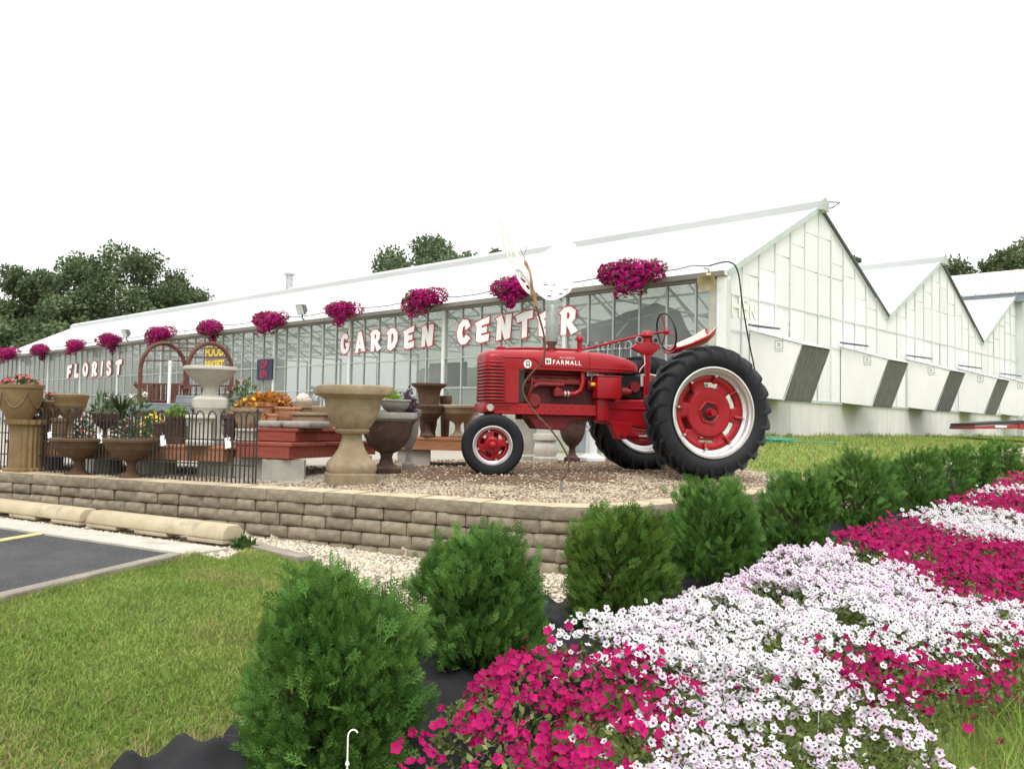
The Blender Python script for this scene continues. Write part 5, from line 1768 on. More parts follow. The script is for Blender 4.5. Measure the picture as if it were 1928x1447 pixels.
def pot(name, label, cat, px, D, zb, wpx, ytop, prof, m, splits=None, n=28, sq=0.0, rot=0.0, wob=None, group=None, z_abs=None, names=None, mats=None, sqmap=None):
    """px, D: where it stands; wpx: its width; ytop: where its top shows"""
    p = at(px, 800, D)
    zt = at(px, ytop, D).z
    zb = ground_at(p.x, p.y) if zb is None else zb
    H = zt - zb
    rad = wpx / FPX * D / 2 * (1.0 if sq < 0.4 else 0.92)
    o = empty(name, (p.x, p.y, zb), rot, label, cat, group)
    pr = [(r * rad, h * H) for r, h in prof]
    cuts = splits or [0, len(pr) - 3, len(pr) - 1]
    nm = names or (['body', 'soil'] if len(cuts) == 3 else ['foot', 'bowl', 'soil'])
    for i, (a, b) in enumerate(zip(cuts, cuts[1:])):
        mm = (mats or {}).get(nm[i], m_soil if nm[i] == 'soil' else m)
        MB().lathe(pr[a:b + 1], n, sq=(sqmap or {}).get(nm[i], sq), wob=wob, cap=(a == 0 and False)).build(nm[i], mm, o, smooth=42)
    return o, H, rad
def flutes(k_, d=0.03):
    return lambda an, h: 1 + d * math.cos(k_ * an)
BIG = [(.66, 0), (.66, .10), (.64, .105), (.60, .112), (.645, .16), (.61, .21), (.50, .255), (.34, .35), (.245, .46), (.25, .50), (.40, .515), (.44, .54), (.40, .56), (.46, .58), (.60, .67), (.68, .77), (.71, .86), (.80, .885), (.97, .905), (1.0, .945), (.965, .985), (.86, 1.0), (.68, .99), (.64, .9), (0, .88)]
pot('stone_urn', 'large aged tan stone urn with a square foot in front of the red table', 'urn', 663, 8.26, None, 152, 726, BIG, m_st1, [0, 2, 9, 16, 22, 24], 48, 0.75, R(18), names=['plinth', 'foot', 'bowl', 'rim', 'soil'])
o, H, r_ = pot('dark_urn', 'dark rust-brown urn with a weathered grey rim right of the big tan urn', 'urn', 729, 9.15, None, 108, 776, URN, m_st3, [0, 7, 11, 15, 17], 44, 0.7, R(24), names=['foot', 'bowl', 'rim', 'soil'], mats={'rim': m_st7})
zt_dark = o.location.z + H
pot('grey_bowl', 'small grey bowl planter set on top of the dark rust-brown urn', 'planter', 743, 9.15, zt_dark - 0.005, 58, 752, BOWL, m_st7, sq=0.3, rot=0.3)
FOUNT = [(.62, 0), (.64, .03), (.64, .09), (.54, .12), (.50, .16), (.48, .40), (.54, .44), (.62, .47), (.64, .52), (.64, .58), (.50, .61), (.30, .64), (.24, .70), (.28, .74), (.62, .82), (.86, .90), (.94, .94), (1.0, .955), (1.0, .985), (.96, 1.0), (.88, .995), (.84, .95), (0, .93)]
pot('fountain_urn', 'pale grey concrete fountain bowl on a square pedestal behind the fence', 'fountain', 393, 9.0, 1.36 - 0.05, 97, 690, FOUNT, m_st2, [0, 7, 10, 14, 20, 22], 40, 0.0, 0.4, names=['pedestal', 'block', 'stem', 'bowl', 'basin_floor'], sqmap={'pedestal': 1.0, 'block': 1.0})
pot('pedestal', 'pale grey square pedestal standing in front of the fountain bowl', 'pedestal', 377, 8.78, 1.31, 58, 781, PED, m_st2, [0, 5, 7, 12], 32, 0.9, 0.35, names=['base', 'shaft', 'cap'])
pot('tan_planter', 'round tan planter with a thick rim behind the fence end', 'planter', 466, 8.95, 1.36 + 0.125, 62, 768, POT, m_st1, n=36, wob=flutes(12, 0.012))
q = at(472, 820, 8.9)
o = empty('carved_block', (q.x, q.y, 1.36), aL, 'carved grey stone block below the round tan planter', 'stone block')
MB().bx(-0.12, 0.12, -0.10, 0.10, 0, 0.022).build('base', m_st2, o, bevel=0.004)
MB().bx(-0.105, 0.105, -0.085, 0.085, 0.022, 0.10).build('carved_body', m_st7, o, bevel=0.012, seg=2)
MB().bx(-0.12, 0.12, -0.10, 0.10, 0.10, 0.125).build('top', m_st2, o, bevel=0.004)
def box_thing(name, label, cat, p, s, rz, m, z, bevel=0.02, group=None):
    o = MB().bx(-s[0] / 2, s[0] / 2, -s[1] / 2, s[1] / 2, 0, s[2]).build(name, m, loc=(p[0], p[1], z), rot=(0, 0, rz), bevel=bevel, seg=3, smooth=40)
    return tag(o, label, cat, group)
q = t1(0.42, 0.42)
box_thing('stone_slab', 'grey rounded stone bench slab on the red platform, left of the pair', 'stone slab', q, (0.28, 0.34, 0.07), aL, m_st7, 1.502, 0.03, 'stone bench slabs on the red platform')
q = t1(0.10, 0.46)
box_thing('stone_slab', 'grey rounded stone bench slab on the red platform, right of the pair', 'stone slab', q, (0.32, 0.4, 0.07), aL, m_st7, 1.502, 0.03, 'stone bench slabs on the red platform')
q = t1(0.36, 0.98)
o = empty('stone_trough', (q.x, q.y, 1.502), aL, 'rectangular tan stone trough at the back of the red platform', 'trough')
MB().bx(-0.2, 0.2, -0.11, 0.11, 0, 0.13).build('body', m_st1, o, bevel=0.01)
MB().bx(-0.22, 0.22, -0.13, 0.13, 0.13, 0.165).build('rim', m_st1, o, bevel=0.012, seg=2)
pot('terracotta_pot', 'terracotta pot with a flat rim holding orange foliage', 'flower pot', 499, 9.75, 1.502, 44, 757, POT, m_st6)
pot('scalloped_bowl', 'scalloped terracotta bowl on the red platform', 'bowl', 540, 9.75, 1.502, 52, 766, BOWL, m_st6, wob=flutes(16, 0.03), n=64)
pot('shell_planter', 'tan planter topped with a ball of pale shells behind the big urn', 'planter', 570, 9.95, 1.37, 46, 756, POT, m_st1)
p = at(571, 750, 9.95)
o = empty('shell_ball', (p.x, p.y, at(571, 757, 9.95).z), 0, 'ball of pale pink shells sitting in the tan planter', 'ornament')
mb = MB()
mb.lathe([(0.0, -0.06), (0.06, -0.03), (0.085, 0.02), (0.07, 0.07), (0.035, 0.095), (0.0, 0.1)], 14)
mb.build('core', mat('shell_pink', (0.58, 0.47, 0.40), (0.68, 0.58, 0.5), rough=0.7, scale=20), o, smooth=60)
mb = MB()
for k_ in range(60):
    a, b = random.uniform(0, 6.28), random.uniform(-0.2, 1.5)
    mb.lathe([(0.0, -0.012), (0.014, 0), (0.0, 0.012)], 5, c=(0.078 * math.cos(a) * math.cos(b), 0.078 * math.sin(a) * math.cos(b), 0.02 + 0.075 * math.sin(b)))
mb.build('shell_crust', MATS['shell_pink'], o, kind='stuff')
pot('small_brown_pot', 'small dark brown pot beside the fountain pedestal', 'flower pot', 433, 8.95, 1.36, 30, 780, POT, m_st3)
# left end
pot('fluted_pedestal', 'olive-brown fluted column pedestal behind the left fence', 'pedestal', 50, 9.2, None, 70, 790, [(1.0, 0), (1.0, .08), (.78, .1), (.74, .5), (.76, .88), (1.0, .92), (1.05, 1.0), (0, 1.0)], m_st5, [0, 2, 4, 7], 64, wob=lambda an, h: 1 + (0.05 * math.cos(18 * an)), names=['base', 'shaft', 'cap'])
zp = at(50, 790, 9.2).z
o, H, r_ = pot('swag_planter', 'large olive-brown planter with rope swags on the fluted pedestal', 'planter', 36, 9.2, zp, 80, 724, [(.55, 0), (.58, .06), (.80, .30), (.90, .70), (.94, .88), (1.0, .90), (1.02, 1.0), (.92, 1.0), (.88, .9), (0, .88)], m_st5)
for k_ in range(5):
    a0 = k_ * math.pi / 2.5 + 0.55
    pts = []
    for t in np.linspace(0, 1, 15):
        an = a0 + t * math.pi / 2.5
        h = H * (0.84 - 0.5 * math.sin(math.pi * t) ** 0.75)
        rr_ = r_ * np.interp(h / H, [0, .06, .3, .7, .88, 1], [.55, .58, .80, .90, .94, .94]) * 1.01
        pts.append((rr_ * math.cos(an), rr_ * math.sin(an), h))
    MB().tube(pts, 0.008, 6).build('rope_swag', m_st5, o, smooth=60)
pot('footed_bowl', 'wide olive-brown bowl with a dark wavy lip behind the fence', 'bowl', 132, 9.35, 1.31, 62, 741, FBOWL, m_st5, [0, 7, 12, 14], 40, wob=None, names=['foot', 'bowl', 'soil'])
pot('footed_bowl', 'smaller olive-brown footed bowl with red flowers left of the wide one', 'bowl', 92, 9.55, 1.31, 48, 754, FBOWL, m_st5, [0, 7, 12, 14], 36, names=['foot', 'bowl', 'soil'])
pot('carved_bowl', 'dark carved bowl on a foot under the leafy plants', 'bowl', 198, 9.2, 1.31, 48, 776, FBOWL, m_st3, [0, 7, 12, 14], 48, wob=flutes(14, 0.03), names=['foot', 'bowl', 'soil'])
pot('pedestal_bowl', 'shallow rust-red pedestal bowl behind the fence, left of two', 'bowl', 150, 8.9, None, 104, 824, FBOWL, m_st4, [0, 7, 12, 14], 40, names=['column', 'bowl', 'soil'])
pot('pedestal_bowl', 'shallow rust-red pedestal bowl behind the fence, right of two', 'bowl', 250, 8.62, None, 104, 825, FBOWL, m_st4, [0, 7, 12, 14], 40, names=['column', 'bowl', 'soil'])
pot('dark_square_planter', 'dark maroon square planter with a lime green plant', 'planter', 331, 9.15, 1.31, 40, 783, [(.8, 0), (.95, .9), (1.0, .92), (1.0, 1.0), (.88, 1.0), (.86, .9), (0, .88)], m_st3, n=28, sq=1.0, rot=0.3)
# right table
pot('tall_rust_urn', 'tall fluted rust-brown urn with a flaring lip on the right table', 'urn', 806, 11.0, 1.40, 66, 722, TALL, m_st4, n=60, wob=flutes(18, 0.025))
pot('small_rust_pot', 'small straight rust-brown pot right of the tall fluted urn', 'flower pot', 838, 11.2, 1.40, 24, 745, POT, m_st4)
pot('rust_bowl_urn', 'wide rust-brown bowl on a flared foot at the front of the right table', 'urn', 806, 10.75, 1.40, 60, 762, FBOWL, m_st3, [0, 7, 12, 14], 40, names=['foot', 'bowl', 'soil'], mats={'bowl': m_st4})
pot('tan_birdbath', 'tan stone birdbath beside the front wheel', 'birdbath', 862, 10.85, 1.40, 68, 762, FBOWL, m_st1, [0, 7, 12, 14], 40, names=['stem', 'bowl', 'basin_floor'])
# behind the tractor
pot('grey_planter', 'tall pale grey planter seen under the tractor engine', 'planter', 984, 12.7, None, 54, 782, [(.8, 0), (.82, .1), (.7, .14), (.78, .5), (.9, .86), (1.0, .9), (1.0, 1.0), (.86, 1.0), (.82, .92), (0, .9)], m_st2, n=28, sq=0.9, rot=0.6)
pot('low_pedestal', 'low pale grey pedestal with a bulging waist seen under the tractor', 'pedestal', 1028, 12.3, None, 50, 816, [(.96, 0), (1.0, .06), (1.0, .16), (.84, .2), (.98, .4), (.88, .62), (.76, .72), (.96, .78), (1.0, .96), (.96, 1.0), (0, 1.0)], m_st2, [0, 3, 7, 10], 8, 0.0, 0.3, names=['base', 'shaft', 'cap'])
pot('black_urn', 'dark brown urn seen under the tractor between the pedestals', 'urn', 1078, 12.6, None, 60, 782, URN, m_st3, [0, 7, 15, 17], 32)
o, H, r_ = pot('finial_post', 'white square post with a ball finial by the far rear wheel', 'garden post', 1114, 13.0, None, 46, 806, [(1.0, 0), (1.0, .1), (.7, .16), (.42, .22), (.36, .9), (.42, .93), (.42, 1.0), (0, 1.0)], m_white, [0, 4, 7], 24, 0.9, 0.4, names=['base', 'shaft'])
MB().lathe([(0.0, H), (0.05, H + 0.015), (0.065, H + 0.06), (0.04, H + 0.10), (0.0, H + 0.115)], 14).build('ball_finial', m_white, o, smooth=60)

# ---- more stock on the tables
pot('stacked_pot', 'upper of two stacked terracotta pots at the left end of the long table', 'flower pot', 75, 9.45, 1.31, 30, 782, POT, m_st4)
pot('olive_pot', 'small olive pot between the two footed bowls', 'flower pot', 112, 9.3, 1.31, 30, 786, POT, m_st5)
pot('dark_pot', 'dark round pot behind the yellow flowers on the long table', 'flower pot', 306, 9.35, 1.31, 34, 795, BOWL, m_st3)
pot('grey_bowl', 'low grey stone bowl beside the dark maroon planter', 'bowl', 352, 9.3, 1.31, 34, 800, BOWL, m_st2)
pot('tan_bowl', 'tan footed bowl half hidden behind the big tan urn', 'bowl', 606, 9.6, 1.37, 40, 764, FBOWL, m_st1, [0, 7, 12, 14], 36, names=['foot', 'bowl', 'soil'])
pot('terracotta_pot', 'plain terracotta pot behind the carved stone block', 'flower pot', 510, 9.05, 1.502, 26, 778, POT, m_st6)
pot('grey_urn', 'weathered grey urn behind the dark rust-brown urn', 'urn', 770, 9.9, None, 46, 770, URN, m_st7, [0, 7, 15, 17], 32)
pot('cream_pot', 'cream ribbed pot behind the tan birdbath', 'flower pot', 886, 11.0, 1.40, 34, 768, POT, m_st2, wob=flutes(14, 0.02), n=48)
pot('white_pot', 'small white pot under the long table behind the fence', 'flower pot', 172, 8.95, None, 18, 862, POT, m_white)
pot('stone_finial', 'pale stone pineapple finial on the ground under the long table', 'ornament', 262, 8.9, None, 20, 850, [(.8, 0), (.9, .1), (.5, .2), (.9, .45), (1.0, .6), (.7, .85), (.2, 1.0), (0, 1.0)], m_st2, [0, 3, 7], 16, names=['foot', 'body'])
# ---- rusty garden arbour
m_arb = mat('rust_red_iron', (0.085, 0.032, 0.024), (0.145, 0.062, 0.044), rough=0.8, scale=9, c3=(0.24, 0.14, 0.10), c3scale=5, c3amt=(0.6, 0.75))
AP = at(304, 790, 12.6)
arb = empty('garden_arbour', (AP.x, AP.y, PADZ), math.atan2(0.55, 0.83), 'rust-red iron garden arbour with two arches and railing sides', 'arbour')
AW, AH, AD = 0.62, 1.62, 1.05
adx = Vector((0.52, -0.55, 0))
def arch_pts(off_):
    r = AW / 2
    pts = [Vector((-r, 0, 0)), Vector((-r, 0, AH - r * 1.3))] + [Vector((-r * math.cos(a), 0, AH - r * 1.3 + 1.3 * r * math.sin(a))) for a in np.linspace(0.12, math.pi - 0.12, 14)] + [Vector((r, 0, AH - r * 1.3)), Vector((r, 0, 0))]
    return [p + off_ for p in pts]
for off_ in (Vector((0, 0, 0)), adx):
    MB().tube(arch_pts(off_), 0.030, 8).build('arch', m_arb, arb, smooth=50)
    for s in (-1, 1):
        MB().bx(-0.05, 0.05, -0.05, 0.05, -0.02, 0.03).build('cap_block', m_arb, arb, loc=Vector((s * AW / 2, 0, AH * 0.60)) + off_)
        MB().lathe([(0.0, 0.0), (0.035, 0.03), (0.0, 0.09)], 10).build('finial', m_arb, arb, loc=Vector((s * (AW / 2 + 0.06), 0, AH * 0.60)) + off_)
A1 = arch_pts(Vector((0, 0, 0)))
for k_ in (3, 5, 8, 11, 13):
    MB().tube([A1[k_], A1[k_] + adx], 0.010, 6).build('cross_rod', m_arb, arb)
for s in (-1, 1):
    for z in (0.45, 0.78, 1.02):
        b0 = Vector((s * AW / 2, 0, z))
        MB().tube([b0, b0 + adx], 0.014, 6).build('side_rail', m_arb, arb)
    for k_ in range(1, 8):
        b0 = Vector((s * AW / 2, 0, 0.1)) + adx * (k_ / 8)
        MB().tube([b0, b0 + Vector((0, 0, 0.9))], 0.013, 5).build('side_bar', m_arb, arb)
gp = Vector((-AW / 2 - 0.02, -0.12, 0))
for k_ in range(9):
    b0 = gp + Vector((0.062 * k_, -0.02, 0.02))
    MB().bx(-0.022, 0.022, -0.012, 0.012, 0, 1.0).build('gate_slat', m_arb, arb, loc=b0)
for z in (0.25, 0.75):
    MB().bx(0, 0.52, -0.006, 0.016, z - 0.03, z + 0.03).build('gate_rail', m_arb, arb, loc=gp)

# ---- white plastic pipe stand
q = at(316, 800, 11.6)
o = empty('pipe_stand', (q.x, q.y, PADZ), 0.2, 'white plastic pipe stake standing by the metal bench', 'stake')
MB().tube([(0, 0, 0), (0, 0, 1.28)], 0.022, 10).build('pipe', m_white, o, smooth=40)
MB().lathe([(0.026, 1.26), (0.026, 1.30), (0.0, 1.31)], 10).build('cap', m_white, o, smooth=40)

# ---- metal butterfly on a bent rod
BB = at(1057, 929, 7.5)
m_rod = mat('rusty_rod', (0.075, 0.032, 0.02), (0.13, 0.065, 0.04), rough=0.8, scale=15)
m_wing = mat('white_sheet_metal', (0.84, 0.85, 0.84), (0.88, 0.88, 0.88), rough=0.5, scale=5)
m_body = mat('tan_wood_body', (0.26, 0.13, 0.07), (0.38, 0.24, 0.14), rough=0.8, scale=14)
bf = empty('butterfly_stake', (BB.x, BB.y, BB.z), 0, 'white cut-metal butterfly on a bent rusty rod in front of the tractor', 'garden ornament')
def bp_(u, v, dD=0.0):
    return at(u, v, 7.5 + dD) - BB
rp = smooth_pts([bp_(*p) for p in ((1057, 935), (1057, 905), (1068, 888), (1071, 868), (1062, 845), (1040, 812), (1006, 775), (986, 742), (987, 722), (1003, 700), (1020, 682), (1026, 660), (1024, 630), (1016, 600), (1009, 575))], 5)
MB().tube(rp, 0.0085, 7).build('rod', m_rod, bf, smooth=60)
MB().tube([bp_(1057, 945), bp_(1057, 905)], 0.013, 8).build('ground_socket', m_stackm, bf, smooth=40)
MB().tube([bp_(1011, 578), bp_(1006, 560), bp_(1001, 535), bp_(995, 510), bp_(990, 495), bp_(988, 489)], [0.010, 0.017, 0.016, 0.018, 0.015, 0.004], 10).build('body', m_body, bf, smooth=60)
def plate(loops, origin, xd, yd, th, name):
    me = curve_mesh(loops, 0, th, 1, 1)
    me.materials.append(m_wing)
    o_ = put(name, me, bf)
    B_ = basis(xd, yd)
    o_.matrix_local = Matrix.Translation(origin) @ B_.to_4x4()
    return o_
k5 = 7.5 / FPX
def lp(pts, c):
    return [((u - c[0]) * k5, -(v - c[1]) * k5) for u, v in pts]
def blob(cu, cv, a, b, ang, n=12):
    return [(cu + a * math.cos(t) * math.cos(ang) - b * math.sin(t) * math.sin(ang), cv + a * math.cos(t) * math.sin(ang) + b * math.sin(t) * math.cos(ang)) for t in np.linspace(0, 2 * math.pi, n + 1)[:-1]]
def bandp(pts, w):
    L_, R_ = [], []
    for i, (u, v) in enumerate(pts):
        a, b = pts[max(i - 1, 0)], pts[min(i + 1, len(pts) - 1)]
        dx, dy = b[0] - a[0], b[1] - a[1]
        l = math.hypot(dx, dy)
        ww = w * (0.5 + 0.8 * i / (len(pts) - 1))
        L_.append((u - dy / l * ww, v + dx / l * ww))
        R_.append((u + dy / l * ww, v - dx / l * ww))
    return L_ + R_[::-1]
C0 = (1000, 530)
wing_r = [(1001, 520), (1006, 545), (1016, 556), (1030, 566), (1045, 567), (1060, 562), (1074, 553), (1080, 543), (1079, 528), (1068, 512), (1078, 498), (1086, 476), (1084, 460), (1068, 452), (1045, 458), (1022, 474), (1006, 492), (996, 505)]
holes = [bandp([(1014, 531), (1024, 535), (1034, 541), (1042, 549)], 2.6), bandp([(1028, 526), (1038, 531), (1047, 538)], 2.2), blob(1024, 546, 5, 2.2, 0.25), blob(1067, 546, 6, 2.0, -0.05), blob(1058, 555, 4, 1.8, -0.1), blob(1036, 559, 4.5, 1.6, 0),
         bandp([(1022, 505), (1036, 494), (1050, 486)], 3), blob(1064, 478, 5, 2.5, -0.4), blob(1044, 523, 2.2, 2.0, 0), blob(1058, 503, 5, 2, -0.5)]
plate([lp(wing_r, C0)] + [lp(h, C0) for h in holes], bp_(*C0), (0.97, -0.24, 0), (0.02, 0.1, 1), 0.0015, 'wing')
wl = [(1000, 545), (985, 530), (960, 520), (925, 505), (895, 478), (872, 440), (858, 402), (856, 385), (874, 398), (905, 425), (935, 452), (965, 480), (990, 500), (998, 515)]
wl = [(u, 548 - (548 - v) * 0.74) for u, v in wl]
wl2 = [(1003, 556), (985, 553), (962, 545), (938, 530), (932, 515), (948, 512), (972, 520), (1001, 535)]
def blob2(cu, cv, a, b, ang):
    return [(u, 548 - (548 - v) * 0.74) for u, v in blob(cu, cv, a, b, ang)]
hl = [blob2(896, 447, 17, 7, 0.8), blob2(926, 474, 17, 6.5, 0.7), blob2(957, 495, 15, 5.5, 0.55), blob2(874, 413, 15, 5, 1.0), blob2(928, 495, 14, 4, 0.45), blob2(978, 512, 9, 4, 0.4), blob2(905, 472, 10, 3.5, 0.7)]
hl2 = [blob(965, 530, 13, 4, 0.3), blob(987, 542, 9, 3.5, 0.3), blob(946, 521, 8, 3.5, 0.2)]
LX = Vector((0.42, 0.90, 0.05))
for L_, H_, nm_ in ((wl, hl, 'wing'), (wl2, hl2, 'wing')):
    plate([lp(L_, C0)] + [lp(h, C0) for h in H_], bp_(*C0) + Vector((-0.004, 0, 0)), LX, (-0.02, -0.05, 1), 0.0015, nm_)
for s in (-1, 1):
    MB().tube([bp_(988, 490), bp_(986 + 2 * s, 478), bp_(984 + 8 * s, 462)], 0.002, 5).build('antenna', m_rod, bf)

# ---- green garden hose lying by the gable
q = at(1468, 832, 14.3)
zq = hz(q.x, q.y)
pts = []
for k_ in range(70):
    a = k_ * 0.42
    pts.append((0.24 * (1 + 0.12 * math.sin(k_ * .7)) * math.cos(a), 0.16 * (1 + 0.1 * math.cos(k_ * .9)) * math.sin(a), 0.02 + 0.012 * (k_ // 15) + 0.01 * math.sin(k_)))
pts += [(0.3 + 0.12 * j, -0.1 + 0.05 * math.sin(j), 0.02) for j in range(6)]
tag(MB().tube(pts, 0.013, 6).build('garden_hose', mat('teal_hose', (0.05, 0.25, 0.17), (0.08, 0.34, 0.24), rough=0.5), smooth=60, loc=(q.x, q.y, zq)), 'teal green garden hose coiled on the grass by the white base wall', 'hose')
# ================================================================== plants
m_thuja = mat('arborvitae_green', (0.050, 0.135, 0.026), (0.118, 0.225, 0.044), rough=0.6, scale=4.5, tint=(0.35, 1.85), trans=0.25, spec=0.25, contrast=(0.3, 0.7))
m_thuja2 = mat('arborvitae_yellow_green', (0.050, 0.125, 0.020), (0.130, 0.205, 0.034), rough=0.6, scale=6, tint=(0.35, 1.75), trans=0.25, spec=0.25, contrast=(0.35, 0.68))
m_bark = mat('brown_bark', (0.07, 0.045, 0.035), (0.14, 0.09, 0.07), rough=0.95, scale=10, stretch=(6, 6, 1), bump=0.6, bscale=30)

def rot_frames(d, g):
    """two unit vectors square to each direction"""
    a = np.cross(d, g.normal(0, 1, d.shape))
    a /= np.linalg.norm(a, axis=1, keepdims=True)
    return a, np.cross(d, a)

FR_T = []            # one flat arborvitae spray: stem with pointed side sprigs, in (along, across)
def _sprig(x, y, dx, dy, w):
    l = math.hypot(dx, dy)
    nx_, ny_ = -dy / l * w, dx / l * w
    FR_T.append([(x - nx_, y - ny_), (x + nx_, y + ny_), (x + dx, y + dy)])
_sprig(0, 0, 1.0, 0.0, 0.026)
for a_, l_ in ((0.18, 0.42), (0.36, 0.46), (0.54, 0.40), (0.72, 0.28)):
    for s_ in (-1, 1):
        _sprig(a_, 0, l_ * 0.78, s_ * l_ * 0.62, 0.036)
        _sprig(a_ + l_ * 0.30, s_ * l_ * 0.24, l_ * 0.52, s_ * l_ * 0.06, 0.032)
        _sprig(a_ + l_ * 0.34, s_ * l_ * 0.27, l_ * 0.2, s_ * l_ * 0.42, 0.030)
FR = np.array(FR_T)       # (k,3,2)

def bush(i, x, y, rad, h, n, label, lean=0.0, seed=0):
    g = np.random.default_rng(900 + seed)
    z0 = hz(x, y) + 0.01
    o = empty('arborvitae', (x, y, z0), 0, label, 'shrub', 'globe arborvitae shrubs in a row')
    # sprays carried on branches that reach the globe's surface, with hollows between them
    nc = 66
    gold = np.pi * (3 - np.sqrt(5))
    cth = gold * np.arange(nc) + g.normal(0, 0.25, nc)
    cz = np.clip((np.arange(nc) + 0.5) / nc + g.normal(0, 0.05, nc), 0.03, 0.99)
    g.shuffle(cz)
    cz = cz * 0.92
    def prof(t):
        return rad * 1.04 * np.clip(1 - np.abs(2 * (0.14 + 0.84 * t) - 1) ** 2.1, 0.02, 1) ** 0.56
    cr_ = prof(cz) * g.uniform(0.72, 1.02, nc) * (1 + 0.08 * np.sin(2 * cth + seed * 1.7) + 0.06 * np.sin(3 * cth + seed * 2.9 + 4 * cz))
    C = np.stack([cr_ * np.cos(cth) + lean * cz, cr_ * np.sin(cth), cz * h], -1)
    S_ = np.stack([0 * cz, 0 * cz, np.clip(cz * 0.80 - 0.10, 0.05, 0.85) * h], -1)
    idx = g.integers(0, nc, n)
    t_ = 0.50 + 0.58 * g.beta(2.2, 1.25, n)
    br_ = C - S_
    br_ /= np.linalg.norm(br_, axis=1, keepdims=True)
    wd = rad * (0.26 * (1.1 - t_) + 0.095)
    P = S_[idx] + (C - S_)[idx] * t_[:, None] + g.normal(0, 1, (n, 3)) * wd[:, None] * np.array([1, 1, 1.15])
    P[:, 2] = np.clip(P[:, 2], 0.03, None)
    ni = 0
    N = len(P)
    d = br_[idx] * 0.75 + np.array([0, 0, 0.50]) + g.normal(0, 0.30, (N, 3))
    d /= np.linalg.norm(d, axis=1, keepdims=True)
    a, b = rot_frames(d, g)
    tg_ = np.cross(d, np.array([0, 0, 1.0]))
    tg_ /= np.linalg.norm(tg_, axis=1, keepdims=True) + 1e-6
    up_ = np.cross(tg_, d)
    mixv = g.uniform(0, 1, (N, 1)) < 0.6
    a = np.where(mixv, up_ * 0.8 + a * 0.5, a)
    a -= d * np.sum(a * d, 1, keepdims=True)
    a /= np.linalg.norm(a, axis=1, keepdims=True)
    nrm = np.cross(d, a)
    L = 0.088 * g.uniform(0.55, 1.3, N)
    K = len(FR)
    al, ac = FR[..., 0].ravel(), FR[..., 1].ravel()
    sag = -0.10 * al ** 2
    curl = 0.14 * ac ** 2 * 4
    Vx = P[:, None, :] + L[:, None, None] * (d[:, None, :] * (al - 0.45)[None, :, None] + a[:, None, :] * (ac * 0.95)[None, :, None] + nrm[:, None, :] * curl[None, :, None]) + (sag[None, :] * L[:, None])[..., None] * np.array([0, 0, 1.0])
    V_ = Vx.reshape(-1, 3)
    V_[:, 2] = np.maximum(V_[:, 2], 0.0)
    F_ = np.arange(len(V_)).reshape(-1, 3)
    ct = g.random(nc)
    tt = 0.45 * ct[idx] + 0.55 * g.random(n)
    tint = np.repeat(tt, K) * 0.7 + 0.3 * np.tile(np.where(np.arange(K) % 3 == 1, 0.1, 1.0), N)
    me = np_mesh('crown', V_, F_, m_thuja2 if i == 2 else m_thuja, tint=tint)
    put('crown', me, o)
    mb = MB()
    mb.tube([(0, 0, -0.02), (0.01, 0, h * 0.3), (0.0, 0.01, h * 0.65)], [0.022, 0.018, 0.008], 7)
    mb.build('trunk', m_bark, o, smooth=60)
    for k_ in range(9):
        a_ = g.uniform(0, 6.28)
        zz = h * g.uniform(0.08, 0.5)
        MB().tube([(0, 0, zz), (rad * 0.4 * math.cos(a_), rad * 0.4 * math.sin(a_), zz + h * 0.12), (rad * 0.72 * math.cos(a_), rad * 0.72 * math.sin(a_), zz + h * 0.3)], [0.011, 0.007, 0.003], 5).build('branch', m_bark, o, smooth=60)
    return o
BL_ = ['nearest and largest round green arborvitae, at the bottom left of the row', 'second arborvitae in the row, its brown trunk showing at the base', 'third arborvitae, with yellowish tips, in front of the wall end', 'fourth arborvitae in the row, below the rear tractor wheel',
       'fifth arborvitae in the row, right of the rear tractor wheel', 'sixth arborvitae in the row, left of the magenta petunias', 'seventh arborvitae from the near end', 'eighth arborvitae from the near end', 'ninth arborvitae, second from the far end', 'tenth arborvitae, the far end of the row']
BD_ = [(0.290, 0.76, 8500), (0.285, 0.64, 7000), (0.285, 0.69, 6200), (0.30, 0.72, 5200), (0.295, 0.72, 4200), (0.305, 0.79, 3400), (0.28, 0.74, 2600), (0.28, 0.70, 1900), (0.27, 0.59, 1400), (0.265, 0.55, 1400)]
for i in range(10):
    x, y = BUSH[i + 1]
    r_, h_, n_ = BD_[i]
    bush(i, x, y, r_, h_, n_, BL_[i], lean=[0.03, -0.03, 0.02, 0, 0.03, -0.02, 0.03, 0.02, 0, 0][i], seed=i)

# ------------------------------------------------------------------ petunias
m_mag = mat('magenta_petal', (0.37, 0.002, 0.085), (0.47, 0.006, 0.135), rough=0.6, scale=6, tint=(0.5, 1.15), rnd=0.2, trans=0.25, spec=0.15)
m_magt = mat('magenta_throat', (0.16, 0.004, 0.06), rough=0.7)
m_whp = mat('white_petal', (0.70, 0.685, 0.69), (0.76, 0.75, 0.755), rough=0.6, scale=6, tint=(0.85, 1.03), rnd=0.05, trans=0.25, spec=0.15)
m_pkp = mat('pale_lilac_petal', (0.66, 0.50, 0.63), (0.73, 0.62, 0.71), rough=0.6, scale=6, tint=(0.85, 1.05), rnd=0.06, trans=0.25, spec=0.15)
m_wht2 = mat('purple_throat', (0.055, 0.028, 0.075), rough=0.7)
m_plf = mat('petunia_leaf', (0.10, 0.14, 0.04), (0.18, 0.21, 0.08), rough=0.65, scale=5, tint=(0.55, 1.5), trans=0.25, spec=0.2)
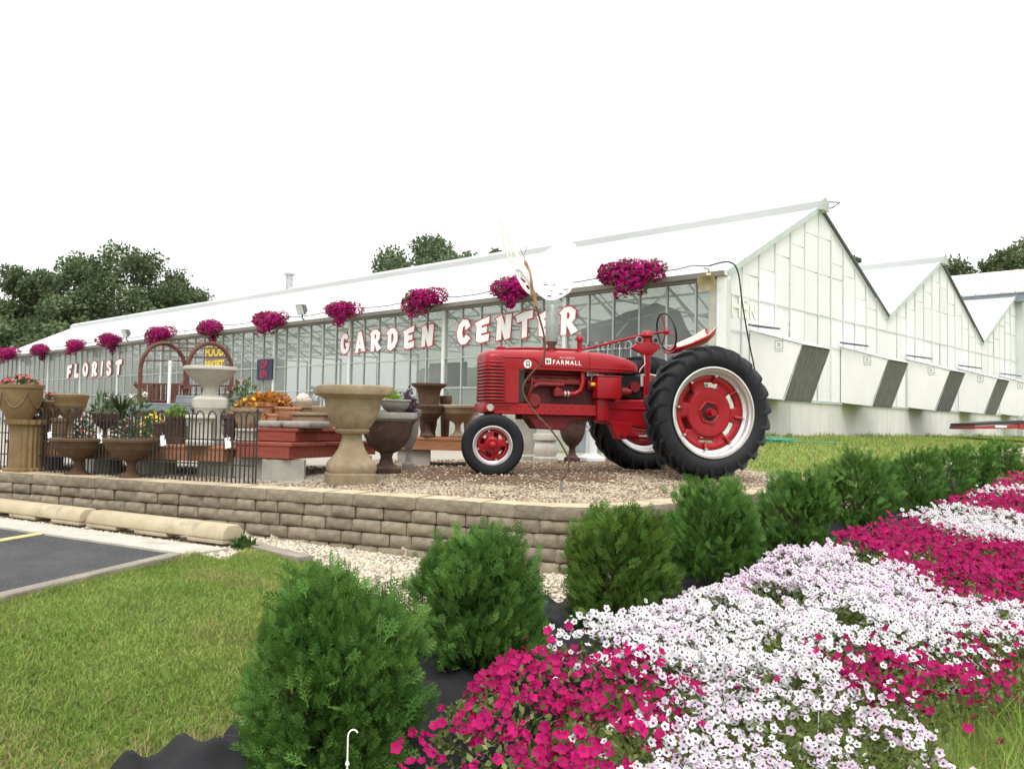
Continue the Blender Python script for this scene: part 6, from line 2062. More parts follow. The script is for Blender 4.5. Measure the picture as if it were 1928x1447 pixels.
PATCH = {
    'M1': [(-0.27, 3.1), (-0.28, 3.55), (-0.22, 3.90), (-0.02, 4.12), (0.26, 4.12), (0.38, 4.09), (0.58, 3.91), (0.71, 3.83), (0.77, 3.69), (0.61, 3.53), (0.51, 3.24), (0.35, 2.53), (-0.22, 2.4)],
    'W1': [(0.26, 4.12), (0.46, 4.33), (0.85, 4.79), (1.45, 5.42), (2.35, 6.34), (2.38, 6.12), (2.59, 5.77), (2.65, 5.45), (2.83, 5.24), (3.05, 5.18), (4.02, 5.34), (3.91, 5.19), (2.79, 4.75), (2.28, 4.47), (1.95, 4.34), (1.63, 4.46), (1.52, 4.3), (1.5, 4.05), (1.26, 3.83), (1.01, 3.73), (0.77, 3.69), (0.71, 3.83), (0.58, 3.91), (0.38, 4.09)],
    'P1': [(0.51, 3.24), (0.61, 3.53), (0.77, 3.69), (1.26, 3.83), (1.55, 3.97), (1.76, 3.92), (1.81, 3.76), (1.83, 3.58), (1.89, 3.5), (1.56, 2.74), (0.35, 2.53)],
    'M2': [(1.54, 4.35), (1.74, 4.45), (1.95, 4.34), (2.28, 4.47), (2.86, 4.87), (3.55, 5.13), (3.2, 4.63), (2.5, 4.26), (2.11, 4.03), (1.81, 3.76), (1.76, 3.92), (1.55, 3.97), (1.5, 4.05)],
    'M3': [(2.35, 6.34), (3.01, 7.29), (3.61, 7.8), (3.62, 7.54), (3.86, 7.3), (4.12, 7.01), (5.2, 6.91), (4.02, 5.34), (3.05, 5.18), (2.83, 5.24), (2.65, 5.45), (2.59, 5.77), (2.38, 6.12)],
    'W2': [(3.61, 7.8), (4.03, 8.28), (4.51, 8.62), (4.92, 8.36), (6.01, 7.97), (5.2, 6.91), (4.12, 7.01), (3.86, 7.3), (3.62, 7.54)],
    'M4': [(4.23, 8.48), (4.98, 9.42), (5.83, 10.2), (5.96, 10.12), (7.16, 9.5), (6.01, 7.97), (4.92, 8.36), (4.51, 8.62)],
    'W3': [(4.98, 9.42), (5.82, 10.51), (6.39, 10.85), (7.51, 10.83), (6.7, 9.66), (5.96, 10.12), (5.83, 10.2)],
    'M5': [(5.82, 10.51), (6.4, 11.31), (6.96, 11.82), (8.44, 12.17), (7.51, 10.83), (6.39, 10.85)],
}
PINFO = {
    'M1': ('patch of magenta petunias nearest the viewer beside the first arborvitae', 180, 1150, 0.0),
    'W1': ('long patch of white dark-eyed petunias across the middle of the bed', 290, 2600, 0.36),
    'P1': ('patch of thin pale lilac and white petunias at the bottom of the bed', 200, 1650, 0.5),
    'M2': ('sparse patch of magenta petunias at the right edge of the bed', 80, 1250, 0.0),
    'M3': ('patch of magenta petunias below the sixth arborvitae', 0, 1250, 0.0),
    'W2': ('patch of white petunias beyond the second magenta band', 0, 1800, 0.2),
    'M4': ('patch of magenta petunias in front of the eighth arborvitae', 0, 1100, 0.0),
    'W3': ('small far patch of white petunias below the ninth arborvitae', 0, 1200, 0.2),
    'M5': ('farthest small patch of magenta petunias at the right frame edge', 0, 1000, 0.0),
}
def petunia(nr=15, r=1.0):
    """five ruffled lobes round a dark throat; material 1 = throat"""
    vs = [(0, 0, -0.34)]
    for k_ in range(nr):
        a = 2 * math.pi * k_ / nr
        vs.append((0.29 * math.cos(a), 0.29 * math.sin(a), -0.08))
    for k_ in range(nr):
        a = 2 * math.pi * k_ / nr
        q = r * (0.76, 1.0, 0.97)[k_ % 3] * (1 + 0.07 * math.sin(k_ * 2.7))
        vs.append((q * math.cos(a), q * math.sin(a), (0.02, 0.20, 0.10)[k_ % 3] + 0.07 * math.sin(k_ * 4.1)))
    f, mi = [], []
    for k_ in range(nr):
        k2 = (k_ + 1) % nr
        f.append((0, 1 + k_, 1 + k2))
        mi.append(1)
    for k_ in range(nr):
        k2 = (k_ + 1) % nr
        f.append((1 + k_, 1 + nr + k_, 1 + nr + k2))
        f.append((1 + k_, 1 + nr + k2, 1 + k2))
        mi += [0, 0]
    return np.array(vs, float), np.array(f), np.array(mi)
PV, PF, PM = petunia()

def bed_edge(X, Y):
    bd_, _ = path_dist(X, Y, BUSH)
    return sstep(-0.20, -0.46, bd_) * sstep(-2.08, -1.72, bd_)

def bed_top(X, Y):
    e = bed_edge(X, Y)
    return lower(X, Y) + 0.05 + 0.19 * e ** 0.7 + 0.09 * (vnoise(X, Y, 0.35, 41) - 0.5) * e + 0.05 * (vnoise(X, Y, 0.13, 43) - 0.5) * e + 0.03

def flowers_mesh(name, X, Y, Z, size, mats, g, white_share=None):
    n = len(X)
    az = g.uniform(0, 2 * np.pi, n)
    # blooms look up and a little towards the open side
    d = np.stack([g.normal(0.04, 0.52, n), g.normal(-0.62, 0.52, n), np.full(n, 0.85)], -1)
    d /= np.linalg.norm(d, axis=1, keepdims=True)
    a, b = rot_frames(d, g)
    s = size * np.where(g.random(n) < 0.12, g.uniform(0.35, 0.6, n), g.uniform(0.75, 1.22, n))
    P = np.stack([X, Y, Z], -1)[:, None] + s[:, None, None] * (PV[None, :, 0:1] * a[:, None] + PV[None, :, 1:2] * b[:, None] + PV[None, :, 2:3] * d[:, None])
    F_ = (PF[None] + len(PV) * np.arange(n)[:, None, None]).reshape(-1, 3)
    mi = np.tile(PM, n)
    if white_share is not None:              # materials: white, throat, lilac
        lil = np.repeat(g.random(n) < white_share, len(PF))     # share may vary from plant to plant
        mi = np.where((mi == 0) & lil, 2, mi)
    tint = np.repeat(g.random(n), len(PF))
    return np_mesh(name, P.reshape(-1, 3), F_, mats, mi=mi, tint=tint)

def leaves_mesh(name, P, d, size, wid, mats, g, fold=0.25, mi=None):
    """diamond leaves"""
    n = len(P)
    a, b = rot_frames(d, g)
    s = (size * g.uniform(0.6, 1.25, n))[:, None]
    w = s * wid
    v0 = P
    v1 = P + d * s * 0.45 + a * w + b * w * fold
    v2 = P + d * s - b * w * 0.2
    v3 = P + d * s * 0.45 - a * w + b * w * fold
    V_ = np.stack([v0, v1, v2, v3], 1).reshape(-1, 3)
    F_ = np.arange(4 * n).reshape(n, 4)
    return np_mesh(name, V_, F_, mats, tint=g.random(n), mi=mi)

def unit_flower(mats):
    me = np_mesh('flower', PV, PF, mats, mi=PM, tint=np.full(len(PF), 0.6))
    return me
UF = {'m': unit_flower([m_mag, m_magt]), 'w': unit_flower([m_whp, m_wht2]), 'p': unit_flower([m_pkp, m_wht2])}
for kname, poly in PATCH.items():
    lab, nobj, dens, lil = PINFO[kname]
    g = np.random.default_rng(sum(map(ord, kname)))
    pa = np.array(poly)
    cx, cy = pa.mean(0)
    o = empty('petunia_patch', (cx, cy, float(lower(np.array([cx]), np.array([cy]))[0])), 0, lab, 'flower patch', 'bands of petunias in the long flower bed')
    O = np.array(o.location)
    lo, hi = pa.min(0) - 0.1, pa.max(0) + 0.1
    ar = (hi - lo).prod()
    n = int(ar * dens)
    X, Y = g.uniform(lo[0], hi[0], n), g.uniform(lo[1], hi[1], n)
    jx, jy = g.normal(0, 0.10, n), g.normal(0, 0.10, n)
    ok = inside(X + jx, Y + jy, pa)
    bd_, _ = path_dist(X, Y, BUSH)
    ok &= (bd_ < -0.24) & (bd_ > -2.06)
    gap = vnoise(X, Y, 0.17, 77)
    thin = 0.30 if kname in ('M1', 'M2') else 0.22
    if kname == 'P1':
        thin = 0.28
    ok &= gap > thin * (0.7 + 0.6 * g.random(n))
    thinr = sstep(-2.05, -1.55, bd_)
    ok &= g.random(n) < 0.25 + 0.75 * thinr
    X, Y = X[ok], Y[ok]
    Z = bed_top(X, Y) + g.normal(0, 0.018, len(X)) + 0.012 - 0.07 * (g.random(len(X)) < 0.4) * g.random(len(X))
    size = np.full(len(X), 0.0205 if kname[0] == 'M' else 0.0186)
    mag = kname[0] == 'M'
    lilv = np.clip(lil + (0.45 * sstep(4.6, 5.3, Y) - 0.22 if kname == 'W1' else 0) + 0.5 * (vnoise(X, Y, 0.3, 88) - 0.5), 0.02, 0.95)
    order = np.argsort(Y)
    near = order[:nobj]
    far_ = order[nobj:]
    rest = flowers_mesh('flower_mass', X[far_] - O[0], Y[far_] - O[1], Z[far_] - O[2], size[far_], [m_mag, m_magt] if mag else [m_whp, m_wht2, m_pkp], g, None if mag else lilv[far_])
    put('flower_mass', rest, o, kind='stuff')
    for j in near:
        me = UF['m'] if mag else (UF['p'] if g.random() < lilv[j] else UF['w'])
        if g.random() < 0.04:
            me = UF['w'] if mag else UF['m']
        s = size[j] * g.uniform(0.8, 1.22)
        f_ = put('flower', me, o, loc=(X[j] - O[0], Y[j] - O[1], Z[j] - O[2]), rot=(g.normal(0.62, 0.36), g.normal(0.05, 0.36), g.uniform(0, 6.28)))
        f_.scale = (s, s, s)
    # leaves and stems under and between the blooms
    nl = int(ar * (3600 if cy < 5.5 else 1500))
    X, Y = g.uniform(lo[0], hi[0], nl), g.uniform(lo[1], hi[1], nl)
    bd_, _ = path_dist(X, Y, BUSH)
    ok = inside(X, Y, pa) & (bd_ < -0.26) & (bd_ > -2.1)
    X, Y = X[ok], Y[ok]
    zt, zl = bed_top(X, Y), lower(X, Y)
    t_ = g.beta(3.2, 1.1, len(X))
    Z = zl + (zt - zl) * t_ - 0.012
    d = np.stack([g.normal(0, 0.6, len(X)), g.normal(-0.1, 0.6, len(X)), np.abs(g.normal(0.5, 0.4, len(X)))], -1)
    d /= np.linalg.norm(d, axis=1, keepdims=True)
    me = leaves_mesh('foliage', np.stack([X - O[0], Y - O[1], Z - O[2]], -1), d, 0.036, 0.27, m_plf, g)
    put('foliage', me, o, kind='stuff')
# taller grass grown into the lawn edge of the bed
g = np.random.default_rng(55)
n = 60000
X, Y = g.uniform(1.0, 5.2, n), g.uniform(2.6, 8.0, n)
bd_, _ = path_dist(X, Y, BUSH)
ok = (g.random(n) < 0.8 * np.exp(-((bd_ + 1.93) / 0.17) ** 2)) & frame_mask(X, Y, lower(X, Y), -180)
X, Y = X[ok], Y[ok]
blades('bed_edge_grass', X, Y, 0.22, 0.0030, [m_grass, m_straw], 56, straw=np.full(len(X), 0.12), lean=0.7)

# white plastic basket hooks left standing in the bed and by the first shrub
m_plast = mat('white_plastic', (0.74, 0.75, 0.74), rough=0.4)
def hook(x, y, z, s, label, tag_card=False, rz=0.0):
    o = empty('plastic_hook', (x, y, z), rz, label, 'plant hook', 'white plastic basket hooks')
    pts = [(0, 0, 0), (0.0, 0, 0.10 * s)] + [(0.022 * s - 0.022 * s * math.cos(a), 0, 0.10 * s + 0.03 * s * math.sin(a)) for a in np.linspace(0.3, 2.5, 8)]
    MB().tube(pts, 0.0035 * s, 7).build('hook', m_plast, o, smooth=60)
    MB().lathe([(0.004, 0), (0.010 * s, -0.012 * s), (0.004, -0.02 * s)], 8).build('collar', m_plast, o, smooth=50)
    for k_ in range(3):
        MB().tube([(0, 0, -0.01 * s), (0.014 * (k_ - 1) * s, 0.01 * math.sin(k_ * 2) * s, -0.12 * s)], 0.002 * s, 5).build('strand', m_plast, o)
    if tag_card:
        for k_ in range(5):
            MB().lathe([(0.0, -0.005), (0.005, 0), (0.0, 0.005)], 6, c=(0.003 * (-1) ** k_, 0, -0.03 - 0.014 * k_)).build('bead', m_plast, o)
        MB().bx(-0.03, 0.03, -0.001, 0.001, -0.16, -0.10).build('card', m_tag, o, rot=(0.2, 0, 0.1))
    return o
q = at(654, 1432, 2.78)
hook(q.x, q.y, q.z, 0.75, 'white plastic hook with a beaded strand and card before the nearest arborvitae', True)
q = at(1541, 1360, 3.72)
hook(q.x, q.y, q.z - 0.03, 0.7, 'white plastic basket hook standing among the pale lilac petunias')
q = at(1836, 1118, 5.55)
hook(q.x, q.y, q.z - 0.02, 0.7, 'white plastic basket hook between the white and magenta petunias at the right')
q = at(1040, 1300, 3.72)
hook(q.x, q.y, q.z - 0.02, 0.6, 'white plastic basket hook among the nearest magenta petunias')

# ------------------------------------------------------------------ flower baskets hung along the eave
m_basket = mat('basket_pot', (0.10, 0.07, 0.05), rough=0.8)
m_hmag = mat('basket_petal', (0.46, 0.005, 0.17), (0.55, 0.010, 0.23), rough=0.6, scale=5, tint=(0.55, 1.2), trans=0.2, spec=0.12)
m_hmagt = mat('basket_throat', (0.14, 0.004, 0.07), rough=0.7)
def basket_meshes(seed):
    g = np.random.default_rng(seed)
    n = 2000
    P = []
    blobs = [((0, 0, 0.05), 0.32)] + [((g.uniform(-.16, .16), g.uniform(-.40, .40), g.uniform(-.02, .16)), g.uniform(.15, .26)) for _ in range(10)] + [((-0.16 + g.uniform(-.06, .05), g.uniform(-.22, .22), -0.24 - 0.07 * k_), 0.13 - 0.013 * k_) for k_ in range(4)]
    w = np.array([b[1] ** 2 for b in blobs])
    w /= w.sum()
    for _ in range(n):
        b = blobs[g.choice(len(blobs), p=w)]
        v = g.normal(0, 1, 3)
        v /= np.linalg.norm(v)
        P.append(np.array(b[0]) + v * b[1] * g.uniform(0.82, 1.05))
    P = np.array(P)
    d = P - np.array([0, 0, -0.05])
    d /= np.linalg.norm(d, axis=1, keepdims=True)
    d = d + g.normal(0, 0.35, d.shape)
    d /= np.linalg.norm(d, axis=1, keepdims=True)
    a, b = rot_frames(d, g)
    s = 0.030 * g.uniform(0.7, 1.2, n)
    Q = P[:, None] + s[:, None, None] * (PV[None, :, 0:1] * a[:, None] + PV[None, :, 1:2] * b[:, None] + PV[None, :, 2:3] * d[:, None])
    F_ = (PF[None] + len(PV) * np.arange(n)[:, None, None]).reshape(-1, 3)
    fm = np_mesh('blooms', Q.reshape(-1, 3), F_, [m_hmag, m_hmagt], mi=np.tile(PM, n), tint=np.repeat(g.random(n), len(PF)))
    k_ = 900
    bi = g.choice(len(blobs), k_, p=w)
    C = np.array([blobs[j][0] for j in bi])
    rr_ = np.array([blobs[j][1] for j in bi])
    v = g.normal(0, 1, (k_, 3))
    v /= np.linalg.norm(v, axis=1, keepdims=True)
    lm = leaves_mesh('leaves', C + v * (rr_ * g.uniform(0.5, 0.98, k_))[:, None], v, 0.07, 0.28, m_plf, g)
    return fm, lm
BM = [basket_meshes(300 + k_) for k_ in range(4)]
potm = MB().lathe([(0.0, -0.16), (0.11, -0.15), (0.17, 0.0), (0.18, 0.06), (0.17, 0.06), (0.0, 0.04)], 16).mesh('pot', smooth=40, mats=m_basket)
brm = MB().tube([(0.36, 0, -0.12), (0.2, 0, -0.14), (0.0, 0, -0.17)], 0.014, 6).mesh('bracket', mats=m_gut)
bl = ['first from the greenhouse corner', 'second from the corner, behind the butterfly', 'third from the corner, above the letters EN of GARDEN', 'fourth from the corner, above the letter G', 'fifth from the corner, beside the floodlight', 'sixth from the corner, above the yellow sign',
      'seventh from the corner, above the arbour', 'eighth from the corner, beside the left floodlight', 'ninth from the corner, above the word FLORIST', 'tenth from the corner', 'eleventh and last at the far left']
for i, s in enumerate(BASK_S):
    o = empty('flower_basket', gw(-0.32, s, EAVE + 0.10 - 0.002 * s), GA + R([0, 6, -5, 3, 0, 178, 4, 182, -4, 180, 2][i]), 'magenta petunia basket on the eave, ' + bl[i], 'hanging basket', 'magenta flower baskets along the eave')
    fm, lm = BM[i % 4]
    sc = [1.06, 0.98, 1.0, 0.95, 1.05, 0.98, 1.0, 1.04, 1.0, 1.0, 1.1][i]
    o.scale = (sc, 1.36 * sc * [1.0, .85, 1, 1, 1.1, 1.05, 1.1, .95, 1.1, 1.2, 1.1][i], 0.80 * sc)
    put('blooms', fm, o, kind='stuff')
    put('leaves', lm, o, kind='stuff')
    put('pot', potm, o)
    put('bracket', brm, o)

# ------------------------------------------------------------------ potted plants in the yard
m_lime = mat('lime_leaf', (0.20, 0.36, 0.03), (0.30, 0.46, 0.06), rough=0.55, tint=(0.6, 1.25), trans=0.3)
m_purp = mat('purple_leaf', (0.07, 0.04, 0.06), (0.16, 0.11, 0.14), rough=0.5, tint=(0.5, 1.6), trans=0.1)
m_leaf = mat('green_leaf', (0.05, 0.11, 0.025), (0.09, 0.17, 0.04), rough=0.5, tint=(0.5, 1.4), trans=0.3)
m_oran = mat('orange_leaf', (0.50, 0.16, 0.02), (0.55, 0.25, 0.04), rough=0.6, tint=(0.6, 1.2), trans=0.25)
m_yelf = mat('yellow_flower', (0.70, 0.48, 0.03), rough=0.6, tint=(0.7, 1.1))
m_redf = mat('red_flower', (0.55, 0.05, 0.06), (0.60, 0.12, 0.14), rough=0.6, tint=(0.6, 1.2))
m_whf = mat('white_flower', (0.75, 0.73, 0.68), rough=0.6, tint=(0.8, 1.1))
m_pinkf = mat('pink_flower', (0.55, 0.12, 0.22), (0.62, 0.22, 0.30), rough=0.6, tint=(0.7, 1.2))
def plant(name, label, px, D, zb, wpx, ytop, leafm, flm=None, nl=260, nf=0, size=0.06, wid=0.3, style='dome', seed=0, fs=0.03, dz=0.0, cat='plant'):
    g = np.random.default_rng(2000 + seed + int(px))
    p = at(px, 780, D)
    zt = at(px, ytop, D).z
    H = max(0.05, zt - zb)
    r_ = wpx / FPX * D / 2
    o = empty(name, (p.x, p.y, zb), 0, label, cat)
    if style == 'dome':
        v = g.normal(0, 1, (nl, 3))
        v[:, 2] = np.abs(v[:, 2])
        v /= np.linalg.norm(v, axis=1, keepdims=True)
        q = g.uniform(0.35, 1.0, (nl, 1))
        P = v * q * np.array([r_, r_, H * 0.92])
        d = v + g.normal(0, 0.4, (nl, 3))
        d /= np.linalg.norm(d, axis=1, keepdims=True)
        me = leaves_mesh('foliage', P, d, size, wid, leafm, g)
    else:                              # arching strap leaves
        mb = MB()
        for k_ in range(nl):
            a = g.uniform(0, 6.28)
            L_ = g.uniform(0.6, 1.0)
            q0 = Vector((0.1 * r_ * math.cos(a), 0.1 * r_ * math.sin(a), 0))
            wv = Vector((-math.sin(a), math.cos(a), 0)) * size * 0.22
            vs = []
            for t in (0, 0.35, 0.7, 1.0):
                c = q0 + Vector((math.cos(a) * r_ * L_ * t ** 1.4, math.sin(a) * r_ * L_ * t ** 1.4, H * L_ * math.sin(min(1, t * 0.75) * math.pi / 1.6)))
                w_ = wv * (1 - t * 0.9)
                vs += [c - w_, c + w_]
            mb.add(vs, [(0, 1, 3, 2), (2, 3, 5, 4), (4, 5, 7, 6)])
        me = mb.mesh('foliage', mats=leafm)
    put('foliage', me, o, kind='stuff')
    MB().tube([(0, 0, -0.02), (0.004, 0, H * 0.5)], [0.012, 0.006], 6).build('stem', m_bark, o)
    if nf:
        v = g.normal(0, 1, (nf, 3))
        v[:, 2] = np.abs(v[:, 2]) * 1.2 + 0.2
        v /= np.linalg.norm(v, axis=1, keepdims=True)
        P = v * np.array([r_, r_, H]) * g.uniform(0.85, 1.05, (nf, 1))
        for k_ in range(nf):
            me = FLW.setdefault(flm.name, np_mesh('bloom', PV, PF[15:], flm, tint=np.linspace(0.2, 0.9, len(PF) - 15)))
            f_ = put('bloom', me, o, loc=P[k_], rot=(g.normal(0.5, 0.5), g.normal(0, 0.5), g.uniform(0, 6)))
            f_.scale = (fs, fs, fs)
    return o
FLW = {}
plant('basil_plant', 'round lime green plant in the grey bowl on the dark urn', 737, 9.15, zt_dark + 0.08, 34, 729, m_lime, nl=420, size=0.03, wid=0.4)
plant('coleus_plant', 'purple and grey leafy plant behind the lime green one', 765, 9.6, 1.56, 38, 724, m_purp, nl=380, size=0.055, wid=0.35)
plant('coleus_plant', 'orange coleus growing from the flat rimmed terracotta pot', 500, 9.75, at(500, 760, 9.75).z, 60, 737, m_oran, nl=260, size=0.05, wid=0.4)
plant('coleus_plant', 'orange coleus beside the scalloped terracotta bowl', 533, 9.9, at(533, 768, 9.9).z, 34, 740, m_oran, nl=180, size=0.05, wid=0.4)
plant('yellow_coleus', 'yellow-orange foliage plant behind the round tan planter', 462, 9.5, 1.50, 50, 742, m_oran, m_yelf, nl=220, nf=14, size=0.05, wid=0.4, fs=0.025)
plant('pink_flower_plant', 'low pink flowers beside the rust-red arbour leg', 443, 9.6, 1.50, 30, 750, m_leaf, m_pinkf, nl=100, nf=16, size=0.04, fs=0.025)
plant('leafy_bush', 'green leafy plant with a white bloom in front of the greenhouse posts', 460, 10.6, 1.5, 60, 706, m_leaf, m_pinkf, nl=360, nf=8, size=0.07, fs=0.03)
plant('geranium', 'red flowers planted in the large swag planter', 36, 9.2, at(36, 727, 9.2).z, 66, 706, m_leaf, m_redf, nl=160, nf=60, size=0.045, fs=0.02)
plant('geranium', 'red and pink flowers in the smaller footed bowl', 92, 9.55, at(92, 757, 9.55).z, 44, 738, m_leaf, m_redf, nl=110, nf=46, size=0.04, fs=0.02)
plant('strap_leaf_plant', 'bright green strap-leaved plant above the dark carved bowl', 228, 9.6, 1.56, 70, 738, m_leaf, nl=46, size=0.09, style='strap')
plant('lily_plant', 'tall green plant with white blooms left of the arbour', 255, 10.0, 1.42, 80, 735, m_leaf, m_whf, nl=300, nf=9, size=0.09, wid=0.14, fs=0.035)
plant('lily_plant', 'grassy plant with a few white blooms over the carved bowl', 195, 9.9, 1.48, 56, 742, m_leaf, m_whf, nl=260, nf=5, size=0.1, wid=0.10, fs=0.03)
plant('brown_grass_plant', 'bronze spiky leaves left of the strap-leaved plant', 205, 10.3, 1.55, 50, 735, m_purp, nl=40, size=0.05, style='strap')
plant('marigold', 'yellow and orange flowers behind the fence below the benches', 285, 9.4, 1.32, 46, 776, m_leaf, m_yelf, nl=240, nf=22, size=0.04, fs=0.024)
plant('red_flower_plant', 'low red flowers behind the fence below the wide brown bowl', 158, 9.5, 1.32, 40, 780, m_leaf, m_redf, nl=220, nf=16, size=0.045, fs=0.024)
plant('pansy_plant', 'mixed pink and green bedding plants behind the fence hoops', 238, 9.35, 1.32, 52, 786, m_leaf, m_pinkf, nl=300, nf=16, size=0.045, fs=0.022)
plant('bedding_plant', 'low yellow flowers right of the marigolds behind the fence', 306, 9.55, 1.32, 34, 786, m_leaf, m_yelf, nl=150, nf=8, size=0.04, fs=0.022)
plant('lime_plant', 'lime green plant growing from the dark maroon planter', 333, 9.15, at(333, 786, 9.15).z, 38, 763, m_lime, nl=200, size=0.06, wid=0.2)
plant('weed_clump', 'leafy weed clump at the end of the wheel stop', 468, 6.75, hz(-2.05, 6.75), 40, 1008, m_leaf, nl=160, size=0.06, wid=0.25)
# ================================================================== things beyond
m_oak = mat('hazy_oak_leaf', (0.085, 0.122, 0.056), (0.138, 0.178, 0.086), rough=0.6, scale=0.25, tint=(0.5, 1.6), trans=0.25, spec=0.2, contrast=(0.3, 0.7))  # leaf colour lightened to put distance haze into it
m_trunk = mat('oak_bark', (0.07, 0.06, 0.05), (0.12, 0.10, 0.085), rough=0.95, scale=3)
def tree(label, px, D, ytop, wpx, hfrac=0.72, n=16000, seed=0, leaf=0.34, gaps=0.0, ground=1.3, group='trees beyond the greenhouses', nb=54, name='oak_tree'):
    g = np.random.default_rng(4000 + seed)
    n = int(n * 1.7)
    p = at(px, 700, D)
    zt = at(px, ytop, D).z
    Rw = wpx / FPX * D / 2
    H = zt - ground
    cz = ground + H * (1 - hfrac / 2)
    o = empty(name, (p.x, p.y, ground), 0, label, 'tree', group)
    # blobs of foliage
    B = []
    tries = 0
    while len(B) < nb and tries < 4000:
        tries += 1
        v = g.uniform(-1, 1, 3)
        if np.linalg.norm(v) > 1:
            continue
        if np.linalg.norm(v) < 0.35 and g.random() < 0.7:
            continue
        if v[2] > 0.55 and np.hypot(v[0], v[1]) > 0.75:
            continue
        B.append((v[0] * Rw * 0.90, v[1] * Rw * 0.90, H * (1 - hfrac / 2) + v[2] * H * hfrac / 2 * 0.90, (g.uniform(0.10, 0.23) * Rw + 0.12 * H * hfrac * 0.25) * (0.75 if np.linalg.norm(v) > 0.8 else 1.0)))
    B = np.array(B)
    w = B[:, 3] ** 2
    w /= w.sum()
    bi = g.choice(len(B), n, p=w)
    v = g.normal(0, 1, (n, 3))
    v[:, 2] = np.where(v[:, 2] < -0.2, v[:, 2] * g.uniform(0.2, 1, n), v[:, 2])
    v /= np.linalg.norm(v, axis=1, keepdims=True)
    q = g.uniform(0.5, 1.12, n) * (1 + 0.25 * np.sin(v[:, 0] * 7 + bi) * np.sin(v[:, 2] * 6 + bi * 2))
    P = B[bi, :3] + v * (B[bi, 3] * q)[:, None] * np.array([1, 1, 0.8])
    d = v * 0.5 + g.normal(0, 0.7, (n, 3))
    d /= np.linalg.norm(d, axis=1, keepdims=True)
    a, b = rot_frames(d, g)
    n2_ = n
    s = (leaf * 0.72 * g.uniform(0.5, 1.3, n))[:, None]
    vs = np.stack([P, P + d * s * .45 + a * s * .36, P + d * s, P + d * s * .45 - a * s * .36], 1).reshape(-1, 3)
    tb = g.random(len(B))
    me = np_mesh('crown', vs, np.arange(4 * n).reshape(n, 4), m_oak, tint=0.55 * tb[bi] + 0.45 * g.random(n))
    put('crown', me, o)
    mb = MB()
    hc = H * (1 - hfrac / 2)
    mb.tube([(0, 0, -0.3), (0.1, 0, hc * 0.4), (0.0, 0.1, hc * 0.8), (0.1, 0, hc * 1.2)], [0.035 * H, 0.028 * H, 0.022 * H, 0.010 * H], 9)
    tr = mb.build('trunk', m_trunk, o, smooth=60)
    for k_ in range(12):
        b_ = B[g.integers(len(B))]
        h0 = hc * g.uniform(0.45, 1.0)
        MB().tube([(0, 0, h0), (b_[0] * 0.5, b_[1] * 0.5, (h0 + b_[2]) / 2 + 0.2), (b_[0], b_[1], b_[2])], [0.012 * H, 0.008 * H, 0.003 * H], 6).build('limb', m_trunk, o, smooth=60)
    return o
tree('tall broad oak behind the far left end of the greenhouse roof', 205, 66, 456, 330, 0.80, 20000, 1, 0.36)
tree('dark oak crown at the left frame edge behind the roof', 25, 62, 492, 210, 0.85, 14000, 2, 0.36)
tree('lower oak between the two left crowns', 110, 74, 500, 190, 0.85, 11000, 3, 0.38)
tree('rounded oak sinking behind the roof line at its left part', 325, 70, 500, 170, 0.8, 9000, 4, 0.36)
tree('far left low tree under the big oaks', 60, 58, 560, 260, 0.9, 9000, 5, 0.36)
tree('airy oak crown showing above the middle of the roof', 800, 62, 432, 275, 0.62, 13000, 6, 0.34, nb=46)
tree('small leafy tree top left of the butterfly wing above the roof', 935, 66, 456, 92, 0.5, 4200, 7, 0.34, nb=20)
tree('small rounded tree top between the first two gables', 1606, 60, 458, 74, 0.6, 4500, 8, 0.32, nb=14)
tree('wooded crown above the grey shed, left one', 1830, 62, 466, 210, 0.7, 13000, 9, 0.34)
tree('low wooded crown right of the second gable peak', 1785, 66, 480, 120, 0.6, 8000, 12, 0.34, nb=34)
tree('wooded crown above the grey shed at the right frame edge', 1930, 60, 448, 220, 0.7, 13000, 10, 0.34)
tree('darker wooded crown behind the other two above the shed', 1880, 70, 458, 230, 0.75, 14000, 11, 0.36)

# ---- grey steel shed behind the third bay
m_shroof = mat('shed_roof', (0.50, 0.50, 0.47), (0.58, 0.58, 0.55), rough=0.5, metal=0.1, scale=1)
m_shwall = mat('shed_wall', (0.56, 0.58, 0.57), (0.64, 0.66, 0.65), rough=0.6, scale=1)
m_fascia = mat('shed_fascia', (0.20, 0.23, 0.26), (0.26, 0.29, 0.32), rough=0.6)
so = empty('steel_shed', gw(18.95, -0.15, 1.3), GA, 'pale grey steel shed with a ribbed roof behind the third gable', 'shed')
SW, SLn, SH, rise = 12.0, 26.0, 4.85, 1.75
MB().bx(0, SW, 0, SLn, -0.5, SH).build('wall', m_shwall, so)
MB().prism([(0, SH), (SW, SH), (SW / 2, SH + rise)], 0.0, 0.1, axis='Y').build('gable_wall', m_shwall, so)
MB().bx(-0.30, -0.02, -0.25, SLn, SH - 0.26, SH + 0.02).build('fascia', m_fascia, so)
n_ = 64
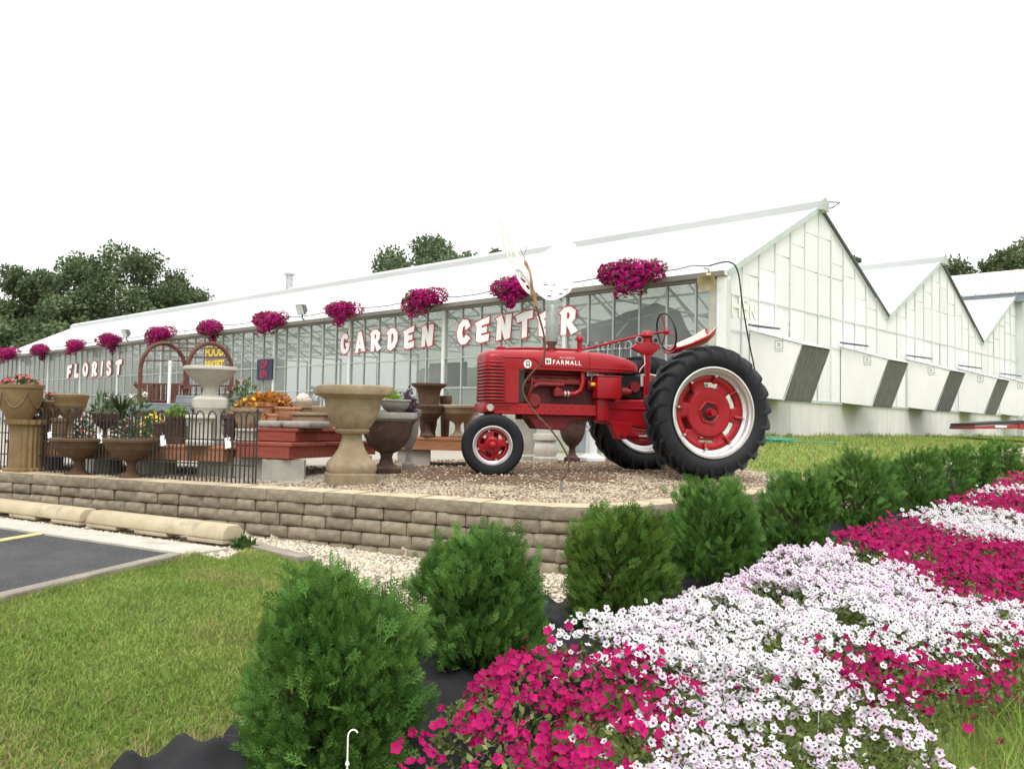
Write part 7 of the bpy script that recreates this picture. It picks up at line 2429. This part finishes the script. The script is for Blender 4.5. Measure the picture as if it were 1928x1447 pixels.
for k_ in range(n_):
    y0, y1 = -0.3 + SLn * k_ / n_, -0.3 + SLn * (k_ + 1) / n_
    mb = MB()
    mb.add([(-0.36, y0 + 0.02, SH + 0.03), (-0.36, y1 - 0.02, SH + 0.03), (SW / 2, y1 - 0.02, SH + 0.05 + rise), (SW / 2, y0 + 0.02, SH + 0.05 + rise),
            (-0.36, y0 + 0.02, SH + 0.08), (-0.36, y1 - 0.02, SH + 0.08), (SW / 2, y1 - 0.02, SH + 0.10 + rise), (SW / 2, y0 + 0.02, SH + 0.10 + rise)],
           [(0, 3, 2, 1), (4, 5, 6, 7), (0, 1, 5, 4), (1, 2, 6, 5), (2, 3, 7, 6), (3, 0, 4, 7)])
    mb.build('roof_sheet', m_shroof, so)
mb = MB()
mb.prism([(-0.34, SH + 0.022), (SW / 2, SH + 0.043 + rise), (SW + 0.34, SH + 0.022), (SW + 0.34, SH + 0.012), (SW / 2, SH + 0.02 + rise), (-0.34, SH + 0.012)], -0.28, SLn, axis='Y')
mb.build('roof_deck', mat('shed_deck', (0.30, 0.30, 0.29), rough=0.7), so)

# ---- flatbed trailer parked before the far hoods
m_trl = mat('trailer_black', (0.03, 0.03, 0.035), (0.05, 0.05, 0.055), rough=0.6)
m_trr = mat('trailer_red', (0.30, 0.03, 0.03), (0.36, 0.05, 0.05), rough=0.5)
a = at(1836, 797, 20.0)
tz = at(1855, 793, 20.4).z
tl_ = empty('flatbed_trailer', (a.x, a.y, hz(a.x, a.y)), R(-12), 'low black flatbed trailer with red sides and reflector strips', 'trailer')
zb = tz - hz(a.x, a.y) - 0.14
MB().prism([(0, zb + 0.03), (0.9, zb + 0.09), (4.6, zb + 0.10), (4.6, zb + 0.16), (0.9, zb + 0.17), (0, zb + 0.09)], 0, 2.0, axis='Y').build('deck', m_trl, tl_)
MB().prism([(0.0, zb - 0.04), (0.9, zb - 0.02), (0.9, zb + 0.08), (0, zb + 0.02)], -0.01, 0.05, axis='Y').build('side_rail', m_trr, tl_)
MB().bx(0.92, 4.6, -0.01, 0.05, zb - 0.03, zb + 0.09).build('side_rail', m_trr, tl_)
MB().bx(-0.02, 0.0, 0.0, 2.0, zb - 0.05, zb + 0.03).build('tail_board', m_trr, tl_)
for x_ in (0.42, 1.05, 2.0):
    MB().bx(x_, x_ + 0.24, -0.016, -0.011, zb + 0.0, zb + 0.05).build('reflector', m_tag, tl_)
for x_ in (1.95, 2.65):
    MB().lathe([(0.1, -0.1), (0.22, -0.1), (0.24, -0.06), (0.24, 0.06), (0.22, 0.1), (0.1, 0.1)], 20, axis='Y', c=(x_, 0.3, 0.22)).build('wheel', m_rub, tl_, smooth=40)
MB().bx(1.55, 1.75, 0.1, 0.3, 0.0, zb).build('landing_leg', m_galv, tl_)

# ---- tan gravel drive and stones at the right edge
m_rock = mat('field_stone', (0.34, 0.28, 0.22), (0.46, 0.39, 0.31), rough=0.95, scale=6, bump=0.6, bscale=20)
for (u, v, D, s, lab) in ((1897, 842, 14.6, 0.2, 'flat tan stone beyond the last arborvitae, left one'), (1920, 838, 14.9, 0.24, 'tan boulder beyond the last arborvitae at the frame edge'), (1912, 848, 14.2, 0.12, 'small dark-topped stone in front of the tan boulder')):
    q = at(u, v, D)
    r_ = random.Random(u)
    mb = MB()
    mb.lathe([(0.0, -0.05), (s * 0.9, 0.0), (s, s * 0.25), (s * 0.7, s * 0.5), (0.0, s * 0.58)], 11, wob=lambda an, h: 1 + 0.16 * math.sin(3 * an + h * 9 + u) + 0.08 * math.sin(5 * an))
    tag(mb.build('field_stone', m_rock, smooth=50, loc=(q.x, q.y, hz(q.x, q.y))), lab, 'stone', 'stones at the right edge')

# ================================================================== things inside the greenhouse
m_shade = mat('grey_shade_cloth', (0.10, 0.115, 0.14), (0.13, 0.15, 0.175), rough=0.9, scale=2)
sc_ = empty('shade_cloth', gw(0.5, 0.9, 2.2), GA, 'dark grey shade cloth hung slantwise behind the first glass panes', 'shade cloth')
mb = MB()
ny_, nz__ = 16, 10
vs, fs = [], []
for i in range(ny_ + 1):
    y = 0.0 + 2.75 * i / ny_
    ztop = np.interp(y, [0, 0.35, 0.9, 2.75], [0.9, 1.55, 1.75, 1.35])
    for j in range(nz__ + 1):
        z = lerp(0.1, ztop, j / nz__)
        vs.append((0.05 * math.sin(y * 9 + z * 2) + 0.12 * (1 - j / nz__) ** 2, y, z))
for i in range(ny_):
    for j in range(nz__):
        a_ = i * (nz__ + 1) + j
        fs.append((a_, a_ + 1, a_ + nz__ + 2, a_ + nz__ + 1))
mb.add(vs, fs)
mb.build('cloth', m_shade, sc_, smooth=60)
MB().tube([(-0.02, 0.3, 1.6), (-0.02, 2.8, 1.3)], 0.012, 6).build('wire', m_pipe, sc_)
# rack of iron plant hooks by the glass
rk = empty('hook_rack', gw(-0.55, 2.15, 1.05), GA, 'row of dark iron plant hooks standing before the glass behind the steering shaft', 'plant hooks')
for k_ in range(13):
    y = -0.55 + k_ * 0.085
    x_ = 0.02 * math.sin(k_ * 3)
    hh_ = 1.98 + 0.03 * math.sin(k_ * 2.1)
    pts = [(x_, y, 0.55), (x_, y, hh_)] + [(x_ + 0.02, y + 0.07 - 0.07 * math.cos(a), hh_ + 0.09 * math.sin(a)) for a in np.linspace(0.4, 3.9, 8)]
    MB().tube(pts, 0.008, 5).build('plant_hook', m_iron if k_ % 3 else m_galv, rk, smooth=60)
MB().bx(-0.15, 0.15, -0.65, 0.60, 0.0, 0.55).build('stand', m_bench, rk)
# lit and painted signs behind the glass
sg = empty('window_sign', gw(-0.06, s_of(500), 3.0), GA, 'window sign with red letters OPEN in a dark blue frame on the glass front', 'sign')
m_sgb = mat('sign_blue', (0.02, 0.03, 0.06), rough=0.6)
m_sgr = mat('sign_red', (0.30, 0.02, 0.05), rough=0.6)
MB().bx(0, 0.04, -0.42, 0.42, -0.30, 0.30).build('board', m_sgb, sg)
for k_, ch_ in enumerate(('OP', 'EN')):
    me = text_mesh(ch_, 0.30, 0.004, 0.012)
    me.materials.append(m_sgr)
    lo_ = put('letters', me, sg)
    lo_.matrix_local = Matrix.Translation((-0.008, 0.02, 0.04 - 0.27 * k_)) @ LETB.to_4x4()
yg = empty('painted_sign', gw(-0.06, s_of(408), 3.45), GA, 'yellow lettered sign on the glass above the fountain bowl', 'sign')
MB().bx(0, 0.04, -0.62, 0.62, -0.42, 0.36).build('board', mat('sign_maroon', (0.20, 0.15, 0.13), rough=0.6), yg)
m_ylw = mat('sign_yellow', (0.75, 0.52, 0.04), (0.80, 0.60, 0.08), rough=0.6)
for k_, (ch_, sz) in enumerate((('FOOD', 0.42), ('BRKFST', 0.36))):
    me = text_mesh(ch_, sz, 0.004, 0.016)
    me.materials.append(m_ylw)
    lo_ = put('letters', me, yg)
    lo_.matrix_local = Matrix.Translation((-0.008, 0.1, 0.06 - 0.40 * k_)) @ LETB.to_4x4()
dg_ = empty('dark_sign', gw(0.6, s_of(800), 2.72), GA, 'dark board with faint pale lettering behind the glass under the word GARDEN', 'sign')
MB().bx(0, 0.05, -0.75, 0.55, -0.28, 0.28).build('board', mat('sign_dark', (0.05, 0.048, 0.05), rough=0.7), dg_)
me = text_mesh('Re', 0.24, 0.003, 0.002)
me.materials.append(mat('sign_faint', (0.22, 0.22, 0.22), rough=0.7))
lo_ = put('letters', me, dg_)
lo_.matrix_local = Matrix.Translation((-0.008, 0.2, -0.08)) @ LETB.to_4x4()
# benches and display goods glimpsed inside
m_in1 = mat('inside_bench', (0.30, 0.31, 0.29), (0.38, 0.39, 0.36), rough=0.8)
rnd_ = random.Random(8)
for k_ in range(9):
    y = 2.2 + k_ * 4.1
    o = empty('inside_bench', gw(1.6, y, 1.03), GA, 'grey display bench inside the greenhouse, ' + ['behind the tractor seat', 'behind the exhaust stack', 'behind the letters of CENTER', 'behind the dark lettered board', 'below the letters of GARDEN', 'behind the big urn', 'behind the OPEN sign', 'behind the arbour', 'behind the word FLORIST'][k_], 'bench', 'benches inside the greenhouse')
    MB().bx(-0.5, 0.5, -1.4, 1.4, 0.78, 0.84).build('top', m_in1, o)
    for x_ in (-0.4, 0.4):
        for y_ in (-1.3, 1.3):
            MB().bx(x_ - 0.03, x_ + 0.03, y_ - 0.03, y_ + 0.03, 0, 0.78).build('leg', m_in1, o)
gcol = [m_leaf, m_purp, m_pinkf, m_lime, m_redf, m_whf]
gname = ['green', 'purple leaved', 'pink', 'lime green', 'red', 'white']
for k_ in range(14):
    y = 1.6 + k_ * 2.55
    o_ = gw(1.25 + rnd_.uniform(-.2, .4), y, 1.03 + 0.84)
    g = np.random.default_rng(700 + k_)
    e_ = empty('potted_plant', o_, 0, gname[k_ % 6] + ' potted plant on a bench inside the greenhouse, %s from the corner' % ['first', 'second', 'third', 'fourth', 'fifth', 'sixth', 'seventh', 'eighth', 'ninth', 'tenth', 'eleventh', 'twelfth', 'thirteenth', 'fourteenth'][k_], 'plant', 'plants on the benches inside')
    h_ = rnd_.uniform(0.25, 0.6)
    v = g.normal(0, 1, (160, 3))
    v /= np.linalg.norm(v, axis=1, keepdims=True)
    put('foliage', leaves_mesh('foliage', v * np.array([0.25, 0.25, h_ / 2]) * g.uniform(.4, 1, (160, 1)) + np.array([0, 0, h_ / 2 + 0.2]), v, 0.11, 0.35, gcol[k_ % 6], g), e_, kind='stuff')
    MB().lathe([(0.08, 0), (0.13, 0.22), (0.12, 0.22), (0.0, 0.2)], 12).build('pot', m_st6, e_, smooth=40)
